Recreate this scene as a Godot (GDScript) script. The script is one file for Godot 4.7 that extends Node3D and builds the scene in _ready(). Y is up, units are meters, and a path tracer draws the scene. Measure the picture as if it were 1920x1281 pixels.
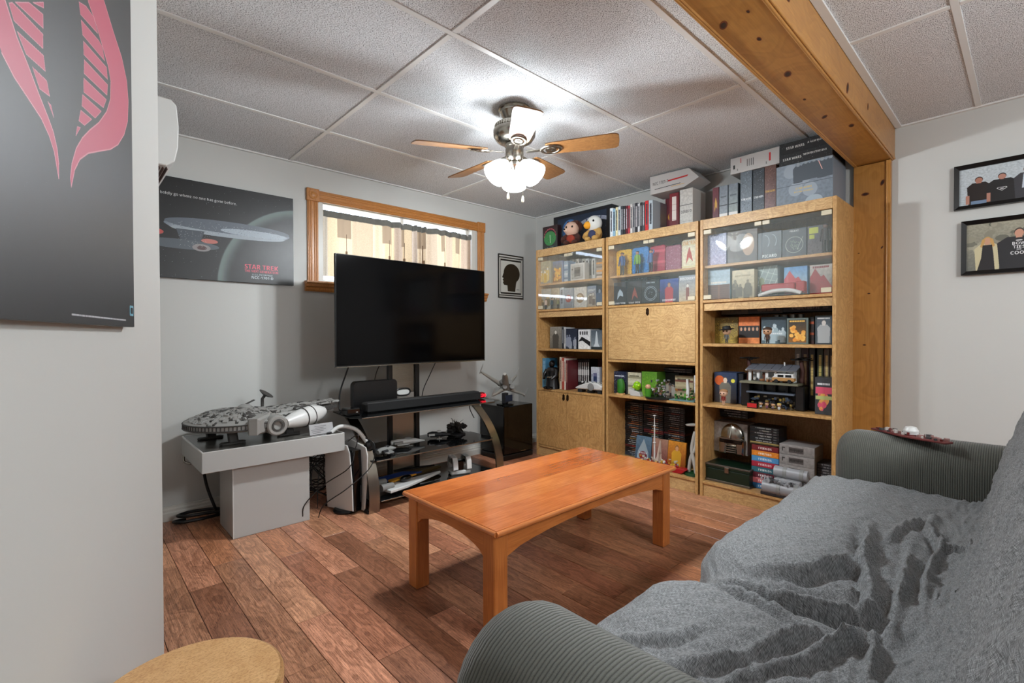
extends Node3D
# A basement den: oak wall unit full of boxed sets, television on a glass stand, coffee table, covered sofa.
# Axes: the wall with the window is z = -3.38, the wall behind the wall unit is x = 3.467, the floor is y = 0.

var rng := RandomNumberGenerator.new()
var mats := {}
var used := {}
var shared := {}

const WALL_Z := -3.38
const WALL_X := 3.467
const CEIL := 2.23

func _ready():
	rng.seed = 20240
	# ---- camera, sky, lights, exposure
	var cam := Camera3D.new()
	cam.name = "camera"
	cam.position = Vector3(0, 1.06, 0)
	cam.rotation = Vector3(-0.0119, -0.7481, -0.0029)
	cam.rotation_order = EULER_ORDER_YXZ
	cam.fov = rad_to_deg(2.0 * atan(640.5 / 905.0))
	cam.near = 0.05
	cam.far = 60.0
	add_child(cam)
	cam.current = true
	var env := Environment.new()
	env.background_mode = Environment.BG_SKY
	var sky := Sky.new()
	var sm := ProceduralSkyMaterial.new()
	sm.sky_top_color = Color(0.62, 0.72, 0.86)
	sm.sky_horizon_color = Color(0.9, 0.93, 0.97)
	sm.ground_bottom_color = Color(0.45, 0.45, 0.43)
	sm.ground_horizon_color = Color(0.8, 0.82, 0.84)
	sky.sky_material = sm
	env.sky = sky
	env.background_energy_multiplier = 15.0
	env.ambient_light_source = Environment.AMBIENT_SOURCE_BG
	env.tonemap_mode = Environment.TONE_MAPPER_LINEAR
	env.tonemap_exposure = 1.04
	env.sdfgi_enabled = true
	env.ssao_enabled = true
	env.ssil_enabled = true
	var we := WorldEnvironment.new()
	we.name = "world_environment"
	we.environment = env
	add_child(we)
	# the lamps of the part of the room behind the camera: a ceiling panel and a hanging globe
	ceiling_panel(Vector3(1.72, CEIL, 1.63), 2.6)
	globe_lamp(Vector3(1.5, 1.72, 1.0), 1.9)
	# ---- structure
	make_materials()
	room()
	floor_planks()
	ceiling_tiles()
	beam_and_post()
	window_wall()
	# ---- large things, then small ones
	furniture()
	wall_pictures()
	media()
	wall_unit()
	shelf_goods()
	finish_art()

# ------------------------------------------------------------------ naming and adding
func numbered(n: String) -> String:
	if not used.has(n):
		used[n] = 0
		return n
	used[n] += 1
	return "%s_%03d" % [n, used[n]]

func tag(o: Node, label: String, category: String, group := ""):
	o.set_meta("label", label)
	o.set_meta("category", category)
	if group:
		o.set_meta("group", group)

func thing(n: String, label: String, category: String, at := Vector3.ZERO, yaw := 0.0, group := "") -> Node3D:
	var o := Node3D.new()
	o.name = numbered(n)
	o.position = at
	o.rotation_degrees.y = yaw
	tag(o, label, category, group)
	add_child(o)
	return o

func part(parent: Node, n: String, mesh: Mesh, m: Material, at := Vector3.ZERO, rot := Vector3.ZERO, label := "") -> MeshInstance3D:
	var o := MeshInstance3D.new()
	o.name = n
	o.mesh = mesh
	o.material_override = m
	o.position = at
	o.rotation_degrees = rot
	if label:
		o.set_meta("label", label)
	parent.add_child(o, true)
	return o

func single(n: String, mesh: Mesh, m: Material, label: String, category: String, at := Vector3.ZERO, rot := Vector3.ZERO, group := "") -> MeshInstance3D:
	var o := part(self, numbered(n), mesh, m, at, rot)
	tag(o, label, category, group)
	return o

func struct(n: String, mesh: Mesh, m: Material, at := Vector3.ZERO, rot := Vector3.ZERO) -> MeshInstance3D:
	var o := part(self, numbered(n), mesh, m, at, rot)
	o.set_meta("kind", "structure")
	return o

# ------------------------------------------------------------------ mesh building
class MB:
	var v := PackedVector3Array()
	var n := PackedVector3Array()
	var uv := PackedVector2Array()
	func tri(a: Vector3, b: Vector3, c: Vector3, ua := Vector2.ZERO, ub := Vector2.ZERO, uc := Vector2.ZERO):
		# a, b, c run counter-clockwise seen from outside
		var nn := (b - a).cross(c - a).normalized()
		v.append(a); v.append(c); v.append(b)
		n.append(nn); n.append(nn); n.append(nn)
		uv.append(ua); uv.append(uc); uv.append(ub)
	func quad(a: Vector3, b: Vector3, c: Vector3, d: Vector3, ua := Vector2(0, 1), ub := Vector2(1, 1), uc := Vector2(1, 0), ud := Vector2(0, 0)):
		tri(a, b, c, ua, ub, uc)
		tri(a, c, d, ua, uc, ud)
	func stri(a, b, c, na, nb, nc, ua := Vector2.ZERO, ub := Vector2.ZERO, uc := Vector2.ZERO):
		v.append(a); v.append(c); v.append(b)
		n.append(na); n.append(nc); n.append(nb)
		uv.append(ua); uv.append(uc); uv.append(ub)
	func squad(a, b, c, d, na, nb, nc, nd, ua := Vector2.ZERO, ub := Vector2.ZERO, uc := Vector2.ZERO, ud := Vector2.ZERO):
		stri(a, b, c, na, nb, nc, ua, ub, uc)
		stri(a, c, d, na, nc, nd, ua, uc, ud)
	func add(m: ArrayMesh, t := Transform3D()):
		for s in m.get_surface_count():
			var arr := m.surface_get_arrays(s)
			var vv: PackedVector3Array = arr[Mesh.ARRAY_VERTEX]
			var nn: PackedVector3Array = arr[Mesh.ARRAY_NORMAL]
			var uu: PackedVector2Array = arr[Mesh.ARRAY_TEX_UV]
			for i in vv.size():
				v.append(t * vv[i])
				n.append((t.basis * nn[i]).normalized())
				uv.append(uu[i])
	func mesh() -> ArrayMesh:
		var arr := []
		arr.resize(Mesh.ARRAY_MAX)
		arr[Mesh.ARRAY_VERTEX] = v
		arr[Mesh.ARRAY_NORMAL] = n
		arr[Mesh.ARRAY_TEX_UV] = uv
		var m := ArrayMesh.new()
		m.add_surface_from_arrays(Mesh.PRIMITIVE_TRIANGLES, arr)
		return m

func at(p: Vector3, deg := Vector3.ZERO, sc := Vector3.ONE) -> Transform3D:
	return Transform3D(Basis.from_euler(deg * PI / 180.0).scaled_local(sc), p)

# a box with chamfered edges, centred on the origin; UVs in metres, u along the grain axis
func gbox(size: Vector3, bev := 0.002, grain := 1, off := Vector2.ZERO) -> ArrayMesh:
	var key := [size, bev, grain, off]
	if shared.has(key):
		return shared[key]
	var mb := MB.new()
	var h := size * 0.5
	var c: float = minf(bev, minf(h.x, minf(h.y, h.z)) * 0.9)
	for k in 3:
		var i := (k + 1) % 3
		var j := (k + 2) % 3
		for s: float in [-1.0, 1.0]:
			var q := []
			for e in [[-1, -1], [1, -1], [1, 1], [-1, 1]]:
				var p := Vector3.ZERO
				p[k] = s * h[k]
				p[i] = e[0] * (h[i] - c)
				p[j] = e[1] * (h[j] - c)
				q.append(p)
			if s < 0:
				q.reverse()
			var uvs := []
			for p in q:
				uvs.append(_guv(p, k, i, j, grain) + off)
			mb.quad(q[0], q[1], q[2], q[3], uvs[0], uvs[1], uvs[2], uvs[3])
	if c > 0.00001:
		for k in 3:            # edges along axis k
			var i := (k + 1) % 3
			var j := (k + 2) % 3
			for si: float in [-1.0, 1.0]:
				for sj: float in [-1.0, 1.0]:
					var a := Vector3.ZERO
					var b := Vector3.ZERO
					a[i] = si * h[i]; a[j] = sj * (h[j] - c)
					b[i] = si * (h[i] - c); b[j] = sj * h[j]
					var lo := -(h[k] - c)
					var hi := h[k] - c
					var a0 := a; a0[k] = lo
					var a1 := a; a1[k] = hi
					var b0 := b; b0[k] = lo
					var b1 := b; b1[k] = hi
					var ua := _guv(a0, i, j, k, grain) + off
					var ub := _guv(a1, i, j, k, grain) + off
					if si * sj > 0:
						mb.quad(a0, b0, b1, a1, ua, ua, ub, ub)
					else:
						mb.quad(b0, a0, a1, b1, ua, ua, ub, ub)
		for sx: float in [-1.0, 1.0]:
			for sy: float in [-1.0, 1.0]:
				for sz: float in [-1.0, 1.0]:
					var p := Vector3(sx * h.x, sy * (h.y - c), sz * (h.z - c))
					var q := Vector3(sx * (h.x - c), sy * h.y, sz * (h.z - c))
					var r := Vector3(sx * (h.x - c), sy * (h.y - c), sz * h.z)
					if sx * sy * sz > 0:
						mb.tri(p, q, r, off, off, off)
					else:
						mb.tri(p, r, q, off, off, off)
	var m := mb.mesh()
	shared[key] = m
	return m

func _guv(p: Vector3, k: int, i: int, j: int, grain: int) -> Vector2:
	if grain == i:
		return Vector2(p[i], p[j] + p[k] * 0.5)
	if grain == j:
		return Vector2(p[j], p[i] + p[k] * 0.5)
	return Vector2(p[i] * 0.15, p[j])

# box by its lower and upper corner, in its parent's axes
func span(parent: Node, n: String, lo: Vector3, hi: Vector3, m: Material, bev := 0.002, grain := 1, off := Vector2.ZERO, label := "") -> MeshInstance3D:
	return part(parent, n, gbox((hi - lo).abs(), bev, grain, off), m, (lo + hi) * 0.5, Vector3.ZERO, label)

# profile: points (radius, y) from bottom to top
func lathe(profile: Array, seg := 24, angle := 35.0, arc := TAU) -> ArrayMesh:
	var mb := MB.new()
	var cosl := cos(deg_to_rad(angle))
	var nseg := profile.size() - 1
	var sn := []
	for i in nseg:
		var d: Vector2 = (profile[i + 1] - profile[i])
		sn.append(Vector2(d.y, -d.x).normalized())
	var length := 0.0
	for i in nseg:
		var n0: Vector2 = sn[i]
		var n1: Vector2 = sn[i]
		if i > 0 and sn[i - 1].dot(sn[i]) > cosl:
			n0 = (sn[i - 1] + sn[i]).normalized()
		if i < nseg - 1 and sn[i + 1].dot(sn[i]) > cosl:
			n1 = (sn[i + 1] + sn[i]).normalized()
		var p0: Vector2 = profile[i]
		var p1: Vector2 = profile[i + 1]
		var l1 := length + p0.distance_to(p1)
		for s in seg:
			var t0 := arc * s / seg
			var t1 := arc * (s + 1) / seg
			var d0 := Vector3(cos(t0), 0, -sin(t0))
			var d1 := Vector3(cos(t1), 0, -sin(t1))
			mb.squad(d0 * p0.x + Vector3(0, p0.y, 0), d1 * p0.x + Vector3(0, p0.y, 0), d1 * p1.x + Vector3(0, p1.y, 0), d0 * p1.x + Vector3(0, p1.y, 0),
				d0 * n0.x + Vector3(0, n0.y, 0), d1 * n0.x + Vector3(0, n0.y, 0), d1 * n1.x + Vector3(0, n1.y, 0), d0 * n1.x + Vector3(0, n1.y, 0),
				Vector2(t0 * 0.1, length), Vector2(t1 * 0.1, length), Vector2(t1 * 0.1, l1), Vector2(t0 * 0.1, l1))
		length = l1
	return mb.mesh()

# round tube along points; radius may be a float or an array
func tube(pts: Array, radius, sides := 8, closed := false) -> ArrayMesh:
	var mb := MB.new()
	var cnt := pts.size()
	var rings := []
	var side := Vector3.ZERO
	for i in cnt:
		var a: Vector3 = pts[(i - 1 + cnt) % cnt] if closed or i > 0 else pts[i]
		var b: Vector3 = pts[(i + 1) % cnt] if closed or i < cnt - 1 else pts[i]
		var d: Vector3 = (b - a).normalized()
		if i == 0:
			side = d.cross(Vector3.UP if absf(d.y) < 0.9 else Vector3.RIGHT).normalized()
		else:
			side = (side - d * side.dot(d)).normalized()
		var up := side.cross(d).normalized()
		var r: float = radius[i] if radius is Array else radius
		var ring := []
		for s in sides:
			var t := TAU * s / sides
			var nn := side * cos(t) + up * sin(t)
			ring.append([pts[i] + nn * r, nn])
		rings.append(ring)
	var runs := cnt if closed else cnt - 1
	var ln := 0.0
	for i in runs:
		var r0: Array = rings[i]
		var r1: Array = rings[(i + 1) % cnt]
		var l1: float = ln + (pts[i] as Vector3).distance_to(pts[(i + 1) % cnt])
		for s in sides:
			var s1 := (s + 1) % sides
			mb.squad(r0[s1][0], r0[s][0], r1[s][0], r1[s1][0], r0[s1][1], r0[s][1], r1[s][1], r1[s1][1],
				Vector2(ln, float(s + 1) / sides), Vector2(ln, float(s) / sides), Vector2(l1, float(s) / sides), Vector2(l1, float(s + 1) / sides))
		ln = l1
	if not closed:
		for s in range(1, sides - 1):
			mb.tri(rings[0][0][0], rings[0][s][0], rings[0][s + 1][0])
			mb.tri(rings[-1][0][0], rings[-1][s + 1][0], rings[-1][s][0])
	return mb.mesh()

# smooth curve through points
func curve(pts: Array, per := 6, closed := false) -> Array:
	var out := []
	var c := pts.size()
	for i in (c if closed else c - 1):
		var p0: Vector3 = pts[(i - 1 + c) % c] if closed or i > 0 else pts[i]
		var p1: Vector3 = pts[i]
		var p2: Vector3 = pts[(i + 1) % c]
		var p3: Vector3 = pts[(i + 2) % c] if closed or i + 2 < c else p2
		for k in per:
			out.append(p1.cubic_interpolate(p2, p0, p3, float(k) / per))
	if not closed:
		out.append(pts[-1])
	return out

# a flat outline given depth along z (front at z = depth/2), outline counter-clockwise
func slab(poly: PackedVector2Array, depth: float, bev := 0.0, uvs := 1.0) -> ArrayMesh:
	var mb := MB.new()
	if Geometry2D.is_polygon_clockwise(poly):
		poly = poly.duplicate()
		poly.reverse()
	var face := poly
	if bev > 0.0:
		var inset := Geometry2D.offset_polygon(poly, -bev)
		if inset.size() == 1 and inset[0].size() == poly.size():
			face = inset[0]
			if Geometry2D.is_polygon_clockwise(face):
				face.reverse()
			# line the inset up with the outline
			var best := 0
			for k in face.size():
				if face[k].distance_squared_to(poly[0]) < face[best].distance_squared_to(poly[0]):
					best = k
			var turned := PackedVector2Array()
			for k in face.size():
				turned.append(face[(k + best) % face.size()])
			face = turned
		else:
			bev = 0.0
	var h := depth * 0.5
	var idx := Geometry2D.triangulate_polygon(face)
	for t in range(0, idx.size(), 3):
		var a := face[idx[t]]
		var b := face[idx[t + 1]]
		var c := face[idx[t + 2]]
		if (b - a).cross(c - a) < 0:
			var sw := b; b = c; c = sw
		mb.tri(Vector3(a.x, a.y, h), Vector3(b.x, b.y, h), Vector3(c.x, c.y, h), a * uvs, b * uvs, c * uvs)
		mb.tri(Vector3(a.x, a.y, -h), Vector3(c.x, c.y, -h), Vector3(b.x, b.y, -h), a * uvs, c * uvs, b * uvs)
	var cnt := poly.size()
	var run := 0.0
	for i in cnt:
		var p := poly[i]
		var q := poly[(i + 1) % cnt]
		var z := h - bev
		var r1 := run + p.distance_to(q)
		mb.quad(Vector3(p.x, p.y, -z), Vector3(q.x, q.y, -z), Vector3(q.x, q.y, z), Vector3(p.x, p.y, z), Vector2(run, -z) * uvs, Vector2(r1, -z) * uvs, Vector2(r1, z) * uvs, Vector2(run, z) * uvs)
		if bev > 0.0:
			var fp := face[i]
			var fq := face[(i + 1) % cnt]
			mb.quad(Vector3(p.x, p.y, z), Vector3(q.x, q.y, z), Vector3(fq.x, fq.y, h), Vector3(fp.x, fp.y, h), p * uvs, q * uvs, fq * uvs, fp * uvs)
			mb.quad(Vector3(q.x, q.y, -z), Vector3(p.x, p.y, -z), Vector3(fp.x, fp.y, -h), Vector3(fq.x, fq.y, -h), q * uvs, p * uvs, fp * uvs, fq * uvs)
		run = r1
	return mb.mesh()

func ngon(r: float, sides: int, ry := -1.0, turn := 0.0) -> PackedVector2Array:
	var out := PackedVector2Array()
	for i in sides:
		var t := TAU * i / sides + turn
		out.append(Vector2(cos(t) * r, sin(t) * (ry if ry > 0 else r)))
	return out

func round_rect(w: float, h: float, r: float, seg := 4) -> PackedVector2Array:
	var out := PackedVector2Array()
	for q in 4:
		var c := Vector2((w * 0.5 - r) * (1 if q in [0, 3] else -1), (h * 0.5 - r) * (1 if q < 2 else -1))
		for s in seg + 1:
			var t := PI * 0.5 * (q + float(s) / seg)
			out.append(c + Vector2(cos(t), sin(t)) * r)
	return out

# ellipsoid
func blob(r: Vector3, seg := 14, rings := 9) -> ArrayMesh:
	var mb := MB.new()
	for i in rings:
		var a0 := -PI / 2 + PI * i / rings
		var a1 := -PI / 2 + PI * (i + 1) / rings
		for s in seg:
			var t0 := TAU * s / seg
			var t1 := TAU * (s + 1) / seg
			var d := []
			for e in [[t0, a0], [t1, a0], [t1, a1], [t0, a1]]:
				d.append(Vector3(cos(e[0]) * cos(e[1]), sin(e[1]), -sin(e[0]) * cos(e[1])))
			var nn := []
			for x: Vector3 in d:
				nn.append((x / r).normalized())
			mb.squad(d[0] * r, d[1] * r, d[2] * r, d[3] * r, nn[0], nn[1], nn[2], nn[3], Vector2(t0, a0) * 0.05, Vector2(t1, a0) * 0.05, Vector2(t1, a1) * 0.05, Vector2(t0, a1) * 0.05)
	return mb.mesh()

# grid surface from a function of (u, v) in 0..1; back: offset of a second skin along -normal
func sheet(nu: int, nv: int, f: Callable, thick := 0.0, uvsize := Vector2.ONE) -> ArrayMesh:
	var p := []
	for i in nu + 1:
		var row := []
		for j in nv + 1:
			row.append(f.call(float(i) / nu, float(j) / nv))
		p.append(row)
	var n := []
	for i in nu + 1:
		var row := []
		for j in nv + 1:
			var du: Vector3 = p[mini(i + 1, nu)][j] - p[maxi(i - 1, 0)][j]
			var dv: Vector3 = p[i][mini(j + 1, nv)] - p[i][maxi(j - 1, 0)]
			row.append(du.cross(dv).normalized())
		n.append(row)
	var mb := MB.new()
	for i in nu:
		for j in nv:
			var u0 := Vector2(float(i) / nu, float(j) / nv) * uvsize
			var u1 := Vector2(float(i + 1) / nu, float(j + 1) / nv) * uvsize
			mb.squad(p[i][j], p[i + 1][j], p[i + 1][j + 1], p[i][j + 1], n[i][j], n[i + 1][j], n[i + 1][j + 1], n[i][j + 1],
				u0, Vector2(u1.x, u0.y), u1, Vector2(u0.x, u1.y))
			if thick > 0.0:
				var o := func(a, b): return p[a][b] - n[a][b] * thick
				mb.squad(o.call(i, j + 1), o.call(i + 1, j + 1), o.call(i + 1, j), o.call(i, j), -n[i][j + 1], -n[i + 1][j + 1], -n[i + 1][j], -n[i][j],
					Vector2(u0.x, u1.y), u1, Vector2(u1.x, u0.y), u0)
	if thick > 0.0:
		for j in nv:
			for e in [[0, 1], [nu, -1]]:
				var i: int = e[0]
				var a: Vector3 = p[i][j]; var b: Vector3 = p[i][j + 1]
				var a2: Vector3 = a - n[i][j] * thick; var b2: Vector3 = b - n[i][j + 1] * thick
				if e[1] > 0: mb.quad(a, b, b2, a2)
				else: mb.quad(b, a, a2, b2)
		for i in nu:
			for e in [[0, -1], [nv, 1]]:
				var j: int = e[0]
				var a: Vector3 = p[i][j]; var b: Vector3 = p[i + 1][j]
				var a2: Vector3 = a - n[i][j] * thick; var b2: Vector3 = b - n[i + 1][j] * thick
				if e[1] > 0: mb.quad(a, b, b2, a2)
				else: mb.quad(b, a, a2, b2)
	return mb.mesh()

func text_mesh(s: String, height: float, style := "", depth := 0.0006, face := "Droid Sans") -> TextMesh:
	var tm := TextMesh.new()
	var f := SystemFont.new()
	f.font_names = PackedStringArray([face])
	f.font_weight = 700 if "b" in style else 400
	f.font_italic = "i" in style
	tm.font = f
	tm.text = s
	tm.font_size = 48
	tm.pixel_size = height / 34.0      # capitals of a 48 point font are about 34 units tall
	tm.depth = depth
	tm.curve_step = 3.0
	return tm

# lettering laid on a surface; wide > 0 squeezes it to that width
func letters(parent: Node, s: String, height: float, m: Material, pos: Vector3, rot := Vector3.ZERO, style := "", wide := 0.0, face := "Droid Sans") -> MeshInstance3D:
	var tm := text_mesh(s, height, style, 0.0006, face)
	var o := part(parent, "lettering", tm, m, pos, rot)
	if wide > 0.0:
		o.scale = Vector3(wide / maxf(tm.get_aabb().size.x, 0.001), 1, 1)
	return o
# ------------------------------------------------------------------ materials
func mat(key: String, c := Color.WHITE, rough := 0.6, metal := 0.0, spec := 0.5) -> StandardMaterial3D:
	if mats.has(key):
		return mats[key]
	var m := StandardMaterial3D.new()
	m.resource_name = key
	m.albedo_color = c
	m.roughness = rough
	m.metallic = metal
	m.metallic_specular = spec
	mats[key] = m
	return m

# plain colour used once or twice
func paint(c: Color, rough := 0.5, metal := 0.0) -> StandardMaterial3D:
	return mat("paint_%s_%d_%d" % [c.to_html(false), int(rough * 100), int(metal * 100)], c, rough, metal)

func textured(key: String, tex: Texture2D, tint := Color.WHITE, rough := 0.6, scale := Vector2.ONE, spec := 0.5) -> StandardMaterial3D:
	if mats.has(key):
		return mats[key]
	var m := mat(key, tint, rough, 0.0, spec)
	m.albedo_texture = tex
	m.uv1_scale = Vector3(scale.x, scale.y, 1)
	return m

# wood seen along the grain: u runs with it and repeats, v is mirrored so that it repeats too
func wood_image(w: int, h: int, sd: int, dark: Color, light: Color, rings: float, warp: float, ring_share: float, streak: float, pores: float) -> Image:
	var a := FastNoiseLite.new(); a.seed = sd; a.frequency = 1.0; a.fractal_octaves = 2
	var b := FastNoiseLite.new(); b.seed = sd + 7; b.frequency = 1.0; b.fractal_octaves = 3
	var c := FastNoiseLite.new(); c.seed = sd + 13; c.frequency = 1.0; c.fractal_octaves = 1
	var im := Image.create(w, h, false, Image.FORMAT_RGB8)
	var cu := PackedFloat32Array(); var su := PackedFloat32Array()
	for x in w:
		cu.append(cos(TAU * x / w)); su.append(sin(TAU * x / w))
	for y in h:
		var fv := absf(2.0 * y / h - 1.0)
		for x in w:
			var warpv := a.get_noise_3d(cu[x] * 0.9, su[x] * 0.9, fv * 1.6)
			var t := fv * rings + warp * warpv
			var g := t - floorf(t)
			g = g * g * (3.0 - 2.0 * g) if g < 0.8 else (1.0 - g) * 4.5
			var st := b.get_noise_3d(cu[x] * 1.2, su[x] * 1.2, fv * 46.0)
			var po := c.get_noise_3d(cu[x] * 9.0, su[x] * 9.0, fv * 150.0)
			var s := 0.62 + ring_share * (0.5 - g) + streak * st + 0.16 * warpv
			if po > 0.28:
				s -= pores * (po - 0.28) * 3.0
			im.set_pixel(x, y, dark.lerp(light, clampf(s, 0.0, 1.0)))
	return im

func tex_of(im: Image) -> ImageTexture:
	im.generate_mipmaps()
	return ImageTexture.create_from_image(im)

func make_materials():
	var oak := tex_of(wood_image(1024, 512, 3, Color(0.60, 0.45, 0.27), Color(0.85, 0.71, 0.50), 5.0, 3.2, 0.3, 0.42, 0.35))
	textured("oak", oak, Color(1, 1, 1), 0.42, Vector2(1.4, 2.2))
	textured("oak_panel", oak, Color(0.96, 0.92, 0.86), 0.4, Vector2(1.1, 1.5))
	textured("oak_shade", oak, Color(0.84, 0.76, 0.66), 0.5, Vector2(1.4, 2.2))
	var pine := tex_of(wood_image(1024, 512, 11, Color(0.57, 0.37, 0.16), Color(0.80, 0.58, 0.31), 3.0, 2.4, 0.2, 0.22, 0.0))
	textured("pine", pine, Color(0.93, 0.93, 0.9), 0.32, Vector2(0.7, 1.6))
	mat("knot", Color(0.16, 0.065, 0.03), 0.5)
	mat("knot_ring", Color(0.42, 0.2, 0.07), 0.5)
	var cherry := tex_of(wood_image(1024, 512, 23, Color(0.58, 0.30, 0.13), Color(0.86, 0.54, 0.30), 1.2, 1.2, 0.06, 0.3, 0.05))
	var ch := textured("cherry", cherry, Color(1, 1, 1), 0.22, Vector2(0.8, 1.3))
	ch.clearcoat_enabled = true
	ch.clearcoat = 0.55
	ch.clearcoat_roughness = 0.1
	for e in [Color(1, 0.94, 0.9), Color(0.9, 0.82, 0.78), Color(1.0, 0.98, 0.96)]:
		var cv: StandardMaterial3D = ch.duplicate()
		cv.resource_name = "cherry_board"
		cv.albedo_color = e
		mats["cherry_%d" % [Color(1, 0.94, 0.9), Color(0.9, 0.82, 0.78), Color(1.0, 0.98, 0.96)].find(e)] = cv
	textured("cherry_leg", cherry, Color(0.95, 0.95, 0.9), 0.3, Vector2(0.9, 1.6))
	var beech := tex_of(wood_image(1024, 512, 31, Color(0.68, 0.5, 0.31), Color(0.9, 0.76, 0.57), 2.0, 0.8, 0.1, 0.2, 0.75))
	textured("beech", beech, Color(1, 0.97, 0.93), 0.35, Vector2(2.6, 2.6))
	var plank := tex_of(wood_image(2048, 512, 41, Color(0.40, 0.265, 0.19), Color(0.92, 0.735, 0.62), 4.0, 2.4, 0.22, 0.4, 0.35))
	var tones := [Color(1, 0.93, 0.86), Color(0.86, 0.78, 0.71), Color(1.0, 0.9, 0.85), Color(0.74, 0.64, 0.58), Color(0.92, 0.83, 0.75), Color(0.98, 0.86, 0.76), Color(0.83, 0.71, 0.65)]
	for i in tones.size():
		textured("plank_%d" % i, plank, tones[i], 0.36, Vector2(0.7, 2.6))
	mat("plank_gap", Color(0.12, 0.07, 0.05), 0.8)
	mat("wall", Color(0.745, 0.745, 0.73), 0.62)
	mat("trim_white", Color(0.8, 0.79, 0.76), 0.4)
	mat("grid_white", Color(0.84, 0.84, 0.83), 0.4)
	ceiling_material()
	textured("blade_oak", oak, Color(0.66, 0.57, 0.5), 0.4, Vector2(1.6, 2.4))
	textured("casing_oak", oak, Color(0.92, 0.76, 0.6), 0.35, Vector2(1.2, 3.0))
	mat("black_gloss", Color(0.012, 0.012, 0.014), 0.08)
	mat("black_satin", Color(0.025, 0.025, 0.028), 0.35)
	mat("black_matte", Color(0.03, 0.03, 0.032), 0.7)
	mat("black_rubber", Color(0.02, 0.02, 0.022), 0.5)
	mat("screen_off", Color(0.008, 0.008, 0.011), 0.12, 0.0, 0.28)
	mat("steel", Color(0.62, 0.6, 0.56), 0.26, 1.0)
	mat("nickel", Color(0.66, 0.64, 0.6), 0.22, 1.0)
	mat("bronze", Color(0.22, 0.14, 0.09), 0.35, 0.8)
	mat("white_plastic", Color(0.8, 0.8, 0.79), 0.35)
	mat("white_paint", Color(0.72, 0.71, 0.7), 0.4)
	mat("grey_plastic", Color(0.5, 0.5, 0.49), 0.45)
	mat("dark_grey", Color(0.13, 0.13, 0.14), 0.5)
	mat("print_white", Color(0.82, 0.82, 0.82), 0.5)
	mat("print_red", Color(0.72, 0.1, 0.1), 0.5)
	mat("print_pink", Color(0.86, 0.25, 0.36), 0.5)
	mat("print_black", Color(0.04, 0.04, 0.045), 0.5)
	mat("print_gold", Color(0.8, 0.62, 0.22), 0.4, 0.3)
	mat("print_orange", Color(0.86, 0.42, 0.08), 0.5)
	var pane := mat("pane", Color(0.9, 0.95, 0.93, 0.05), 0.0)
	pane.transparency = BaseMaterial3D.TRANSPARENCY_ALPHA
	var tint := mat("smoked_glass", Color(0.035, 0.04, 0.045), 0.06)
	tint.metallic_specular = 0.6
	var shade := mat("shade_glow", Color(0.95, 0.95, 0.93), 0.3)
	shade.emission_enabled = true
	shade.emission = Color(0.96, 0.985, 1.0)
	shade.emission_energy_multiplier = 1.6
	var pnl := mat("panel_glow", Color(0.95, 0.95, 0.95), 0.5)
	pnl.emission_enabled = true
	pnl.emission = Color(1.0, 0.98, 0.95)
	pnl.emission_energy_multiplier = 1.6
	var led := mat("clock_glow", Color(0.3, 0.02, 0.03), 0.3)
	led.emission_enabled = true
	led.emission = Color(1.0, 0.12, 0.2)
	led.emission_energy_multiplier = 2.2
	cloth_materials()

func ceiling_material():
	var w := 1024
	var a := FastNoiseLite.new(); a.seed = 5; a.frequency = 0.11; a.fractal_octaves = 2
	var b := FastNoiseLite.new(); b.seed = 9; b.frequency = 0.42; b.fractal_octaves = 1
	var hgt := Image.create(w, w, false, Image.FORMAT_L8)
	var alb := Image.create(w, w, false, Image.FORMAT_RGB8)
	for y in w:
		for x in w:
			var f := a.get_noise_2d(x * 0.8, y * 1.5)
			var p := b.get_noise_2d(x, y)
			var hole := clampf((f - 0.27) * 9.0, 0.0, 1.0)
			var pin := clampf((p - 0.52) * 6.0, 0.0, 1.0)
			var d := maxf(hole, pin)
			var hh := 0.8 - 0.75 * d + 0.08 * p
			hgt.set_pixel(x, y, Color(hh, hh, hh))
			var s := 0.955 - 0.5 * d + 0.02 * p
			alb.set_pixel(x, y, Color(s * 0.99, s, s * 1.01))
	var m := textured("tile", tex_of(alb), Color.WHITE, 0.9, Vector2(1.6, 1.6), 0.2)
	m.heightmap_enabled = true
	m.heightmap_scale = 0.3
	m.heightmap_texture = ImageTexture.create_from_image(hgt)

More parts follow.
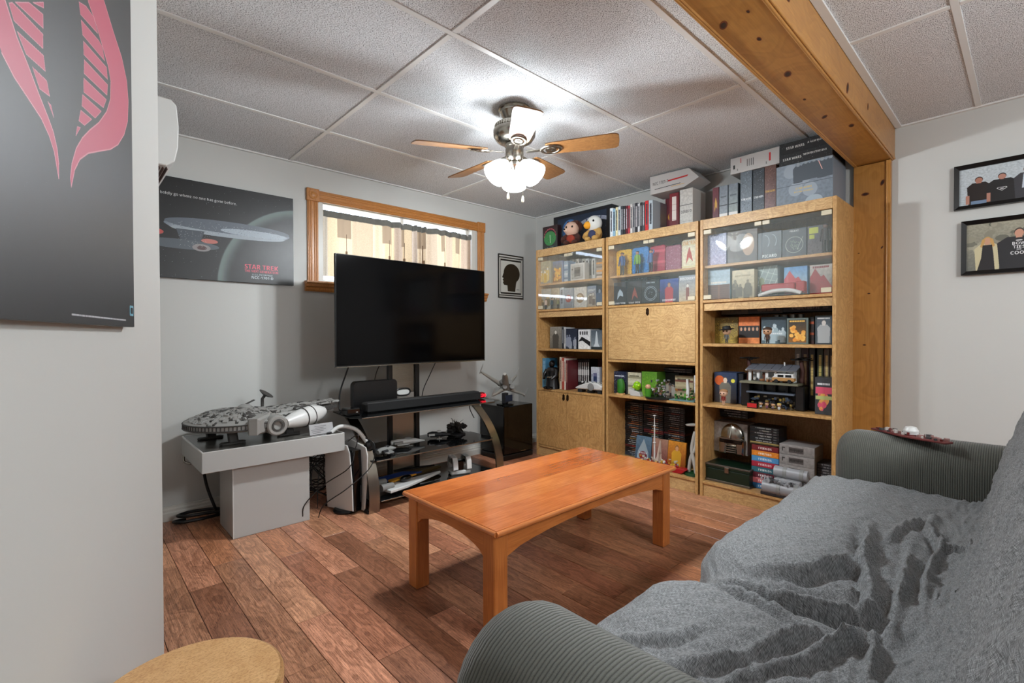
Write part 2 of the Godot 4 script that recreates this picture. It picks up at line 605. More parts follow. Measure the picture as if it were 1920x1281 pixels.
func cloth_materials():
	var w := 1024
	var a := FastNoiseLite.new(); a.seed = 71; a.frequency = 0.012; a.fractal_octaves = 3
	var b := FastNoiseLite.new(); b.seed = 72; b.frequency = 1.0; b.fractal_octaves = 1
	var alb := Image.create(w, w, false, Image.FORMAT_RGB8)
	var hgt := Image.create(w, w, false, Image.FORMAT_L8)
	for y in w:
		for x in w:
			var warp := b.get_noise_2d(x * 0.03, y * 0.55)
			var weft := b.get_noise_2d(x * 0.55 + 300.0, y * 0.03)
			var speck := b.get_noise_2d(x * 0.41 + 77.0, y * 0.41)
			var s := 0.50 + 0.19 * warp + 0.19 * weft + 0.07 * speck + 0.035 * a.get_noise_2d(x, y)
			alb.set_pixel(x, y, Color(s * 0.985, s, s * 1.01))
			var hh := 0.5 + 0.3 * warp + 0.3 * weft
			hgt.set_pixel(x, y, Color(hh, hh, hh))
	var m := textured("throw", tex_of(alb), Color(1.0, 1.0, 1.0), 0.95, Vector2(2.2, 2.2), 0.2)
	m.heightmap_enabled = true
	m.heightmap_scale = 0.015
	m.heightmap_texture = ImageTexture.create_from_image(hgt)
	m.rim_enabled = true
	m.rim = 0.25
	var c := Image.create(128, 128, false, Image.FORMAT_RGB8)
	var ch := Image.create(128, 128, false, Image.FORMAT_L8)
	for y in 128:
		for x in 128:
			var r := absf(sin(PI * x / 16.0))
			var k := 0.14 + 0.08 * r + 0.05 * b.get_noise_2d(x * 0.9, y * 0.5)
			c.set_pixel(x, y, Color(k * 1.02, k * 1.03, k * 0.95))
			ch.set_pixel(x, y, Color(r, r, r))
	var cd := textured("corduroy", tex_of(c), Color(1.6, 1.6, 1.6), 0.95, Vector2(19.0, 19.0), 0.2)
	cd.heightmap_enabled = true
	cd.heightmap_scale = 0.12
	cd.heightmap_texture = ImageTexture.create_from_image(ch)
	cd.rim_enabled = true
	cd.rim = 0.3
# ------------------------------------------------------------------ the room
func ceiling_panel(p: Vector3, energy: float):
	# a lay-in panel light: glowing diffuser in a white frame, with an area light of its size just below
	var t := thing("ceiling_light", "square white panel light set into the ceiling behind the wooden beam", "ceiling light", p)
	var l := AreaLight3D.new()
	l.name = "panel_lamp"
	l.area_size = Vector2(1.1, 0.5)
	l.light_color = Color(0.97, 0.99, 1.0)
	l.light_energy = energy
	l.area_range = 12.0
	l.shadow_enabled = true
	l.position = Vector3(0, -0.03, 0)
	l.rotation_degrees = Vector3(-90, 0, 0)
	t.add_child(l)
	set_meta("panel", t)

func globe_lamp(p: Vector3, energy: float):
	var t := thing("globe_lamp", "white hanging globe lamp in the part of the room behind the sofa", "lamp", p)
	var l := OmniLight3D.new()
	l.name = "globe_light"
	l.light_color = Color(0.96, 0.985, 1.0)
	l.light_energy = energy
	l.light_size = 0.15
	l.omni_range = 12.0
	l.omni_attenuation = 2.0
	l.shadow_enabled = true
	t.add_child(l)
	set_meta("globe", t)

func wall_slab(n: String, lo: Vector3, hi: Vector3) -> MeshInstance3D:
	return struct(n, gbox(hi - lo, 0.0), mats.wall, (lo + hi) * 0.5)

func room():
	var t: Node3D = get_meta("panel")
	remove_meta("panel")
	part(t, "diffuser", gbox(Vector3(1.14, 0.008, 0.54), 0.001), mats.panel_glow, Vector3(0, -0.012, 0))
	span(t, "frame", Vector3(-0.6, -0.02, -0.3), Vector3(0.6, 0.0, -0.27), mats.grid_white)
	span(t, "frame", Vector3(-0.6, -0.02, 0.27), Vector3(0.6, 0.0, 0.3), mats.grid_white)
	span(t, "frame", Vector3(-0.6, -0.02, -0.27), Vector3(-0.57, 0.0, 0.27), mats.grid_white)
	span(t, "frame", Vector3(0.57, -0.02, -0.27), Vector3(0.6, 0.0, 0.27), mats.grid_white)
	t = get_meta("globe")
	remove_meta("globe")
	part(t, "globe", blob(Vector3.ONE * 0.16, 24, 16), mats.panel_glow)
	part(t, "cord", tube([Vector3(0, 0.16, 0), Vector3(0, CEIL - t.position.y, 0)], 0.006, 8), mats.white_plastic)
	# window wall in four pieces round the opening
	var z0 := WALL_Z - 0.1
	var mb := MB.new()
	for b in [[0.0, 1.297, 0.0, 2.4], [2.697, 3.7, 0.0, 2.4], [1.297, 2.697, 0.0, 1.425], [1.297, 2.697, 2.03, 2.4]]:
		var lo := Vector3(b[0], b[2], z0)
		var hi := Vector3(b[1], b[3], WALL_Z)
		mb.add(gbox(hi - lo, 0.0), at((lo + hi) * 0.5))
	struct("wall_back", mb.mesh(), mats.wall)
	wall_slab("wall_right", Vector3(WALL_X, 0, WALL_Z), Vector3(WALL_X + 0.2, 2.4, 3.0))
	wall_slab("wall_left", Vector3(0.0, 0, WALL_Z), Vector3(0.2, 2.4, -1.90))
	# the slanted partition that carries the tall poster
	var pl := 5.1
	var o := struct("wall_front", gbox(Vector3(0.1, 2.4, pl), 0.0), mats.wall)
	o.name = "wall_slanted"
	var d := Vector3(0.2913, 0, -0.9566)
	var nrm := Vector3(0.9566, 0, 0.2913)
	var corner := Vector3(0.221, 1.2, -1.854)
	o.position = corner - d * (pl * 0.5) - nrm * 0.05
	o.rotation.y = atan2(-d.x, -d.z)
	wall_slab("wall_rear", Vector3(-1.6, 0, 3.0), Vector3(3.7, 2.4, 3.15))
	# floor slab under the planks and the ceiling slab above the tiles
	struct("floor", gbox(Vector3(5.4, 0.1, 6.8), 0.0), mats.plank_gap, Vector3(1.05, -0.0535, -0.25))
	struct("ceiling", gbox(Vector3(5.4, 0.1, 6.8), 0.0), mats.grid_white, Vector3(1.05, CEIL + 0.066, -0.25))
	# baseboards: stepped profile
	var prof := PackedVector2Array([Vector2(0, 0), Vector2(0.016, 0), Vector2(0.016, 0.045), Vector2(0.012, 0.052), Vector2(0.012, 0.064), Vector2(0.007, 0.072), Vector2(0.007, 0.08), Vector2(0, 0.082)])
	# slab() runs along z; turn it so that it runs along x against the window wall
	struct("baseboard_back", slab(prof, WALL_X - 0.2, 0.0), mats.trim_white, Vector3((WALL_X + 0.2) * 0.5, 0, WALL_Z), Vector3(0, -90, 0))
	struct("baseboard_right", slab(prof, 0.5, 0.0), mats.trim_white, Vector3(WALL_X, 0, -0.29), Vector3(0, 180, 0))
	# wall sockets low on the window wall
	for p in [[1.36, 0.30], [2.05, 0.3]]:
		var s := thing("wall_socket", "white double wall socket low on the wall behind the grey console table" if p[0] < 1.5 else "white double wall socket low on the wall behind the glass stand", "socket", Vector3(p[0], p[1], WALL_Z + 0.001))
		part(s, "plate", gbox(Vector3(0.072, 0.115, 0.006), 0.002), mats.white_plastic, Vector3(0, 0, 0.003))
		for y in [-0.024, 0.024]:
			part(s, "outlet", slab(round_rect(0.034, 0.03, 0.01), 0.004), mats.trim_white, Vector3(0, y, 0.008))

func floor_planks():
	var fl: Node3D = get_node("floor")
	var base := -fl.position
	var joints := {-1: -2.66, 0: -2.37, 1: -2.563, 2: -1.835, 3: -2.437, 4: -2.104, 5: -1.539, 6: -1.34, 7: -1.982, 9: -2.3, 10: -1.14, 11: -1.743, 12: -1.407, 13: -2.1}
	for i in range(-3, 25):
		var x0 := 0.370 + 0.124 * i
		var x1 := minf(x0 + 0.124, WALL_X)
		var j: float = joints[i] if joints.has(i) else -3.3 + rng.randf() * 0.9
		var z := j
		while z > WALL_Z:
			z -= 0.992
		while z < -0.15:
			var a := maxf(z, WALL_Z)
			var b := minf(z + 0.992, -0.1)
			if b - a > 0.02:
				var k := rng.randi() % 7
				var g := 0.0011
				part(fl, "plank", gbox(Vector3(x1 - x0 - g * 2, 0.004, b - a - g * 2), 0.0008, 2, Vector2(rng.randf() * 3.0, rng.randf() * 0.7)), mats["plank_%d" % k], base + Vector3((x0 + x1) * 0.5, -0.002, (a + b) * 0.5))
			z += 0.992
	part(fl, "rear_floor", gbox(Vector3(4.9, 0.004, 3.1), 0.0, 2), mats.plank_4, base + Vector3(1.0, -0.002, 1.45))

func ceiling_tiles():
	var ce: Node3D = get_node("ceiling")
	var b := -ce.position
	var xs := [0.2 - 0.305, 1.114, 2.333, WALL_X]
	var zs := [WALL_Z, -2.752, -2.143, -1.535, -0.925, -0.62]
	for i in 3:
		for j in 5:
			_tile(ce, b, xs[i], xs[i + 1], zs[j], zs[j + 1])
	var xs2 := [-0.6, 1.114, 2.333, WALL_X]
	var zs2 := [-0.54, -0.194, 0.416, 1.026]
	for i in 3:
		for j in 3:
			_tile(ce, b, xs2[i], xs2[i + 1], zs2[j], zs2[j + 1])
	_tile(ce, b, -1.5, WALL_X, 1.026, 3.0)
	# the exposed grid: main bars across, cross bars along
	var y0 := CEIL - 0.001
	var y1 := CEIL + 0.006
	for z in [-2.752, -2.143, -1.535, -0.925]:
		span(ce, "grid_bar", b + Vector3(0.2, y0, z - 0.012), b + Vector3(WALL_X, y1, z + 0.012), mats.grid_white, 0.0008)
	for z in [-0.194, 0.416, 1.026]:
		span(ce, "grid_bar", b + Vector3(-0.9, y0, z - 0.012), b + Vector3(WALL_X, y1, z + 0.012), mats.grid_white, 0.0008)
	for x in [1.114, 2.333]:
		for j in 5:
			span(ce, "cross_bar", b + Vector3(x - 0.012, y0 - 0.0006, zs[j] + 0.013), b + Vector3(x + 0.012, y1, zs[j + 1] - 0.013), mats.grid_white, 0.0008)
		for j in 3:
			span(ce, "cross_bar", b + Vector3(x - 0.012, y0 - 0.0006, zs2[j] + 0.013), b + Vector3(x + 0.012, y1, zs2[j + 1] - 0.013), mats.grid_white, 0.0008)
	# wall angles
	span(ce, "wall_angle", b + Vector3(0.2, y0 - 0.004, WALL_Z), b + Vector3(WALL_X, y1, WALL_Z + 0.02), mats.grid_white, 0.0008)
	span(ce, "wall_angle", b + Vector3(WALL_X - 0.02, y0 - 0.004, WALL_Z + 0.02), b + Vector3(WALL_X, y1, -0.74), mats.grid_white, 0.0008)
	span(ce, "wall_angle", b + Vector3(WALL_X - 0.02, y0 - 0.004, -0.53), b + Vector3(WALL_X, y1, 2.9), mats.grid_white, 0.0008)
	span(ce, "wall_angle", b + Vector3(0.0, y0 - 0.004, -0.535), b + Vector3(WALL_X - 0.02, y1, -0.505), mats.grid_white, 0.0008)

func _tile(ce: Node3D, b: Vector3, x0: float, x1: float, z0: float, z1: float):
	var o := Vector2(rng.randf(), rng.randf())
	part(ce, "ceiling_tile", gbox(Vector3(x1 - x0 - 0.004, 0.014, z1 - z0 - 0.004), 0.001, 0, o), mats.tile, b + Vector3((x0 + x1) * 0.5, CEIL + 0.010, (z0 + z1) * 0.5))

func knots(parent: Node, list: Array):
	for k in list:      # position, rotation, size
		part(parent, "knot", slab(ngon(k[2] * 1.5, 14, k[2] * 0.75), 0.0012), mats.knot_ring, k[0], k[1])
		part(parent, "knot", slab(ngon(k[2], 12, k[2] * 0.5), 0.0022), mats.knot, k[0], k[1])

func beam_and_post():
	# a boxed beam of pine boards under the ceiling and the half post it rests on
	var x0 := -0.3
	var L := WALL_X - x0
	var b := thing("ceiling_beam", "boxed pine ceiling beam with dark knots running above the sofa to the right wall", "beam", Vector3(x0, 2.05, -0.63))
	b.set_meta("kind", "structure")
	span(b, "bottom_board", Vector3(0, 0.004, -0.093), Vector3(L, 0.024, 0.08), mats.pine, 0.002, 0)
	span(b, "side_board", Vector3(0, 0.012, 0.074), Vector3(L, 0.179, 0.094), mats.pine, 0.003, 0, Vector2(0.4, 0.2))
	span(b, "side_board", Vector3(0, 0.0, -0.098), Vector3(L, 0.179, -0.08), mats.pine, 0.003, 0, Vector2(0.8, 0.1))
	# bead moulding along the lower edge next to the window of the other room
	for e in [[0.083, 0.004, 0.006], [0.092, 0.008, 0.005], [-0.092, 0.001, 0.006]]:
		part(b, "bead", tube([Vector3(0, e[1] + 0.002, e[0]), Vector3(L, e[1] + 0.002, e[0])], e[2], 8), mats.pine)
	knots(b, [[Vector3(1.86, 0.004, -0.05), Vector3(90, 25, 0), 0.016], [Vector3(2.02, 0.004, 0.0), Vector3(90, 0, 0), 0.009], [Vector3(2.33, 0.004, -0.01), Vector3(90, 15, 0), 0.017], [Vector3(1.85, 0.004, 0.03), Vector3(90, 0, 0), 0.006],
		[Vector3(2.85, 0.004, -0.02), Vector3(90, 30, 0), 0.014], [Vector3(3.05, 0.004, 0.04), Vector3(90, 10, 0), 0.015], [Vector3(2.6, 0.004, -0.03), Vector3(90, 0, 0), 0.007],
		[Vector3(2.73, 0.05, 0.094), Vector3(0, 0, 60), 0.02], [Vector3(3.1, 0.09, 0.094), Vector3(0, 0, 80), 0.012], [Vector3(2.0, 0.08, 0.094), Vector3(0, 0, 10), 0.012]])
	var p := thing("pine_post", "flat pine wall post with dark knots standing between wall unit and right wall", "post", Vector3(WALL_X, 0, -0.638))
	p.set_meta("kind", "structure")
	span(p, "face_board", Vector3(-0.03, 0, -0.088), Vector3(0, 2.05, 0.076), mats.pine, 0.002, 1, Vector2(0.3, 0.3))
	span(p, "edge_board", Vector3(-0.042, 0, 0.074), Vector3(0, 2.05, 0.09), mats.pine, 0.003, 1, Vector2(0.1, 0.6))
	part(p, "bead", tube([Vector3(-0.036, 0, 0.072), Vector3(-0.036, 2.05, 0.072)], 0.006, 8), mats.pine)
	knots(p, [[Vector3(-0.03, 1.88, -0.03), Vector3(0, -90, 0), 0.013], [Vector3(-0.03, 1.93, 0.05), Vector3(0, -90, 70), 0.012], [Vector3(-0.03, 1.0, -0.03), Vector3(0, -90, 0), 0.006], [Vector3(-0.03, 1.56, 0.05), Vector3(0, -90, 60), 0.006], [Vector3(-0.03, 1.54, -0.06), Vector3(0, -90, 0), 0.004], [Vector3(-0.03, 1.3, -0.01), Vector3(0, -90, 0), 0.005]])

func window_wall():
	# reeded oak casing with rosette corner blocks, white sash, two panes, daylight outside
	var w := thing("window_1", "basement window in reeded oak casing high on the back wall", "window", Vector3(1.997, 1.7, WALL_Z))
	w.set_meta("kind", "structure")
	var x0 := -0.775; var x1 := 0.795
	# jambs inside the opening
	for s in [[-0.7, -0.66], [0.66, 0.7]]:
		span(w, "jamb", Vector3(s[0], -0.275, -0.09), Vector3(s[1], 0.33, 0.0), mats.trim_white)
	span(w, "jamb", Vector3(-0.66, 0.312, -0.09), Vector3(0.66, 0.33, 0.0), mats.trim_white)
	span(w, "jamb", Vector3(-0.66, -0.275, -0.09), Vector3(0.66, -0.255, 0.0), mats.trim_white)
	for s in [-1, 1]:
		span(w, "sash", Vector3(s * 0.655 - 0.02, -0.25, -0.085), Vector3(s * 0.655 + 0.02, 0.312, -0.06), mats.trim_white)
	span(w, "sash", Vector3(-0.635, 0.302, -0.085), Vector3(0.635, 0.312, -0.06), mats.trim_white)
	span(w, "sash", Vector3(-0.635, -0.255, -0.085), Vector3(0.635, -0.235, -0.06), mats.trim_white)
	span(w, "sash", Vector3(-0.015, -0.235, -0.088), Vector3(0.015, 0.302, -0.063), mats.trim_white)
	for s in [-1, 1]:
		part(w, "pane", gbox(Vector3(0.61, 0.53, 0.004), 0.0), mats.pane, Vector3(s * 0.325, 0.033, -0.074))
	# casing: left, right, head; each a board with four reeds
	var cw := 0.08
	for s in [x0 + cw * 0.5, x1 - cw * 0.5]:
		span(w, "casing", Vector3(s - cw * 0.46, -0.26, 0), Vector3(s + cw * 0.46, 0.29, 0.014), mats.casing_oak, 0.002, 1)
		for r in [-0.026, -0.012, 0.012, 0.026]:
			part(w, "reed", tube([Vector3(s + r, -0.26, 0.013), Vector3(s + r, 0.29, 0.013)], 0.006, 8), mats.casing_oak)
	span(w, "casing", Vector3(x0 + cw, 0.295, 0), Vector3(x1 - cw, 0.295 + cw * 0.92, 0.014), mats.casing_oak, 0.002, 0)
	for r in [0.012, 0.026, 0.05, 0.064]:
		part(w, "reed", tube([Vector3(x0 + cw, 0.295 + r, 0.013), Vector3(x1 - cw, 0.295 + r, 0.013)], 0.006, 8), mats.casing_oak)
	for s in [x0 + cw * 0.5, x1 - cw * 0.5]:
		part(w, "corner_block", gbox(Vector3(cw + 0.006, cw + 0.006, 0.024), 0.003, 1), mats.casing_oak, Vector3(s, 0.332, 0.012))
		part(w, "rosette", lathe([Vector2(0.032, 0.0), Vector2(0.031, 0.004), Vector2(0.026, 0.004), Vector2(0.023, 0.0005), Vector2(0.019, 0.0005), Vector2(0.015, 0.004), Vector2(0.009, 0.005), Vector2(0.0, 0.006)], 20, 60.0), mats.casing_oak, Vector3(s, 0.332, 0.024), Vector3(90, 0, 0))
	# sill with stepped moulding
	var prof := PackedVector2Array([Vector2(0, -0.33), Vector2(0.016, -0.33), Vector2(0.024, -0.318), Vector2(0.024, -0.305), Vector2(0.036, -0.296), Vector2(0.036, -0.282), Vector2(0.05, -0.272), Vector2(0.05, -0.26), Vector2(0, -0.258)])
	part(w, "sill", slab(prof, x1 - x0 + 0.03, 0.0), mats.casing_oak, Vector3((x0 + x1) * 0.5, 0, 0), Vector3(0, -90, 0))
	# curtain on a rod inside the casing
	var c := thing("curtain", "beige patchwork curtain with brown squares gathered on a rod across the window", "curtain", Vector3(1.997, 1.7, WALL_Z - 0.028))
	part(c, "rod", tube([Vector3(-0.665, 0.243, 0), Vector3(0.665, 0.246, 0)], 0.006, 8), mats.white_plastic)
	var fab := curtain_material()
	var f := func(u: float, v: float) -> Vector3:
		var amp := 0.004 + 0.024 * smoothstep(0.22, 0.4, u)
		var ph := u * 60.0 + 9.0 * sin(u * 11.0) + 2.0 * sin(u * 31.0)
		var z := amp * sin(ph) * (0.55 + 0.45 * (1.0 - v)) + 0.004 * sin(u * 140.0) * v
		var top := 0.25 + 0.002 * u + 0.004 * sin(u * 90.0) * smoothstep(0.25, 0.4, u)
		var y := lerpf(-0.215, top, v)
		return Vector3(-0.655 + 1.31 * u, y, z + 0.012)
	part(c, "fabric", sheet(220, 14, f), fab)
	var hem := func(u: float, v: float) -> Vector3:
		var p: Vector3 = f.call(u, 0.9 + 0.1 * v)
		return p + Vector3(0, 0, 0.005 + 0.006 * sin(v * PI))
	part(c, "rod_pocket", sheet(220, 4, hem), mats.curtain_hem)

func curtain_material() -> Material:
	var w := 1024; var h := 400
	var im := Image.create(w, h, false, Image.FORMAT_RGB8)
	var n := FastNoiseLite.new(); n.frequency = 0.6; n.seed = 4
	var strips := [[0.0, Color(0.78, 0.76, 0.72)], [0.025, Color(0.88, 0.78, 0.62)], [0.085, Color(0.9, 0.8, 0.66)], [0.165, Color(0.76, 0.67, 0.55)], [0.29, Color(0.9, 0.82, 0.69)], [0.36, Color(0.88, 0.77, 0.6)], [0.43, Color(0.74, 0.66, 0.6)], [0.49, Color(0.88, 0.78, 0.62)], [0.54, Color(0.7, 0.64, 0.6)], [0.58, Color(0.88, 0.8, 0.68)], [0.66, Color(0.74, 0.66, 0.57)], [0.72, Color(0.9, 0.81, 0.66)], [0.79, Color(0.75, 0.67, 0.58)], [0.85, Color(0.88, 0.78, 0.62)], [0.93, Color(0.78, 0.68, 0.6)]]
	for x in w:
		var u := float(x) / w
		var c: Color = strips[0][1]
		for s in strips:
			if u >= s[0]:
				c = s[1]
		for y in h:
			var k := 1.0 + 0.1 * n.get_noise_2d(x * 0.2, y * 2.0) + 0.1 * n.get_noise_2d(x * 2.0, y * 0.2)
			c = c.lerp(Color(0.8, 0.76, 0.71), 0.4) if y == 0 else c
			im.set_pixel(x, y, Color(c.r * k, c.g * k, c.b * k))
	for s in [[0.08, 0.16], [0.345, 0.405], [0.48, 0.50], [0.585, 0.645], [0.755, 0.78], [0.87, 0.915]]:
		im.fill_rect(Rect2i(int(s[0] * w), 30, int((s[1] - s[0]) * w), 125), Color(0.63, 0.56, 0.48))
		var mx: int = int((s[0] + s[1]) * 0.5 * w) + 10
		im.fill_rect(Rect2i(mx, 130, 3, 130), Color(0.4, 0.33, 0.27))
		im.fill_rect(Rect2i(mx - 5, 235, 12, 40), Color(0.42, 0.34, 0.27))
	var m := textured("curtain", tex_of(im), Color(0.9, 0.88, 0.86), 0.9)
	m.uv1_scale = Vector3(1, -1, 1)
	m.backlight_enabled = true
	m.backlight = Color(1.0, 0.97, 0.92)
	var hm := mat("curtain_hem", Color(0.42, 0.42, 0.4), 0.9)
	hm.backlight_enabled = true
	hm.backlight = Color(0.25, 0.25, 0.24)
	return m
# ------------------------------------------------------------------ furniture
func furniture():
	ceiling_fan()
	coffee_table()
	sofa()
	stool()
	console_table()
	wall_heater()

func ceiling_fan():
	var t := thing("ceiling_fan", "ceiling fan with five wooden blades and three glowing white glass shades", "ceiling fan", Vector3(1.716, CEIL, -1.826))
	part(t, "canopy", lathe([Vector2(0.03, -0.075), Vector2(0.045, -0.072), Vector2(0.062, -0.05), Vector2(0.072, -0.028), Vector2(0.076, -0.024), Vector2(0.076, -0.012), Vector2(0.082, -0.008), Vector2(0.082, 0.0)], 32), mats.nickel)
	part(t, "motor_housing", lathe([Vector2(0.0, -0.178), Vector2(0.07, -0.176), Vector2(0.092, -0.165), Vector2(0.106, -0.145), Vector2(0.110, -0.125), Vector2(0.110, -0.112), Vector2(0.1, -0.104), Vector2(0.1, -0.086), Vector2(0.09, -0.08), Vector2(0.05, -0.07), Vector2(0.0, -0.068)], 40, 30.0), mats.nickel)
	var ven := MB.new()
	for i in 40:
		var a := TAU * i / 40
		ven.add(gbox(Vector3(0.007, 0.016, 0.006), 0.001), at(Vector3(cos(a) * 0.1, -0.095, sin(a) * 0.1), Vector3(0, -rad_to_deg(a), 0)))
	part(t, "vent_ring", ven.mesh(), mats.nickel)
	part(t, "switch_housing", lathe([Vector2(0.0, -0.272), Vector2(0.03, -0.27), Vector2(0.04, -0.26), Vector2(0.047, -0.244), Vector2(0.047, -0.2), Vector2(0.05, -0.196), Vector2(0.05, -0.184), Vector2(0.04, -0.176)], 28), mats.nickel)
	part(t, "light_fitter", lathe([Vector2(0.0, -0.318), Vector2(0.012, -0.315), Vector2(0.02, -0.3), Vector2(0.032, -0.292), Vector2(0.036, -0.28), Vector2(0.03, -0.27)], 24), mats.nickel)
	var blade := PackedVector2Array([Vector2(0.165, -0.045), Vector2(0.2, -0.052), Vector2(0.49, -0.066), Vector2(0.515, -0.062), Vector2(0.527, -0.05), Vector2(0.53, 0.0), Vector2(0.527, 0.05), Vector2(0.515, 0.062), Vector2(0.49, 0.066), Vector2(0.2, 0.052), Vector2(0.165, 0.045)])
	var bm := slab(blade, 0.006, 0.001)
	var arm := MB.new()
	arm.add(gbox(Vector3(0.09, 0.004, 0.022), 0.001), at(Vector3(0.105, 0.0, 0)))
	arm.add(lathe([Vector2(0.048, -0.002), Vector2(0.05, 0.0), Vector2(0.046, 0.004), Vector2(0.036, 0.004), Vector2(0.034, 0.0015)], 24), at(Vector3(0.19, -0.003, 0), Vector3(180, 0, 0), Vector3(1.15, 1, 0.8)))
	arm.add(lathe([Vector2(0.026, 0.0), Vector2(0.024, 0.005), Vector2(0.012, 0.006), Vector2(0.0, 0.003)], 20), at(Vector3(0.19, -0.003, 0), Vector3(180, 0, 0), Vector3(1.15, 1, 0.8)))
	var am := arm.mesh()
	for k in 5:
		var deg := -17.3 + 72.0 * k
		var turn := Basis(Vector3.BACK, deg_to_rad(3.4)) * Basis(Vector3.UP, -deg_to_rad(deg)) * Basis(Vector3.RIGHT, deg_to_rad(-12.0))
		var b := part(t, "blade", bm, mats.blade_oak)
		b.transform = Transform3D(turn * Basis(Vector3.RIGHT, deg_to_rad(90)), Vector3(0, -0.222, 0))
		var br := part(b, "blade_bracket", am, mats.nickel)
		br.transform = Transform3D(Basis(Vector3.RIGHT, deg_to_rad(-90)), Vector3(0, 0, 0.005))
	var sh := lathe([Vector2(0.022, 0.0), Vector2(0.03, -0.006), Vector2(0.046, -0.03), Vector2(0.056, -0.06), Vector2(0.062, -0.09), Vector2(0.066, -0.105), Vector2(0.063, -0.105), Vector2(0.054, -0.06), Vector2(0.044, -0.03), Vector2(0.028, -0.008), Vector2(0.02, -0.002)], 28, 50.0)
	for k in 3:
		var a := deg_to_rad(312.0 + 120.0 * k)
		var dir := Vector3(cos(a), 0, sin(a))
		var tilt := Basis(dir.cross(Vector3.UP).normalized(), deg_to_rad(46.0))
		var neck := Vector3(0, -0.288, 0) + dir * 0.045
		part(t, "lamp_arm", tube([Vector3(0, -0.285, 0) + dir * 0.02, neck + Vector3(0, 0.004, 0), neck + tilt * Vector3(0, -0.012, 0)], 0.012, 10), mats.nickel)
		var s := part(t, "lamp_shade", sh, mats.shade_glow)
		s.transform = Transform3D(tilt, neck)
		var l := OmniLight3D.new()
		l.name = "bulb_light"
		l.light_color = Color(0.95, 0.98, 1.0)
		l.light_energy = 0.2
		l.light_size = 0.03
		l.omni_range = 12.0
		l.omni_attenuation = 2.0
		l.shadow_enabled = true
		l.position = neck + tilt * Vector3(0, -0.07, 0)
		t.add_child(l, true)
		var sp := SpotLight3D.new()      # what leaves through the open mouth of the shade
		sp.name = "mouth_light"
		sp.light_color = l.light_color
		sp.light_energy = 1.0
		sp.light_size = 0.04
		sp.spot_range = 12.0
		sp.spot_attenuation = 2.0
		sp.spot_angle = 82.0
		sp.spot_angle_attenuation = 0.6
		sp.shadow_enabled = true
		sp.transform = Transform3D(tilt * Basis(Vector3.RIGHT, -PI / 2), neck + tilt * Vector3(0, -0.08, 0))
		t.add_child(sp, true)
	for c in [[Vector3(-0.045, -0.25, 0.0), -0.44], [Vector3(0.01, -0.25, 0.05), -0.455]]:
		var p: Vector3 = c[0]
		var end := Vector3(p.x, c[1], p.z)
		var chn := MB.new()
		chn.add(tube([p, end], 0.0009, 6))
		for i in 26:
			chn.add(blob(Vector3.ONE * 0.0018, 6, 4), at(p.lerp(end, i / 25.0)))
		var ch := part(t, "pull_chain", chn.mesh(), mats.nickel)
		part(ch, "chain_pendant", lathe([Vector2(0.0, -0.034), Vector2(0.005, -0.033), Vector2(0.0075, -0.024), Vector2(0.006, -0.01), Vector2(0.003, 0.0), Vector2(0.0, 0.0)], 12), paint(Color(0.85, 0.82, 0.72), 0.4), end)

func coffee_table():
	var t := thing("coffee_table", "reddish brown wooden coffee table with four square legs and arched aprons", "coffee table", Vector3(1.655, 0, -1.522))
	var hx := 0.593; var hz := 0.297
	var bz := [-0.297, -0.16, -0.02, 0.135, 0.297]
	for i in 4:
		span(t, "board", Vector3(-hx, 0.378, bz[i] + 0.0004), Vector3(hx, 0.4, bz[i + 1] - 0.0004), mats["cherry_%d" % [0, 1, 2, 0][i]], 0.0007, 0, Vector2(0.3 * i, 0.21 * i + 0.05))
	var e := 0.010
	for s in [-1, 1]:
		part(t, "edge_moulding", tube([Vector3(-hx - 0.002, 0.3885, s * (hz + 0.002)), Vector3(hx + 0.002, 0.3885, s * (hz + 0.002))], e, 12), mats.cherry)
		part(t, "edge_moulding", tube([Vector3(s * (hx + 0.002), 0.3885, -hz - 0.002), Vector3(s * (hx + 0.002), 0.3885, hz + 0.002)], e, 12), mats.cherry)
	var lx := 0.556; var lz := 0.248
	for sx in [-1, 1]:
		for sz in [-1, 1]:
			span(t, "leg", Vector3(sx * lx - 0.032, 0, sz * lz - 0.032), Vector3(sx * lx + 0.032, 0.378, sz * lz + 0.032), mats.cherry_leg, 0.004, 1, Vector2(0.2 * sx, 0.3 * sz))
	var arch := func(half: float, low: float, high: float) -> PackedVector2Array:
		var p := PackedVector2Array([Vector2(half, low), Vector2(half, 0.378), Vector2(-half, 0.378), Vector2(-half, low)])
		for i in range(1, 16):
			var x := -half + 2.0 * half * i / 16.0
			p.append(Vector2(x, low + (high - low) * pow(sin(PI * i / 16.0), 0.55)))
		return p
	for s in [-1, 1]:
		part(t, "apron", slab(arch.call(lx - 0.03, 0.285, 0.335), 0.02), mats.cherry_leg, Vector3(0, 0, s * (lz + 0.016)))
		part(t, "apron", slab(arch.call(lz - 0.03, 0.28, 0.335), 0.02), mats.cherry_leg, Vector3(s * (lx + 0.016), 0, 0), Vector3(0, 90, 0))

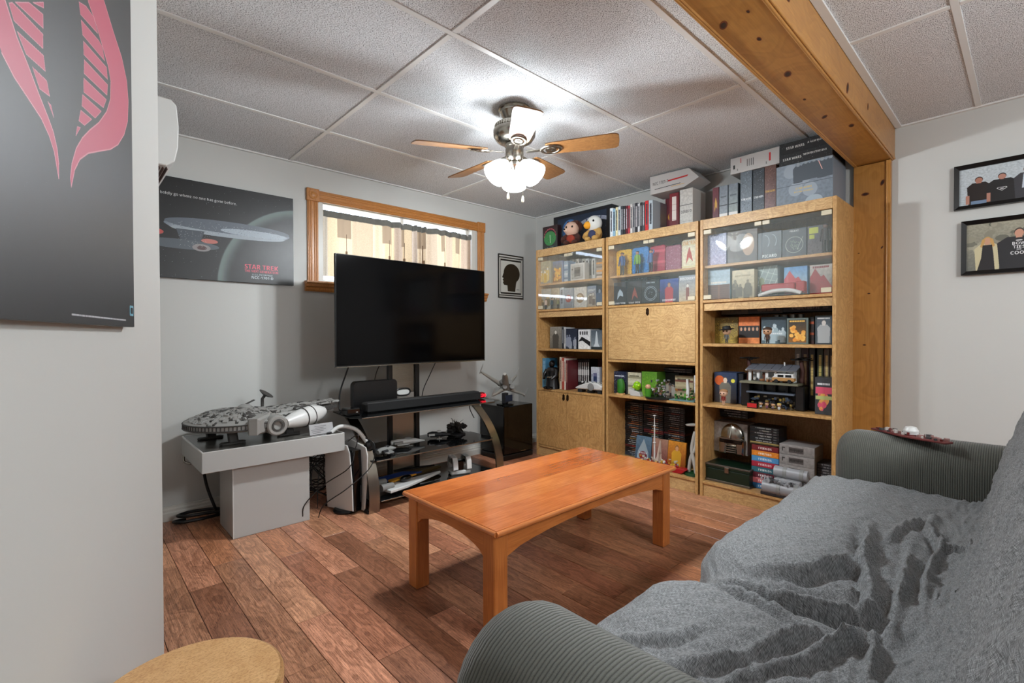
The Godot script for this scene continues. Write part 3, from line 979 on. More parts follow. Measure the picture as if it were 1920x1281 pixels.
# rounded sofa arm: a stadium-topped section swept along z, its front end rounded over
func arm_mesh(w: float, h: float, z0: float, z1: float) -> ArrayMesh:
	var rr := 0.075
	var zs := []
	for i in 9:
		var a := PI * 0.5 * i / 8.0
		zs.append([z0 + rr * (1.0 - sin(a)), rr * (1.0 - cos(a))])
	zs.reverse()
	# from the front (inset rr) to full section, then straight back
	zs = [[z0, rr]]
	for i in range(1, 9):
		var a := PI * 0.5 * i / 8.0
		zs.append([z0 + rr * (1.0 - cos(a)), rr * (1.0 - sin(a))])
	for i in range(1, 25):
		zs.append([lerpf(z0 + rr, z1, i / 24.0), 0.0])
	var nv := 52
	var f := func(u: float, v: float) -> Vector3:
		var k: int = int(round(u * (zs.size() - 1)))
		var z: float = zs[k][0]
		var ins: float = zs[k][1]
		var hw := w * 0.5 - ins
		var top := h - ins
		var r := minf(hw, 0.115)
		# outline: up the left side, over the round top, down the right side
		var side := top - r - 0.03
		var arc := PI * r
		var total := side * 2.0 + arc + (hw - r) * 2.0
		var s := v * total
		if s < side:
			return Vector3(-hw, 0.03 + s, z)
		s -= side
		if s < arc * 0.5:
			var a := s / r
			return Vector3(-(hw - r) - cos(a) * r, top - r + sin(a) * r, z)
		s -= arc * 0.5
		if s < (hw - r) * 2.0:
			return Vector3(-(hw - r) + s, top, z)
		s -= (hw - r) * 2.0
		if s < arc * 0.5:
			var a := s / r
			return Vector3((hw - r) + sin(a) * r, top - r + cos(a) * r, z)
		s -= arc * 0.5
		return Vector3(hw, top - r - s, z)
	var mb := MB.new()
	var g := sheet(zs.size() - 1, nv, f)
	# UVs in metres: along z and round the section
	var arr := g.surface_get_arrays(0)
	var vv: PackedVector3Array = arr[Mesh.ARRAY_VERTEX]
	var nn: PackedVector3Array = arr[Mesh.ARRAY_NORMAL]
	for i in range(0, vv.size(), 3):
		for k in 3:
			mb.v.append(vv[i + k]); mb.n.append(nn[i + k]); mb.uv.append(Vector2(vv[i + k].z, vv[i + k].y + vv[i + k].x))
	# front face
	var ring := []
	for j in nv + 1:
		ring.append(f.call(0.0, float(j) / nv))
	for j in range(1, nv):
		mb.stri(ring[0], ring[j + 1], ring[j], Vector3(0, 0, -1), Vector3(0, 0, -1), Vector3(0, 0, -1), Vector2(ring[0].x, ring[0].y), Vector2(ring[j + 1].x, ring[j + 1].y), Vector2(ring[j].x, ring[j].y))
	return mb.mesh()

func sofa():
	var t := thing("sofa", "dark grey corduroy sofa with rounded arms under a grey throw", "sofa", Vector3(1.53, 0, 0))
	part(t, "armrest", arm_mesh(0.245, 0.635, -0.605, 0.2), mats.corduroy, Vector3(-1.0075, 0, 0))
	part(t, "armrest", arm_mesh(0.245, 0.645, -0.585, 0.2), mats.corduroy, Vector3(1.015, 0, 0))
	span(t, "base", Vector3(-0.9, 0.05, -0.58), Vector3(0.9, 0.26, 0.2), mats.corduroy, 0.01)
	span(t, "seat_cushion", Vector3(-0.87, 0.25, -0.6), Vector3(-0.27, 0.40, -0.1), mats.corduroy, 0.04)
	span(t, "seat_cushion", Vector3(-0.25, 0.25, -0.6), Vector3(0.87, 0.40, -0.1), mats.corduroy, 0.04)
	part(t, "backrest", gbox(Vector3(1.78, 0.62, 0.16), 0.05), mats.corduroy, Vector3(0, 0.56, 0.14), Vector3(14, 0, 0))
	for sx in [-0.95, 0.95]:
		for sz in [-0.5, 0.12]:
			span(t, "foot", Vector3(sx - 0.03, 0, sz - 0.03), Vector3(sx + 0.03, 0.05, sz + 0.03), mats.black_matte, 0.003)
	throw_cover()

func _fold(p: Vector2, pts: Array, w: float) -> Vector2:
	# (distance to the polyline with sign, share of its length) of the nearest point
	var best := 1e9
	var out := Vector2(1e9, 0)
	for i in pts.size() - 1:
		var a: Vector2 = pts[i]; var b: Vector2 = pts[i + 1]
		var ab := b - a
		var k := clampf((p - a).dot(ab) / ab.length_squared(), 0.0, 1.0)
		var q := a + ab * k
		var d := p.distance_to(q)
		if d < best:
			best = d
			out = Vector2(d * (1.0 if ab.cross(p - a) > 0 else -1.0), (i + k) / (pts.size() - 1))
	return out

func throw_cover():
	var folds := [
		[[Vector2(1.33, -0.50), Vector2(1.37, -0.38), Vector2(1.52, -0.33), Vector2(1.66, -0.31)], 0.026, 0.022],
		[[Vector2(1.25, -0.55), Vector2(1.23, -0.41), Vector2(1.27, -0.3), Vector2(1.34, -0.23)], 0.03, 0.022],
		[[Vector2(1.9, -0.35), Vector2(1.56, -0.3), Vector2(1.31, -0.23)], 0.03, 0.018],
		[[Vector2(1.82, -0.24), Vector2(1.49, -0.21), Vector2(1.26, -0.2)], 0.022, 0.014],
		[[Vector2(2.16, -0.22), Vector2(2.0, -0.22), Vector2(1.84, -0.17), Vector2(1.86, -0.12)], 0.02, 0.014],
		[[Vector2(0.80, -0.57), Vector2(0.87, -0.49), Vector2(0.97, -0.46)], 0.012, 0.016],
		[[Vector2(0.98, -0.29), Vector2(1.1, -0.265), Vector2(1.19, -0.25), Vector2(1.27, -0.23)], 0.024, 0.016],
		[[Vector2(0.80, -0.44), Vector2(0.94, -0.36), Vector2(1.06, -0.33), Vector2(1.15, -0.3)], 0.018, 0.018],
		[[Vector2(1.19, -0.54), Vector2(1.18, -0.46), Vector2(1.16, -0.39), Vector2(1.14, -0.3)], 0.02, 0.016],
		[[Vector2(1.95, -0.17), Vector2(1.68, -0.18), Vector2(1.45, -0.17)], 0.018, 0.012],
		[[Vector2(1.7, -0.3), Vector2(1.94, -0.27), Vector2(2.08, -0.25)], 0.016, 0.012],
		[[Vector2(1.3, -0.23), Vector2(1.16, -0.205), Vector2(1.02, -0.19)], 0.02, 0.014],
		[[Vector2(0.78, -0.36), Vector2(0.92, -0.34), Vector2(1.0, -0.29)], 0.014, 0.014],
		[[Vector2(1.42, -0.27), Vector2(1.3, -0.25), Vector2(1.12, -0.26)], 0.02, 0.012],
		[[Vector2(0.7, -0.25), Vector2(0.85, -0.22), Vector2(1.0, -0.25)], 0.016, 0.016]]
	var nz := FastNoiseLite.new(); nz.seed = 12; nz.frequency = 3.2; nz.fractal_octaves = 3
	var n2 := FastNoiseLite.new(); n2.seed = 19; n2.frequency = 7.0; n2.fractal_octaves = 3; n2.fractal_type = FastNoiseLite.FRACTAL_RIDGED
	# side profile (z, y) from the floor in front, over the seat, up the back and down behind
	var prof := [Vector2(-0.655, 0.05), Vector2(-0.665, 0.2), Vector2(-0.672, 0.34), Vector2(-0.655, 0.415), Vector2(-0.61, 0.448), Vector2(-0.5, 0.458), Vector2(-0.36, 0.455), Vector2(-0.22, 0.445), Vector2(-0.145, 0.447),
		Vector2(-0.105, 0.475), Vector2(-0.08, 0.56), Vector2(-0.045, 0.7), Vector2(0.0, 0.82), Vector2(0.05, 0.885), Vector2(0.12, 0.9), Vector2(0.2, 0.87), Vector2(0.25, 0.75), Vector2(0.27, 0.55), Vector2(0.28, 0.3)]
	var x0 := 0.655; var x1 := 2.415
	var f := func(u: float, v: float) -> Vector3:
		var s := v * (prof.size() - 1)
		var i := mini(int(s), prof.size() - 2)
		var k := s - i
		var pa: Vector2 = prof[maxi(i - 1, 0)]; var pb: Vector2 = prof[i]; var pc: Vector2 = prof[i + 1]; var pd: Vector2 = prof[mini(i + 2, prof.size() - 1)]
		var q := pb.cubic_interpolate(pc, pa, pd, k)
		var tang := (pc - pb).normalized()
		var x := lerpf(lerpf(x0, 0.44, smoothstep(-0.11, -0.03, q.x)), x1, u)
		var p := Vector3(x, q.y, q.x)
		var nrm := Vector3(0, absf(tang.x), -absf(tang.y)) if q.x < 0.12 else Vector3(0, 0.3, 1)
		# cushions: dip at the split, bulging fronts
		var seat := smoothstep(-0.7, -0.6, q.x) * (1.0 - smoothstep(-0.18, -0.1, q.x))
		var split := exp(-pow((x - 1.24) / 0.09, 2.0))
		p.y -= 0.03 * split * seat
		p.z += 0.075 * split * (1.0 - smoothstep(-0.55, -0.35, q.x))
		p.z += 0.05 * (1.0 - smoothstep(0.66, 0.9, x)) * (1.0 - smoothstep(-0.6, -0.4, q.x))
		# soft and fine wrinkles
		p += nrm * (0.010 * nz.get_noise_2d(x, v * 4.0) + 0.0085 * (n2.get_noise_2d(x * 0.7 + v * 1.4, v * 3.0 - x * 0.35) - 0.2) * smoothstep(0.1, 0.3, v))
		if q.x < 0.0:
			var xz := Vector2(p.x, p.z)
			for e in folds:
				var d := _fold(xz, e[0], e[2])
				var w: float = e[2]
				if absf(d.x) < w * 4.0:
					var fade := pow(sin(PI * clampf(d.y * 0.9 + 0.05, 0.0, 1.0)), 0.7)
					p.y += 1.25 * e[1] * fade * (exp(-pow(absf(d.x) / (w * 0.8), 1.4)) - 0.7 * exp(-pow((d.x - w * 1.3) / (w * 0.55), 2.0)) - 0.25 * exp(-pow((d.x + w * 1.6) / w, 2.0))) * smoothstep(-0.69, -0.62, q.x)
		else:
			p += nrm * 0.012 * n2.get_noise_2d(x * 0.9 + q.y * 1.1, q.y * 0.8)
		return p
	var m := sheet(230, 250, f, 0.0, Vector2(1.76, 2.9))
	single("throw_blanket", m, mats.throw, "grey heathered throw blanket rumpled over the seat and back of the sofa", "blanket")

func stool():
	var t := thing("stool", "round light beech stool with scuffed top in front of the slanted wall", "stool", Vector3(0.152, 0, -0.99))
	part(t, "seat", disc_mesh(0.15, 0.026), mats.beech, Vector3(0, 0.424, 0))
	for k in 4:
		var a := deg_to_rad(45.0 + 90.0 * k)
		var d := Vector3(cos(a), 0, sin(a))
		part(t, "leg", tube([d * 0.125, d * 0.1 + Vector3(0, 0.425, 0)], 0.015, 12), mats.beech)
		var e := Vector3(cos(a + PI / 2), 0, sin(a + PI / 2))
		part(t, "rung", tube([d * 0.116 + Vector3(0, 0.15, 0), e * 0.116 + Vector3(0, 0.15, 0)], 0.008, 8), mats.beech)

# flat round board with softened edges and a flat-grained top
func disc_mesh(r: float, h: float) -> ArrayMesh:
	var mb := MB.new()
	var seg := 64
	var prof := [Vector2(r - 0.007, h), Vector2(r - 0.002, h - 0.003), Vector2(r, h - 0.008), Vector2(r, 0.006), Vector2(r - 0.004, 0.0)]
	for s in seg:
		var a0 := TAU * s / seg; var a1 := TAU * (s + 1) / seg
		var d0 := Vector3(cos(a0), 0, -sin(a0)); var d1 := Vector3(cos(a1), 0, -sin(a1))
		var c := Vector3(0, h, 0)
		var p: Vector3 = d0 * prof[0].x + c; var q: Vector3 = d1 * prof[0].x + c
		mb.tri(c, p, q, Vector2.ZERO, Vector2(p.x, p.z), Vector2(q.x, q.z))
		for i in prof.size() - 1:
			var t0: Vector2 = prof[i]; var t1: Vector2 = prof[i + 1]
			mb.squad(d0 * t1.x + Vector3(0, t1.y, 0), d1 * t1.x + Vector3(0, t1.y, 0), d1 * t0.x + Vector3(0, t0.y, 0), d0 * t0.x + Vector3(0, t0.y, 0), d0, d1, d1, d0,
				Vector2(a0 * r, t1.y), Vector2(a1 * r, t1.y), Vector2(a1 * r, t0.y), Vector2(a0 * r, t0.y))
		mb.tri(Vector3.ZERO, d1 * prof[-1].x, d0 * prof[-1].x)
	return mb.mesh()

func console_table():
	var t := thing("console_table", "low pale grey display table with a deep box top on a slab foot", "table", Vector3(0.853, 0, -3.05))
	var top := mat("console_grey", Color(0.68, 0.68, 0.67), 0.3)
	var y0 := 0.382; var y1 := 0.484
	span(t, "box_top", Vector3(-0.363, y0, -0.28), Vector3(0.362, y1, 0.28), top, 0.002)
	span(t, "top_panel", Vector3(-0.355, y1, -0.27), Vector3(0.354, y1 + 0.003, 0.272), mat("console_top", Color(0.36, 0.35, 0.33), 0.25), 0.001)
	for s in [[Vector3(-0.363, y1, 0.272), Vector3(0.362, y1 + 0.004, 0.28)], [Vector3(-0.363, y1, -0.28), Vector3(0.362, y1 + 0.004, -0.272)]]:
		span(t, "rim", s[0], s[1], mats.white_plastic, 0.001)
	for s in [[-0.363, -0.355], [0.354, 0.362]]:
		span(t, "rim", Vector3(s[0], y1, -0.272), Vector3(s[1], y1 + 0.004, 0.272), mats.white_plastic, 0.001)
	span(t, "slab_foot", Vector3(-0.216, 0, -0.07), Vector3(0.177, y0, 0.22), top, 0.002)
	span(t, "edge_strip", Vector3(-0.2175, 0.001, 0.217), Vector3(-0.213, y0 - 0.001, 0.2215), mats.white_plastic, 0.0005)
	part(t, "bracket", tube(curve([Vector3(-0.355, y0 + 0.01, -0.24), Vector3(-0.36, y0 - 0.03, -0.22), Vector3(-0.33, y0 - 0.045, -0.2)], 4), 0.006, 8), mats.steel)

func wall_heater():
	var t := thing("air_conditioner", "white wall air conditioner seen end on beside the slanted wall near the ceiling", "air conditioner", Vector3(0.2, 1.77, -2.85))
	var p := PackedVector2Array([Vector2(0.0, 0.005), Vector2(0.12, 0.005), Vector2(0.15, 0.03), Vector2(0.162, 0.09), Vector2(0.165, 0.18), Vector2(0.158, 0.265), Vector2(0.14, 0.285), Vector2(0.0, 0.29)])
	part(t, "casing", slab(p, 0.78, 0.004), mats.white_plastic)
	for i in 9:
		part(t, "vent_slat", gbox(Vector3(0.003, 0.022, 0.72), 0.0005), mat("vent_brown", Color(0.3, 0.2, 0.17), 0.6), Vector3(0.02 + 0.013 * i, 0.007, 0.0), Vector3(0, 0, 20))
# ------------------------------------------------------------------ printed covers: one sheet shared by all boxes
var art := Image.create(2048, 2048, false, Image.FORMAT_RGB8)
var art_x := 0
var art_y := 0
var art_row := 0
var art_seed := 100

func art_mat() -> StandardMaterial3D:
	return mat("printed_card", Color.WHITE, 0.42)

func finish_art():
	art.generate_mipmaps()
	art_mat().albedo_texture = ImageTexture.create_from_image(art)

func H(s: String) -> Color:
	if s.length() == 3:
		s = s[0] + s[0] + s[1] + s[1] + s[2] + s[2]
	return Color(s)

# reserves a cell on the sheet, paints it and gives back its place in UV
func cell(w_m: float, h_m: float, spec: Dictionary) -> Rect2:
	var w := clampi(int(w_m * 720.0), 10, 260)
	var h := clampi(int(h_m * 720.0), 10, 260)
	if art_x + w + 2 > 2048:
		art_x = 0
		art_y += art_row + 2
		art_row = 0
	var r := Rect2i(art_x, mini(art_y, 2048 - h), w, h)
	art_x += w + 2
	art_row = maxi(art_row, h)
	paint_cover(art, r, spec)
	return Rect2((r.position.x + 0.5) / 2048.0, (r.position.y + 0.5) / 2048.0, (w - 1.0) / 2048.0, (h - 1.0) / 2048.0)

func dot(im: Image, r: Rect2i, x: float, y: float, rx: float, ry: float, c: Color):
	for j in range(maxi(0, int(y - ry)), mini(r.size.y, int(y + ry) + 1)):
		for i in range(maxi(0, int(x - rx)), mini(r.size.x, int(x + rx) + 1)):
			var d := Vector2((i - x) / maxf(rx, 0.5), (j - y) / maxf(ry, 0.5))
			if d.length_squared() <= 1.0:
				im.set_pixel(r.position.x + i, r.position.y + j, c)

func bar(im: Image, r: Rect2i, x0: float, y0: float, x1: float, y1: float, c: Color):
	var a := Vector2i(maxi(0, int(x0)), maxi(0, int(y0)))
	var b := Vector2i(mini(r.size.x, int(ceilf(x1))), mini(r.size.y, int(ceilf(y1))))
	if b.x > a.x and b.y > a.y:
		im.fill_rect(Rect2i(r.position + a, b - a), c)

func stroke(im: Image, r: Rect2i, a: Vector2, b: Vector2, w: float, c: Color):
	var steps := int(a.distance_to(b)) + 1
	for k in steps + 1:
		var p := a.lerp(b, float(k) / steps)
		dot(im, r, p.x, p.y, w, w, c)

func fill_poly(im: Image, r: Rect2i, pts: PackedVector2Array, c: Color):
	var lo := pts[0]; var hi := pts[0]
	for p in pts:
		lo = lo.min(p); hi = hi.max(p)
	for j in range(maxi(0, int(lo.y)), mini(r.size.y, int(hi.y) + 1)):
		for i in range(maxi(0, int(lo.x)), mini(r.size.x, int(hi.x) + 1)):
			if Geometry2D.is_point_in_polygon(Vector2(i + 0.5, j + 0.5), pts):
				im.set_pixel(r.position.x + i, r.position.y + j, c)

# prints a word by filling the outlines of its letters; centre (cx, cy), cap height and width limit in pixels
func print_text(im: Image, r: Rect2i, s: String, cx: float, cy: float, cap: float, maxw: float, c: Color, style := "b", slant := 0.0, face := "Droid Sans"):
	var tm := text_mesh(s, cap, style, 0.0, face)
	var arr := tm.get_mesh_arrays()
	var v: PackedVector3Array = arr[Mesh.ARRAY_VERTEX]
	var idx: PackedInt32Array = arr[Mesh.ARRAY_INDEX]
	var box := tm.get_aabb()
	var sx := minf(1.0, maxw / maxf(box.size.x, 0.001))
	var mid := box.position + box.size * 0.5
	for t in range(0, idx.size(), 3):
		var p := []
		for k in 3:
			var q := v[idx[t + k]] - mid
			p.append(Vector2(cx + q.x * sx, cy - q.y + q.x * sx * slant))
		var lo: Vector2 = (p[0] as Vector2).min(p[1]).min(p[2])
		var hi: Vector2 = (p[0] as Vector2).max(p[1]).max(p[2])
		for j in range(maxi(0, int(lo.y)), mini(r.size.y - 1, int(hi.y)) + 1):
			for i in range(maxi(0, int(lo.x)), mini(r.size.x - 1, int(hi.x)) + 1):
				if Geometry2D.point_is_inside_triangle(Vector2(i + 0.5, j + 0.5), p[0], p[1], p[2]):
					im.set_pixel(r.position.x + i, r.position.y + j, c)

func person(im: Image, r: Rect2i, x: float, base: float, hgt: float, body: Color, skin: Color, hair: Color, wide := 1.0):
	var hr := hgt * 0.1
	fill_poly(im, r, PackedVector2Array([Vector2(x - hgt * 0.21 * wide, base), Vector2(x - hgt * 0.24 * wide, base - hgt * 0.66), Vector2(x - hgt * 0.13 * wide, base - hgt * 0.79), Vector2(x + hgt * 0.13 * wide, base - hgt * 0.79), Vector2(x + hgt * 0.24 * wide, base - hgt * 0.66), Vector2(x + hgt * 0.21 * wide, base)]), body)
	bar(im, r, x - hr * 0.5, base - hgt * 0.83, x + hr * 0.5, base - hgt * 0.76, skin)
	dot(im, r, x, base - hgt * 0.89, hr * 0.82, hr * 1.1, hair)
	dot(im, r, x, base - hgt * 0.87, hr * 0.74, hr * 0.95, skin)

func paint_cover(im: Image, r: Rect2i, s: Dictionary):
	art_seed += 1
	var g := RandomNumberGenerator.new(); g.seed = art_seed
	var w := float(r.size.x); var h := float(r.size.y)
	var a := H(s.bg); var b := H(s.b2)
	var noise := FastNoiseLite.new(); noise.seed = art_seed; noise.frequency = 0.06; noise.fractal_octaves = 2
	for j in r.size.y:
		var base := a.lerp(b, j / h)
		for i in r.size.x:
			var k := 1.0 + 0.1 * noise.get_noise_2d(i, j)
			im.set_pixel(r.position.x + i, r.position.y + j, Color(base.r * k, base.g * k, base.b * k))
	var c: Color = H(s.c) if s.has("c") else a
	var d: Color = H(s.c2) if s.has("c2") else c.lerp(a, 0.4)
	match s.get("m", "none"):
		"speck":
			for k in int(w * h * 0.02):
				var q := g.randf()
				dot(im, r, g.randf() * w, g.randf() * h, 0.5 + g.randf() * 1.6, 0.5 + g.randf() * 1.6, c if q < 0.5 else d)
		"ring":
			for k in 120:
				var t := TAU * k / 120.0
				dot(im, r, w * 0.5 + cos(t) * w * 0.36, h * 0.56 + sin(t) * w * 0.36, 1.1, 1.1, c)
			for k in 60:
				dot(im, r, w * (0.3 + 0.4 * g.randf()), h * (0.4 + 0.34 * g.randf()), 1.2, 1.8, d)
			stroke(im, r, Vector2(w * 0.62, h * 0.74), Vector2(w * 0.86, h * 0.3), 1.0, c)
		"laurel":
			for k in 150:
				var t := TAU * k / 150.0
				for q in [0.3, 0.37]:
					dot(im, r, w * 0.5 + cos(t) * w * q, h * 0.55 + sin(t) * w * q, 0.9, 0.9, c)
			for k in 5:
				dot(im, r, w * (0.4 + 0.2 * g.randf()), h * (0.48 + 0.14 * g.randf()), 1.3, 1.3, c)
		"arcs":
			for e in [[0.28, 0.3, 1.0], [0.58, 0.3, 1.0]]:
				for k in 70:
					var t := -1.5 + 2.3 * k / 70.0
					dot(im, r, w * e[0] + cos(t) * w * 0.2, h * 0.34 + sin(t) * h * 0.24, 1.4 - absf(t) * 0.4, 1.4, c)
		"figure", "walker":
			var small: bool = s.m == "walker"
			if s.has("glow"):
				dot(im, r, w * 0.24, h * 0.26, w * 0.22, h * 0.16, H(s.glow))
			if s.has("moon"):
				dot(im, r, w * 0.84, h * 0.26, w * 0.09, w * 0.09, H(s.moon))
			person(im, r, w * 0.5, h * (0.92 if small else 1.0), h * (0.62 if small else 0.86), c, d if small else d, d.darkened(0.55), 0.45 if small else 0.95)
		"face":
			dot(im, r, w * 0.56, h * 0.5, w * 0.26, h * 0.46, c)
			dot(im, r, w * 0.7, h * 0.45, w * 0.2, h * 0.34, d)
			bar(im, r, 0, h * 0.84, w * 0.42, h, c.lightened(0.15))
		"people":
			bar(im, r, 0, h * 0.34, w, h * 0.78, c)
			for k in 5:
				var x := w * (0.12 + 0.19 * k)
				dot(im, r, x, h * 0.45, w * 0.075, h * 0.1, c.lightened(0.08))
				dot(im, r, x, h * 0.46, w * 0.05, h * 0.07, d)
		"crowd":
			for k in 9:
				person(im, r, w * (0.08 + 0.84 * g.randf()), h * (0.8 + 0.2 * g.randf()), h * (0.34 + 0.26 * g.randf()), c.lerp(d, g.randf() * 0.6), d, c, 0.8)
		"planks":
			bar(im, r, 0, h * 0.52, w, h, c)
			for k in 7:
				bar(im, r, 0, h * (0.56 + 0.065 * k), w, h * (0.56 + 0.065 * k) + 1, d)
			bar(im, r, w * 0.46, h * 0.52, w * 0.54, h, d)
		"net":
			for k in 5:
				stroke(im, r, Vector2(w * (k - 1) * 0.3, h), Vector2(w * (k * 0.3 + 0.35), 0), 0.8, c)
				stroke(im, r, Vector2(0, h * (0.1 + 0.24 * k)), Vector2(w, h * (0.3 + 0.2 * k)), 0.7, c)
			dot(im, r, w * 0.2, h * 0.5, w * 0.14, h * 0.16, d)
		"redhill":
			fill_poly(im, r, PackedVector2Array([Vector2(0, h), Vector2(0, h * 0.42), Vector2(w * 0.24, h * 0.12), Vector2(w * 0.5, h * 0.4), Vector2(w * 0.62, h * 0.34), Vector2(w, h * 0.75), Vector2(w, h)]), c)
			for k in 70:
				dot(im, r, w * g.randf(), h * (0.5 + 0.5 * g.randf()), 0.9, 0.9, d)
		"emblem":
			fill_poly(im, r, PackedVector2Array([Vector2(w * 0.5, h * 0.28), Vector2(w * 0.72, h * 0.45), Vector2(w * 0.74, h * 0.62), Vector2(w * 0.5, h * 0.56), Vector2(w * 0.28, h * 0.74), Vector2(w * 0.34, h * 0.45)]), c)
		"delta":
			fill_poly(im, r, PackedVector2Array([Vector2(w * 0.52, h * 0.26), Vector2(w * 0.64, h * 0.46), Vector2(w * 0.76, h * 0.76), Vector2(w * 0.5, h * 0.6), Vector2(w * 0.3, h * 0.84), Vector2(w * 0.38, h * 0.5)]), c)
		"orb":
			dot(im, r, w * 0.5, h * 0.52, minf(w, h) * 0.32, minf(w, h) * 0.32, c)
			dot(im, r, w * 0.46, h * 0.48, minf(w, h) * 0.2, minf(w, h) * 0.17, d)
			dot(im, r, w * 0.5, h * 0.52, minf(w, h) * 0.1, minf(w, h) * 0.09, c)
		"bands":
			for k in 4:
				bar(im, r, 0, h * (0.18 + 0.2 * k), w, h * (0.26 + 0.2 * k), c if k % 2 == 0 else d)
		"flame", "sunset":
			for k in 26:
				dot(im, r, w * (0.2 + 0.6 * g.randf()), h * (0.34 + 0.5 * g.randf()), w * 0.1, h * 0.07, c.lerp(d, g.randf()))
			if s.m == "sunset":
				bar(im, r, w * 0.04, h * 0.26, w, h * 0.44, c)
				bar(im, r, w * 0.04, h * 0.5, w, h * 0.6, d.lerp(Color(0.5, 0.7, 0.6), 0.5))
				dot(im, r, w * 0.5, h * 0.74, w * 0.16, h * 0.09, c)
		"sticker":
			for k in 40:
				dot(im, r, w * g.randf(), h * (0.4 + 0.6 * g.randf()), 2.0, 2.6, d)
			bar(im, r, w * 0.1, h * 0.06, w * 0.62, h * 0.26, c)
			bar(im, r, w * 0.12, h * 0.3, w * 0.4, h * 0.44, c)
		"plate":
			bar(im, r, w * 0.28, h * 0.24, w * 0.7, h * 0.76, c)
			for k in 14:
				bar(im, r, w * (0.3 + 0.028 * k), h * 0.38, w * (0.3 + 0.028 * k + 0.016), h * (0.52 + 0.12 * g.randf()), d)
			bar(im, r, w * 0.08, h * 0.3, w * 0.1, h * 0.66, d)
			bar(im, r, w * 0.1, h * 0.3, w * 0.16, h * 0.38, d)
		"beast":
			fill_poly(im, r, PackedVector2Array([Vector2(w * 0.5, h * 0.1), Vector2(w * 0.84, h * 0.6), Vector2(w * 0.9, h), Vector2(w * 0.1, h), Vector2(w * 0.16, h * 0.6)]), c)
			dot(im, r, w * 0.5, h * 0.74, w * 0.26, h * 0.16, d)
			for k in 7:
				fill_poly(im, r, PackedVector2Array([Vector2(w * (0.26 + 0.07 * k), h * 0.62), Vector2(w * (0.31 + 0.07 * k), h * 0.62), Vector2(w * (0.285 + 0.07 * k), h * 0.72)]), Color(0.85, 0.87, 0.88))
		"tower":
			fill_poly(im, r, PackedVector2Array([Vector2(w * 0.46, h * 0.06), Vector2(w * 0.54, h * 0.06), Vector2(w * 0.66, h * 0.7), Vector2(w * 0.8, h * 0.86), Vector2(w * 0.2, h * 0.86), Vector2(w * 0.34, h * 0.7)]), c)
			bar(im, r, 0, h * 0.86, w, h, d)
		"wedge":
			fill_poly(im, r, PackedVector2Array([Vector2(0, h * 0.62), Vector2(w * 0.3, h * 0.36), Vector2(w, h * 0.62), Vector2(w, h * 0.86), Vector2(w * 0.34, h * 0.56)]), c)
			for k in 4:
				bar(im, r, w * (0.14 + 0.18 * k), h * 0.1, w * (0.24 + 0.18 * k), h * 0.26, d)
		"forest":
			dot(im, r, w * 0.5, h * 0.52, w * 0.4, h * 0.3, c)
			for k in 30:
				dot(im, r, w * (0.2 + 0.6 * g.randf()), h * (0.34 + 0.4 * g.randf()), 2.0, 2.6, c.lerp(Color(0.1, 0.3, 0.14), g.randf()))
			stroke(im, r, Vector2(w * 0.5, h * 0.38), Vector2(w * 0.52, h * 0.7), 1.5, Color(0.8, 0.85, 0.78))
			for k in 60:
				var t := PI + PI * k / 60.0
				dot(im, r, w * 0.5 + cos(t) * w * 0.4, h * 0.44 + sin(t) * h * 0.32, 2.2, 3.4, d if k % 7 < 5 else a)
			for k in 40:
				dot(im, r, w * (0.15 + 0.7 * g.randf()), h * (0.86 + 0.1 * g.randf()), 1.0, 0.8, Color(0.7, 0.8, 0.82))
		"arch":
			dot(im, r, w * 0.3, h * 0.45, w * 0.14, h * 0.3, d)
			for k in 200:
				var t := PI * 0.98 + PI * 0.85 * k / 200.0
				if k % 20 > 1:
					for q in 8:
						dot(im, r, w * 0.72 + cos(t) * w * (0.46 - 0.007 * q), h * 0.86 + sin(t) * h * (0.66 - 0.012 * q), 1.0, 1.0, c)
			for k in 200:
				dot(im, r, w * (0.4 + 0.6 * g.randf()), h * (0.45 + 0.5 * g.randf()), 0.8, 0.8, Color(0.45, 0.48, 0.55) if k % 2 else d)
		"stars":
			for k in int(w * h * 0.004):
				dot(im, r, g.randf() * w, g.randf() * h, 0.6, 0.6, d)
		"battle":
			for k in 7:
				dot(im, r, w * g.randf(), h * (0.1 + 0.8 * g.randf()), w * 0.13, h * 0.16, a.lerp(d, g.randf()))
			for k in 5:
				person(im, r, w * (0.4 + 0.14 * k), h * (0.42 + 0.05 * g.randf()), h * 0.5, c, d.darkened(0.2), c, 0.9)
			stroke(im, r, Vector2(w * 0.76, h * 0.06), Vector2(w * 0.82, h * 0.26), 1.2, Color(0.95, 0.7, 0.66))
			bar(im, r, 0, h * 0.5, w, h * 0.51, c)
			dot(im, r, w * 0.68, h * 0.93, w * 0.15, h * 0.13, d.lerp(a, 0.4))
		"foot":
			bar(im, r, 0, h * 0.8, w, h, c)
			bar(im, r, 0, h * 0.56, w, h * 0.575, d.darkened(0.5))
			bar(im, r, w * 0.15, h * 0.3, w * 0.85, h * 0.34, d)
		"lidline":
			bar(im, r, 0, h * 0.42, w, h * 0.43, c)
			bar(im, r, 0, h * 0.86, w, h * 0.865, c.lightened(0.4))
		"spine":
			c = c.lerp(a, 0.35)
			var x := w * (0.15 + 0.3 * g.randf())
			while x < w * 0.74:
				var l := 1.0 + g.randf() * 3.0
				bar(im, r, x, h * 0.28, x + l, h * (0.6 + 0.15 * g.randf()), c)
				x += l + 0.8 + (3.0 if g.randf() < 0.2 else 0.0)
			bar(im, r, w * 0.82, h * 0.3, w * 0.92, h * 0.7, c.lerp(a, 0.4))
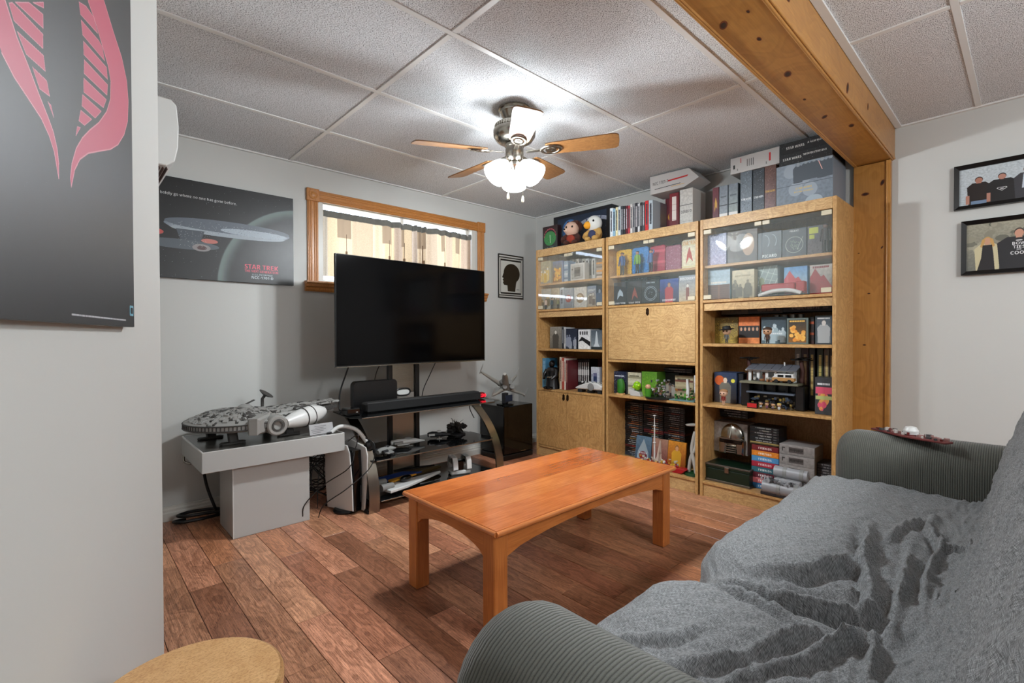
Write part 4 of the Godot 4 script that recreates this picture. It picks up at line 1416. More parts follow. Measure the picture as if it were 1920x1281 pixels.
		"vspine", "vspine2":
			var y := h * 0.1
			while y < h * 0.74:
				var l := 1.5 + g.randf() * 3.5
				bar(im, r, w * 0.3, y, w * 0.72, y + l, c)
				y += l + 1.2
			if s.m == "vspine2":
				bar(im, r, 0, h * 0.34, w, h * 0.52, c)
	if s.has("fr"):
		var f := H(s.fr); var t := maxf(2.0, w * 0.08)
		bar(im, r, 0, 0, w, t, f); bar(im, r, 0, h - t, w, h, f); bar(im, r, 0, 0, t, h, f); bar(im, r, w - t, 0, w, h, f)
	if s.has("fr2"):
		bar(im, r, w * 0.06, h * 0.19, w * 0.94, h * 0.2, H(s.fr2)); bar(im, r, 0, h * 0.9, w, h * 0.92, H(s.fr2))
	if s.has("tl"):      # a line of print too small to read
		var y: float = h * float(s.get("ty", 0.1))
		for k in 9:
			bar(im, r, w * (0.14 + 0.08 * k), y - h * 0.025, w * (0.14 + 0.08 * k + 0.055), y + h * 0.025, H(s.tl))
	if s.has("t"):
		print_text(im, r, s.t, w * float(s.get("tx", 0.5)), h * float(s.ty), h * float(s.th), w * (0.36 if s.has("t2") and s.has("tx2") else 0.84), H(s.tc))
	if s.has("t2"):
		print_text(im, r, s.t2, w * float(s.get("tx2", 0.5)), h * float(s.ty2), h * float(s.th) * 0.7, w * (0.44 if s.has("tx2") else 0.84), H(s.tc))

# a card box: the front (+z) carries its cover, the other faces the tone of the cover's edge
func case_mesh(w: float, h: float, d: float, uv: Rect2) -> ArrayMesh:
	var mb := MB.new()
	var x := w * 0.5
	var b := 0.0012
	var p0 := uv.position; var p1 := uv.end
	var e := Vector2(p0.x + uv.size.x * 0.02, p0.y)
	e = p0 + uv.size * Vector2(0.03, 0.03)
	var e1 := e
	mb.quad(Vector3(-x + b, b, 0), Vector3(x - b, b, 0), Vector3(x - b, h - b, 0), Vector3(-x + b, h - b, 0), Vector2(p0.x, p1.y), p1, Vector2(p1.x, p0.y), p0)
	for s: float in [-1.0, 1.0]:
		var q := [Vector3(s * x, 0, -b), Vector3(s * x, 0, -d), Vector3(s * x, h, -d), Vector3(s * x, h, -b)]
		if s < 0: mb.quad(q[1], q[0], q[3], q[2], e1, e1, e, e)
		else: mb.quad(q[0], q[1], q[2], q[3], e1, e1, e, e)
		var f := [Vector3(s * (x - b), b, 0), Vector3(s * x, 0, -b), Vector3(s * x, h, -b), Vector3(s * (x - b), h - b, 0)]
		if s < 0: mb.quad(f[1], f[0], f[3], f[2], e1, e1, e, e)
		else: mb.quad(f[0], f[1], f[2], f[3], e1, e1, e, e)
	mb.quad(Vector3(-x, h, -b), Vector3(x, h, -b), Vector3(x, h, -d), Vector3(-x, h, -d), e, e, e, e)
	mb.quad(Vector3(-x + b, h - b, 0), Vector3(x - b, h - b, 0), Vector3(x, h, -b), Vector3(-x, h, -b), e, e, e, e)
	mb.quad(Vector3(-x, 0, -d), Vector3(x, 0, -d), Vector3(x, 0, -b), Vector3(-x, 0, -b), e1, e1, e1, e1)
	mb.quad(Vector3(x, 0, -d), Vector3(-x, 0, -d), Vector3(-x, h, -d), Vector3(x, h, -d), e1, e1, e, e)
	return mb.mesh()

# a case, book or boxed set on the wall unit, its cover towards the room; size is width, height, depth
func case(n: String, label: String, cat: String, p: Vector3, size: Vector3, spec: Dictionary, group := "", tilt := 0.0):
	var o := single(n, case_mesh(size.x - 0.0008, size.y, size.z, cell(size.x, size.y, spec)), art_mat(), label, cat, p, Vector3(0, -90, 0), group)
	if tilt != 0.0:
		o.rotation_order = EULER_ORDER_YXZ
		o.rotation_degrees = Vector3(tilt, -90, 0)

const ORD := ["top", "second", "third", "fourth", "fifth", "sixth", "seventh", "eighth", "ninth", "tenth", "eleventh", "twelfth", "thirteenth", "fourteenth", "fifteenth", "sixteenth", "seventeenth", "eighteenth", "nineteenth", "twentieth", "twenty first", "twenty second", "twenty third", "twenty fourth", "twenty fifth", "twenty sixth", "twenty seventh", "twenty eighth", "twenty ninth", "thirtieth", "thirty first", "thirty second", "thirty third", "thirty fourth"]

func case_stack(side: String, p: Vector3, width: float, count: int, sd: int):
	var g := RandomNumberGenerator.new(); g.seed = 500 + sd
	var bases := ["0d0d0f", "121216", "171416", "1a1210", "101418", "0c0e0c", "1e1a18", "15171c"]
	var inks := ["c8c8c4", "d8d0c0", "b8443c", "c0a060", "a8b4c0", "d4d4d4", "8a8a88", "c87848"]
	for i in count:
		var k := count - 1 - i
		var base: String = bases[g.randi() % 8]
		var ink: String = inks[g.randi() % 8]
		var tone := "black"
		if (sd == 1 and k in [13, 14]) or (sd == 0 and k == 23) or (sd == 2 and k == 13):
			base = "4a1518"; tone = "dark red"
		elif sd == 1 and k in [3, 4]:
			base = "4a2a18"; tone = "brown"
		elif sd == 0 and k > 26:
			base = "26303c"; ink = "a8b4c0"; tone = "slate blue"
		var label := "%s film case, %s in the %s hand stack of thin cases" % [tone, ORD[k] if k > 0 else "topmost", side] if side != "middle" else "%s film case, %s in the middle stack of thin cases" % [tone, ORD[k] if k > 0 else "topmost"]
		case("disc_case", label, "case", p + Vector3((g.randf() - 0.5) * 0.006, i * 0.0147, (g.randf() - 0.5) * 0.003), Vector3(width, 0.0143, 0.135), {bg = base, b2 = base, m = "spine", c = ink}, "thin film cases stacked in the bottom of the middle unit")

func tin(label: String, p: Vector3, size: Vector3, spec: Dictionary, group: String):
	var t := thing("lunch_tin", label, "lunch box", p, -90.0, group)
	var uv := cell(size.x, size.y, spec)
	var rr := round_rect(size.x, size.y, minf(size.x, size.y) * 0.16, 5)
	var body := MB.new()
	var src := slab(rr, size.z, 0.006)
	var a := src.surface_get_arrays(0)
	var vv: PackedVector3Array = a[Mesh.ARRAY_VERTEX]
	for i in vv.size():
		body.v.append(vv[i]); body.n.append(a[Mesh.ARRAY_NORMAL][i])
		var f := Vector2(clampf(vv[i].x / size.x + 0.5, 0.02, 0.98), clampf(0.5 - vv[i].y / size.y, 0.02, 0.98))
		body.uv.append(uv.position + f * uv.size)
	part(t, "tin_body", body.mesh(), art_mat(), Vector3(0, size.y * 0.5, -size.z * 0.5))
	part(t, "handle", tube(curve([Vector3(-0.03, size.y, -size.z * 0.5), Vector3(-0.022, size.y + 0.012, -size.z * 0.5), Vector3(0.022, size.y + 0.012, -size.z * 0.5), Vector3(0.03, size.y, -size.z * 0.5)], 4), 0.003, 6), mats.dark_grey)
# ------------------------------------------------------------------ the oak wall unit: three cabinets side by side
func cabinet(label: String, z0: float, z1: float) -> Node3D:
	var t := thing("wall_unit_cabinet", label, "cabinet", Vector3(3.265, 0, (z0 + z1) * 0.5), 0.0, "three cabinets of the oak wall unit")
	var h := (z1 - z0) * 0.5
	var f := 3.07 - 3.265
	var b := 3.462 - 3.265
	for s in [-1, 1]:
		span(t, "side_panel", Vector3(f, 0, s * h - (0.018 if s > 0 else 0.0)), Vector3(b, 1.815, s * h + (0.018 if s < 0 else 0.0)), mats.oak_panel, 0.001, 1, Vector2(0.13 * s + z0, 0.2))
	var i := h - 0.0185
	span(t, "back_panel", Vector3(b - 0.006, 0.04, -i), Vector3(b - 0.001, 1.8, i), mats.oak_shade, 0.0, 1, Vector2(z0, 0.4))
	span(t, "top_panel", Vector3(f + 0.019, 1.797, -i), Vector3(b - 0.006, 1.814, i), mats.oak_panel, 0.001, 2)
	span(t, "fascia", Vector3(f + 0.001, 1.75, -i), Vector3(f + 0.019, 1.8145, i), mats.oak, 0.001, 2, Vector2(z0 * 2.0, 0.3))
	span(t, "shelf", Vector3(f + 0.026, 1.499, -i), Vector3(b - 0.006, 1.516, i), mats.oak_panel, 0.001, 2, Vector2(z0, 0.1))
	span(t, "shelf", Vector3(f + 0.001, 1.271, -i), Vector3(b - 0.006, 1.288, i), mats.oak_panel, 0.001, 2, Vector2(z0, 0.7))
	span(t, "shelf", Vector3(f + 0.004, 0.084, -i), Vector3(b - 0.006, 0.101, i), mats.oak_panel, 0.001, 2, Vector2(z0, 0.5))
	span(t, "kick_board", Vector3(f + 0.014, 0.0, -i), Vector3(f + 0.03, 0.084, i), mats.oak, 0.001, 2, Vector2(z0, 0.9))
	# two glass doors with their pivot clips
	for s in [-1, 1]:
		var a := -i + 0.003 if s < 0 else 0.0015
		var e := -0.0015 if s < 0 else i - 0.003
		var d := span(t, "glass_door", Vector3(f + 0.004, 1.293, a), Vector3(f + 0.009, 1.746, e), mats.pane, 0.0)
		for y in [[0.2125, 0.12], [-0.2125, 0.12]]:
			part(d, "hinge_clip", gbox(Vector3(0.013, 0.027, 0.05), 0.002), mat("clip_cream", Color(0.78, 0.74, 0.64), 0.4), Vector3(0, y[0], s * ((e - a) * 0.5 - 0.026)))
			if y[0] > 0:
				part(d, "hinge_clip", gbox(Vector3(0.013, 0.024, 0.04), 0.002), mats.clip_cream, Vector3(0, y[0], -s * ((e - a) * 0.5 - 0.021)))
	return t

func key_pull(parent: Node, p: Vector3):
	var k := part(parent, "key_plate", slab(PackedVector2Array([Vector2(0.0, 0.03), Vector2(-0.006, 0.022), Vector2(-0.011, 0.02), Vector2(-0.011, -0.016), Vector2(-0.006, -0.02), Vector2(0.0, -0.028), Vector2(0.006, -0.02), Vector2(0.011, -0.016), Vector2(0.011, 0.02), Vector2(0.006, 0.022)]), 0.004, 0.001), mats.bronze, p, Vector3(0, -90, 0))
	part(k, "ring_pull", tube(curve([Vector3(-0.006, 0.008, 0.003), Vector3(-0.008, -0.012, 0.006), Vector3(0, -0.02, 0.007), Vector3(0.008, -0.012, 0.006), Vector3(0.006, 0.008, 0.003)], 4), 0.0018, 6), mats.bronze)

func wall_unit():
	var f := 3.07 - 3.265
	var b := 3.455 - 3.265
	# left: glass above, two open shelves, double oak doors
	var l := cabinet("oak wall cabinet with double doors at the bottom, nearest the room corner", -2.992, -2.258)
	var i := 0.367 - 0.0185
	span(l, "rail", Vector3(f + 0.016, 1.22, -i), Vector3(f + 0.032, 1.271, i), mats.oak, 0.001, 2, Vector2(0.5, 0.2))
	span(l, "shelf", Vector3(f + 0.004, 0.929, -i), Vector3(b, 0.946, i), mats.oak_panel, 0.001, 2, Vector2(0.1, 0.6))
	span(l, "shelf", Vector3(f + 0.001, 0.579, -i), Vector3(b, 0.597, i), mats.oak_panel, 0.001, 2, Vector2(0.8, 0.6))
	for s in [-1, 1]:
		var d := span(l, "door", Vector3(f + 0.002, 0.104, -i + 0.002 if s < 0 else -0.026), Vector3(f + 0.019, 0.576, -0.029 if s < 0 else i - 0.002), mats.oak_panel, 0.0015, 1, Vector2(0.3 * s, 0.33))
		key_pull(d, Vector3(-0.0105, 0.2, (0.14 if s < 0 else -0.165)))
	# middle: glass above, drop front, two open bays
	var m := cabinet("oak wall cabinet with a drop front panel, middle one of the three", -2.24, -1.502)
	i = 0.369 - 0.0185
	var dp := span(m, "drop_front", Vector3(f + 0.001, 0.879, -i + 0.002), Vector3(f + 0.018, 1.268, i - 0.002), mats.oak, 0.0015, 2, Vector2(0.25, 0.15))
	key_pull(dp, Vector3(-0.0105, 0.155, -0.007))
	span(m, "shelf", Vector3(f + 0.001, 0.858, -i), Vector3(b, 0.876, i), mats.oak_panel, 0.001, 2, Vector2(0.6, 0.1))
	span(m, "shelf", Vector3(f + 0.002, 0.591, -i), Vector3(b, 0.609, i), mats.oak_panel, 0.001, 2, Vector2(0.3, 0.8))
	# right: glass above, three open bays
	var r := cabinet("oak wall cabinet with three open bays, beside the pine post", -1.488, -0.724)
	i = 0.382 - 0.0185
	span(r, "rail", Vector3(f + 0.016, 1.22, -i), Vector3(f + 0.032, 1.271, i), mats.oak, 0.001, 2, Vector2(0.1, 0.8))
	span(r, "shelf", Vector3(f + 0.004, 0.987, -i), Vector3(b, 1.005, i), mats.oak_panel, 0.001, 2, Vector2(0.4, 0.3))
	span(r, "shelf", Vector3(f + 0.002, 0.593, -i), Vector3(b, 0.611, i), mats.oak_panel, 0.001, 2, Vector2(0.9, 0.4))

# ------------------------------------------------------------------ pictures
func picture_mat(key: String, im: Image, rough := 0.35) -> StandardMaterial3D:
	return textured(key, tex_of(im), Color.WHITE, rough)

# a flat print on a board: front face (+z) carries the picture
func print_mesh(w: float, h: float, z := 0.0) -> ArrayMesh:
	var mb := MB.new()
	mb.quad(Vector3(-w / 2, -h / 2, z), Vector3(w / 2, -h / 2, z), Vector3(w / 2, h / 2, z), Vector3(-w / 2, h / 2, z))
	mb.quad(Vector3(w / 2, -h / 2, z - 0.0008), Vector3(-w / 2, -h / 2, z - 0.0008), Vector3(-w / 2, h / 2, z - 0.0008), Vector3(w / 2, h / 2, z - 0.0008))
	return mb.mesh()

func wall_pictures():
	tall_poster()
	space_poster()
	silhouette_picture()
	photo_frames()

func tall_poster():
	# laminated board on the slanted partition; lower right corner sits at u = 0 below
	var w := 0.70; var h := 1.0
	var W := 840; var Hh := 1200
	var im := Image.create(W, Hh, false, Image.FORMAT_RGB8)
	var r := Rect2i(0, 0, W, Hh)
	im.fill(Color(0.075, 0.075, 0.085))
	var n := FastNoiseLite.new(); n.seed = 8; n.frequency = 0.02
	for j in Hh:
		for i in W:
			var k := 0.07 + 0.012 * n.get_noise_2d(i, j)
			im.set_pixel(i, j, Color(k, k, k * 1.12))
	for k in 160:
		im.set_pixel(rng.randi() % W, rng.randi() % Hh, Color(0.4, 0.42, 0.5))
	# emblem: two blade shapes with slanted bars inside. Points in metres from the lower right corner
	var pt := func(x: float, y: float) -> Vector2: return Vector2(W + 0.93 * x / w * W, Hh - 0.93 * y / h * Hh)
	var pink := Color(0.72, 0.24, 0.36)
	poster_blade(im, r, pt, pink)
	var t := thing("poster", "tall dark poster board with a large pink blade shaped emblem on the slanted wall", "poster")
	var d := Vector3(0.2913, 0, -0.9566)
	var nrm := Vector3(0.9566, 0, 0.2913)
	var c := Vector3(0.132, 1.083, -1.563) - d * (w * 0.5 + 0.1) + Vector3(0, h * 0.5, 0) + nrm * 0.012
	t.position = c
	t.rotation.y = atan2(nrm.x, nrm.z)
	part(t, "board", gbox(Vector3(w, h, 0.018), 0.001), mats.black_satin, Vector3(0, 0, 0))
	var pm := picture_mat("tall_print", im, 0.45)
	pm.metallic_specular = 1.0
	part(t, "print", print_mesh(w - 0.001, h - 0.001, 0.0097), pm)
	# a small printed mark in the corner
	part(t, "corner_mark", slab(round_rect(0.03, 0.024, 0.004), 0.0006), paint(Color(0.45, 0.65, 0.72), 0.4), Vector3(w * 0.5 - 0.024, -h * 0.5 + 0.038, 0.0099))
	part(t, "corner_mark", slab(round_rect(0.018, 0.014, 0.004), 0.0006), mats.dark_grey, Vector3(w * 0.5 - 0.024, -h * 0.5 + 0.038, 0.0104))

func poster_blade(im: Image, r: Rect2i, pt: Callable, pink: Color):
	var shape := func(list: Array, c: Color):
		var q := PackedVector2Array()
		for v in list:
			q.append(pt.call(v[0], v[1]))
		fill_poly(im, r, q, c)
	var pale := Color(0.8, 0.5, 0.56)
	var right := [[-0.36, 0.95], [-0.28, 0.82], [-0.212, 0.7], [-0.148, 0.671], [-0.083, 0.646], [-0.043, 0.61], [-0.031, 0.566], [-0.039, 0.513], [-0.072, 0.467], [-0.124, 0.424], [-0.182, 0.393], [-0.25, 0.366], [-0.324, 0.336], [-0.37, 0.309], [-0.397, 0.281], [-0.414, 0.245],
		[-0.418, 0.261], [-0.41, 0.288], [-0.388, 0.323], [-0.356, 0.354], [-0.314, 0.385], [-0.258, 0.422], [-0.206, 0.466], [-0.178, 0.505], [-0.173, 0.548], [-0.191, 0.573], [-0.231, 0.598], [-0.278, 0.625], [-0.313, 0.638], [-0.35, 0.74]]
	shape.call(right, pink)
	for i in range(2, right.size() - 1):
		stroke(im, r, pt.call(right[i][0], right[i][1]), pt.call(right[i + 1][0], right[i + 1][1]), 1.6, pale)
	var left := [[-0.5, 0.95], [-0.58, 0.8], [-0.67, 0.62], [-0.695, 0.48], [-0.69, 0.39], [-0.654, 0.358], [-0.621, 0.342], [-0.576, 0.33], [-0.535, 0.319], [-0.507, 0.303], [-0.487, 0.283], [-0.47, 0.244], [-0.469, 0.271], [-0.475, 0.293], [-0.489, 0.315], [-0.512, 0.333], [-0.544, 0.355], [-0.574, 0.378], [-0.611, 0.403], [-0.63, 0.422], [-0.644, 0.436], [-0.648, 0.5], [-0.6, 0.63], [-0.53, 0.75]]
	shape.call(left, pink)
	for i in range(5, left.size() - 4):
		stroke(im, r, pt.call(left[i][0], left[i][1]), pt.call(left[i + 1][0], left[i + 1][1]), 1.6, pale)
	for b in [[[-0.364, 0.606], [-0.326, 0.621], [-0.282, 0.626], [-0.258, 0.606], [-0.357, 0.587]], [[-0.354, 0.578], [-0.251, 0.595], [-0.231, 0.595], [-0.214, 0.572], [-0.347, 0.554]], [[-0.343, 0.544], [-0.202, 0.564], [-0.196, 0.541], [-0.342, 0.519]], [[-0.34, 0.51], [-0.196, 0.529], [-0.201, 0.504], [-0.342, 0.483]],
		[[-0.344, 0.473], [-0.207, 0.492], [-0.227, 0.466], [-0.345, 0.446]], [[-0.352, 0.438], [-0.242, 0.452], [-0.281, 0.422], [-0.356, 0.415]], [[-0.362, 0.404], [-0.302, 0.411], [-0.343, 0.383], [-0.373, 0.38]], [[-0.381, 0.366], [-0.365, 0.37], [-0.389, 0.346]],
		[[-0.614, 0.451], [-0.571, 0.477], [-0.523, 0.488], [-0.523, 0.466]], [[-0.633, 0.438], [-0.623, 0.445], [-0.524, 0.456], [-0.525, 0.433], [-0.619, 0.422]], [[-0.61, 0.412], [-0.523, 0.423], [-0.517, 0.401], [-0.583, 0.394]], [[-0.563, 0.385], [-0.512, 0.388], [-0.502, 0.368], [-0.539, 0.363]], [[-0.509, 0.356], [-0.497, 0.355], [-0.487, 0.34]], [[-0.558, 0.485], [-0.52, 0.509], [-0.52, 0.5]],
		[[-0.6, 0.5], [-0.52, 0.55], [-0.52, 0.53], [-0.62, 0.47]], [[-0.38, 0.66], [-0.33, 0.68], [-0.3, 0.655], [-0.37, 0.63]]]:
		shape.call(b, pink)
		for i in b.size():
			var q: Array = b[(i + 1) % b.size()]
			stroke(im, r, pt.call(b[i][0], b[i][1]), pt.call(q[0], q[1]), 0.9, pale)
	# a line of print too small to read along the foot
	var x := -0.42
	while x < -0.078:
		var l := 0.002 + rng.randf() * 0.005
		var p: Vector2 = pt.call(x, 0.0165)
		bar(im, r, p.x, p.y, p.x + l * 1200.0, p.y + 3.0, Color(0.7, 0.7, 0.72))
		x += l + 0.0016

func space_poster():
	var w := 0.90; var h := 0.578
	var W := 1080; var Hh := 694
	var im := Image.create(W, Hh, false, Image.FORMAT_RGB8)
	var r := Rect2i(0, 0, W, Hh)
	var n := FastNoiseLite.new(); n.seed = 18; n.frequency = 0.006; n.fractal_octaves = 3
	# planet: a huge dark disc with a pale rim towards the lower left
	var pc := Vector2(1180, 720); var pr := 640.0
	for j in Hh:
		for i in W:
			var p := Vector2(i, j)
			var dd := p.distance_to(pc)
			var k := 0.035 + 0.01 * n.get_noise_2d(i, j)
			var col := Color(k, k, k * 1.15)
			if dd < pr:
				var rim := smoothstep(pr - 105.0, pr - 12.0, dd) * (1.0 - smoothstep(pr - 12.0, pr, dd))
				var s := 0.09 + 0.035 * n.get_noise_2d(i * 1.5, j * 1.5)
				col = Color(s, s, s * 1.05).lerp(Color(0.5, 0.58, 0.56), rim * 0.75)
			im.set_pixel(i, j, col)
	for k in 240:
		var x := rng.randi() % W; var y := rng.randi() % Hh
		if Vector2(x, y).distance_to(pc) > pr:
			dot(im, r, x, y, 0.4 + rng.randf(), 0.4 + rng.randf(), Color(0.8, 0.82, 0.85))
	# a plain disc shaped ship with a stalk and a lower hull
	var hull := Color(0.42, 0.46, 0.5)
	for k in 60:
		var q := k / 59.0
		dot(im, r, 640, 315 + q * 28.0, 410.0 - q * 40.0, 52.0 - q * 22.0, hull.lerp(Color(0.62, 0.65, 0.68), q * 0.8) if k % 6 else hull.darkened(0.25))
	dot(im, r, 640, 300, 406, 44, Color(0.34, 0.37, 0.41))
	dot(im, r, 800, 322, 230, 24, Color(0.6, 0.64, 0.68))
	fill_poly(im, r, PackedVector2Array([Vector2(300, 350), Vector2(470, 350), Vector2(440, 440), Vector2(330, 440)]), Color(0.26, 0.29, 0.32))
	dot(im, r, 330, 455, 230, 34, Color(0.3, 0.33, 0.36))
	dot(im, r, 450, 468, 56, 26, Color(0.52, 0.5, 0.5))
	dot(im, r, 452, 468, 30, 15, Color(0.3, 0.2, 0.2))
	dot(im, r, 170, 385, 60, 22, Color(0.72, 0.3, 0.28))
	dot(im, r, 500, 415, 52, 17, Color(0.7, 0.4, 0.36))
	for k in 260:
		var a := rng.randf() * TAU
		var q := sqrt(rng.randf())
		var p := Vector2(640 + cos(a) * q * 380, 318 + sin(a) * q * 40)
		dot(im, r, p.x, p.y, 2.5, 0.8, Color(0.2, 0.22, 0.25) if k % 2 else Color(0.78, 0.8, 0.8))
	for k in 60:
		dot(im, r, 300 + rng.randf() * 180, 360 + rng.randf() * 110, 2.0, 1.0, Color(0.75, 0.77, 0.78))
	print_text(im, r, "...to boldly go where no one has gone before.", 420, 118, 18, 600, Color(0.86, 0.86, 0.86), "i", 0.0)
	print_text(im, r, "STAR TREK", 845, 572, 34, 250, Color(0.83, 0.24, 0.34), "bi")
	print_text(im, r, "THE NEXT GENERATION", 845, 605, 17, 236, Color(0.83, 0.24, 0.34), "bi")
	print_text(im, r, "U.S.S. ENTERPRISE", 850, 630, 12, 190, Color(0.62, 0.66, 0.68), "b")
	print_text(im, r, "NCC-1701-D", 850, 652, 20, 190, Color(0.7, 0.73, 0.75), "b")
	var t := thing("poster", "wide space poster with pale planet rim and disc shaped ship on the back wall", "poster", Vector3(1.128 - w * 0.5, 1.688, WALL_Z + 0.013))
	part(t, "board", gbox(Vector3(w, h, 0.022), 0.001), mats.black_satin)
	part(t, "print", print_mesh(w - 0.001, h - 0.001, 0.0117), picture_mat("space_print", im, 0.4))

func frame_of(t: Node3D, w: float, h: float, bar_w: float, depth: float, m: Material):
	# mitred frame with a sloping inner face
	for s in [-1, 1]:
		for o in [[w, h, 0.0], [h, w, 90.0]]:
			var L: float = o[0] * 0.5
			var off: float = o[1] * 0.5
			var mb := MB.new()
			var y1: float = s * off
			var y0: float = s * (off - bar_w)
			var a := [Vector3(-L, y1, 0), Vector3(L, y1, 0), Vector3(L, y1, depth), Vector3(-L, y1, depth), Vector3(-L + bar_w, y0, depth * 0.55), Vector3(L - bar_w, y0, depth * 0.55), Vector3(L - bar_w, y0, 0), Vector3(-L + bar_w, y0, 0)]
			var qs := [[0, 1, 2, 3], [3, 2, 5, 4], [4, 5, 6, 7]]
			for q in qs:
				if s < 0: mb.quad(a[q[0]], a[q[1]], a[q[2]], a[q[3]])
				else: mb.quad(a[q[3]], a[q[2]], a[q[1]], a[q[0]])
			part(t, "frame_bar", mb.mesh(), m, Vector3.ZERO, Vector3(0, 0, o[2]))

func silhouette_picture():
	var W := 240; var Hh := 330
	var im := Image.create(W, Hh, false, Image.FORMAT_RGB8)
	im.fill(Color(0.78, 0.77, 0.74))
	var r := Rect2i(0, 0, W, Hh)
	var br := Color(0.16, 0.12, 0.065)
	for b in [[0.035, 0.06], [0.09, 0.125], [0.89, 0.925], [0.95, 0.97]]:
		bar(im, r, 0 if b[0] < 0.05 or b[0] > 0.94 else W * 0.06, Hh * b[0], W if b[0] < 0.05 or b[0] > 0.94 else W * 0.94, Hh * b[1], Color(0.15, 0.14, 0.12))
	bar(im, r, W * 0.05, Hh * 0.09, W * 0.065, Hh * 0.92, Color(0.2, 0.19, 0.17))
	bar(im, r, W * 0.935, Hh * 0.09, W * 0.95, Hh * 0.92, Color(0.2, 0.19, 0.17))
	# head in profile, turned left
	dot(im, r, W * 0.53, Hh * 0.42, W * 0.35, Hh * 0.235, br)
	fill_poly(im, r, PackedVector2Array([Vector2(W * 0.22, Hh * 0.34), Vector2(W * 0.17, Hh * 0.44), Vector2(W * 0.12, Hh * 0.53), Vector2(W * 0.18, Hh * 0.55), Vector2(W * 0.14, Hh * 0.59), Vector2(W * 0.18, Hh * 0.62), Vector2(W * 0.15, Hh * 0.66), Vector2(W * 0.2, Hh * 0.71), Vector2(W * 0.34, Hh * 0.72), Vector2(W * 0.36, Hh * 0.86), Vector2(W * 0.68, Hh * 0.86), Vector2(W * 0.72, Hh * 0.66), Vector2(W * 0.8, Hh * 0.5), Vector2(W * 0.5, Hh * 0.34)]), br)
	bar(im, r, W * 0.74, Hh * 0.8, W * 0.86, Hh * 0.81, Color(0.4, 0.4, 0.4))
	var t := thing("framed_picture", "small framed print of a dark brown head in profile between television and corner", "picture", Vector3(3.118, 1.62, WALL_Z + 0.001))
	part(t, "backing", gbox(Vector3(0.31, 0.4, 0.006), 0.0005), mats.dark_grey, Vector3(0, 0, 0.004))
	part(t, "print", print_mesh(0.298, 0.388, 0.0085), picture_mat("profile_print", im, 0.5))
	frame_of(t, 0.318, 0.408, 0.01, 0.016, mat("frame_brown", Color(0.09, 0.065, 0.045), 0.4))

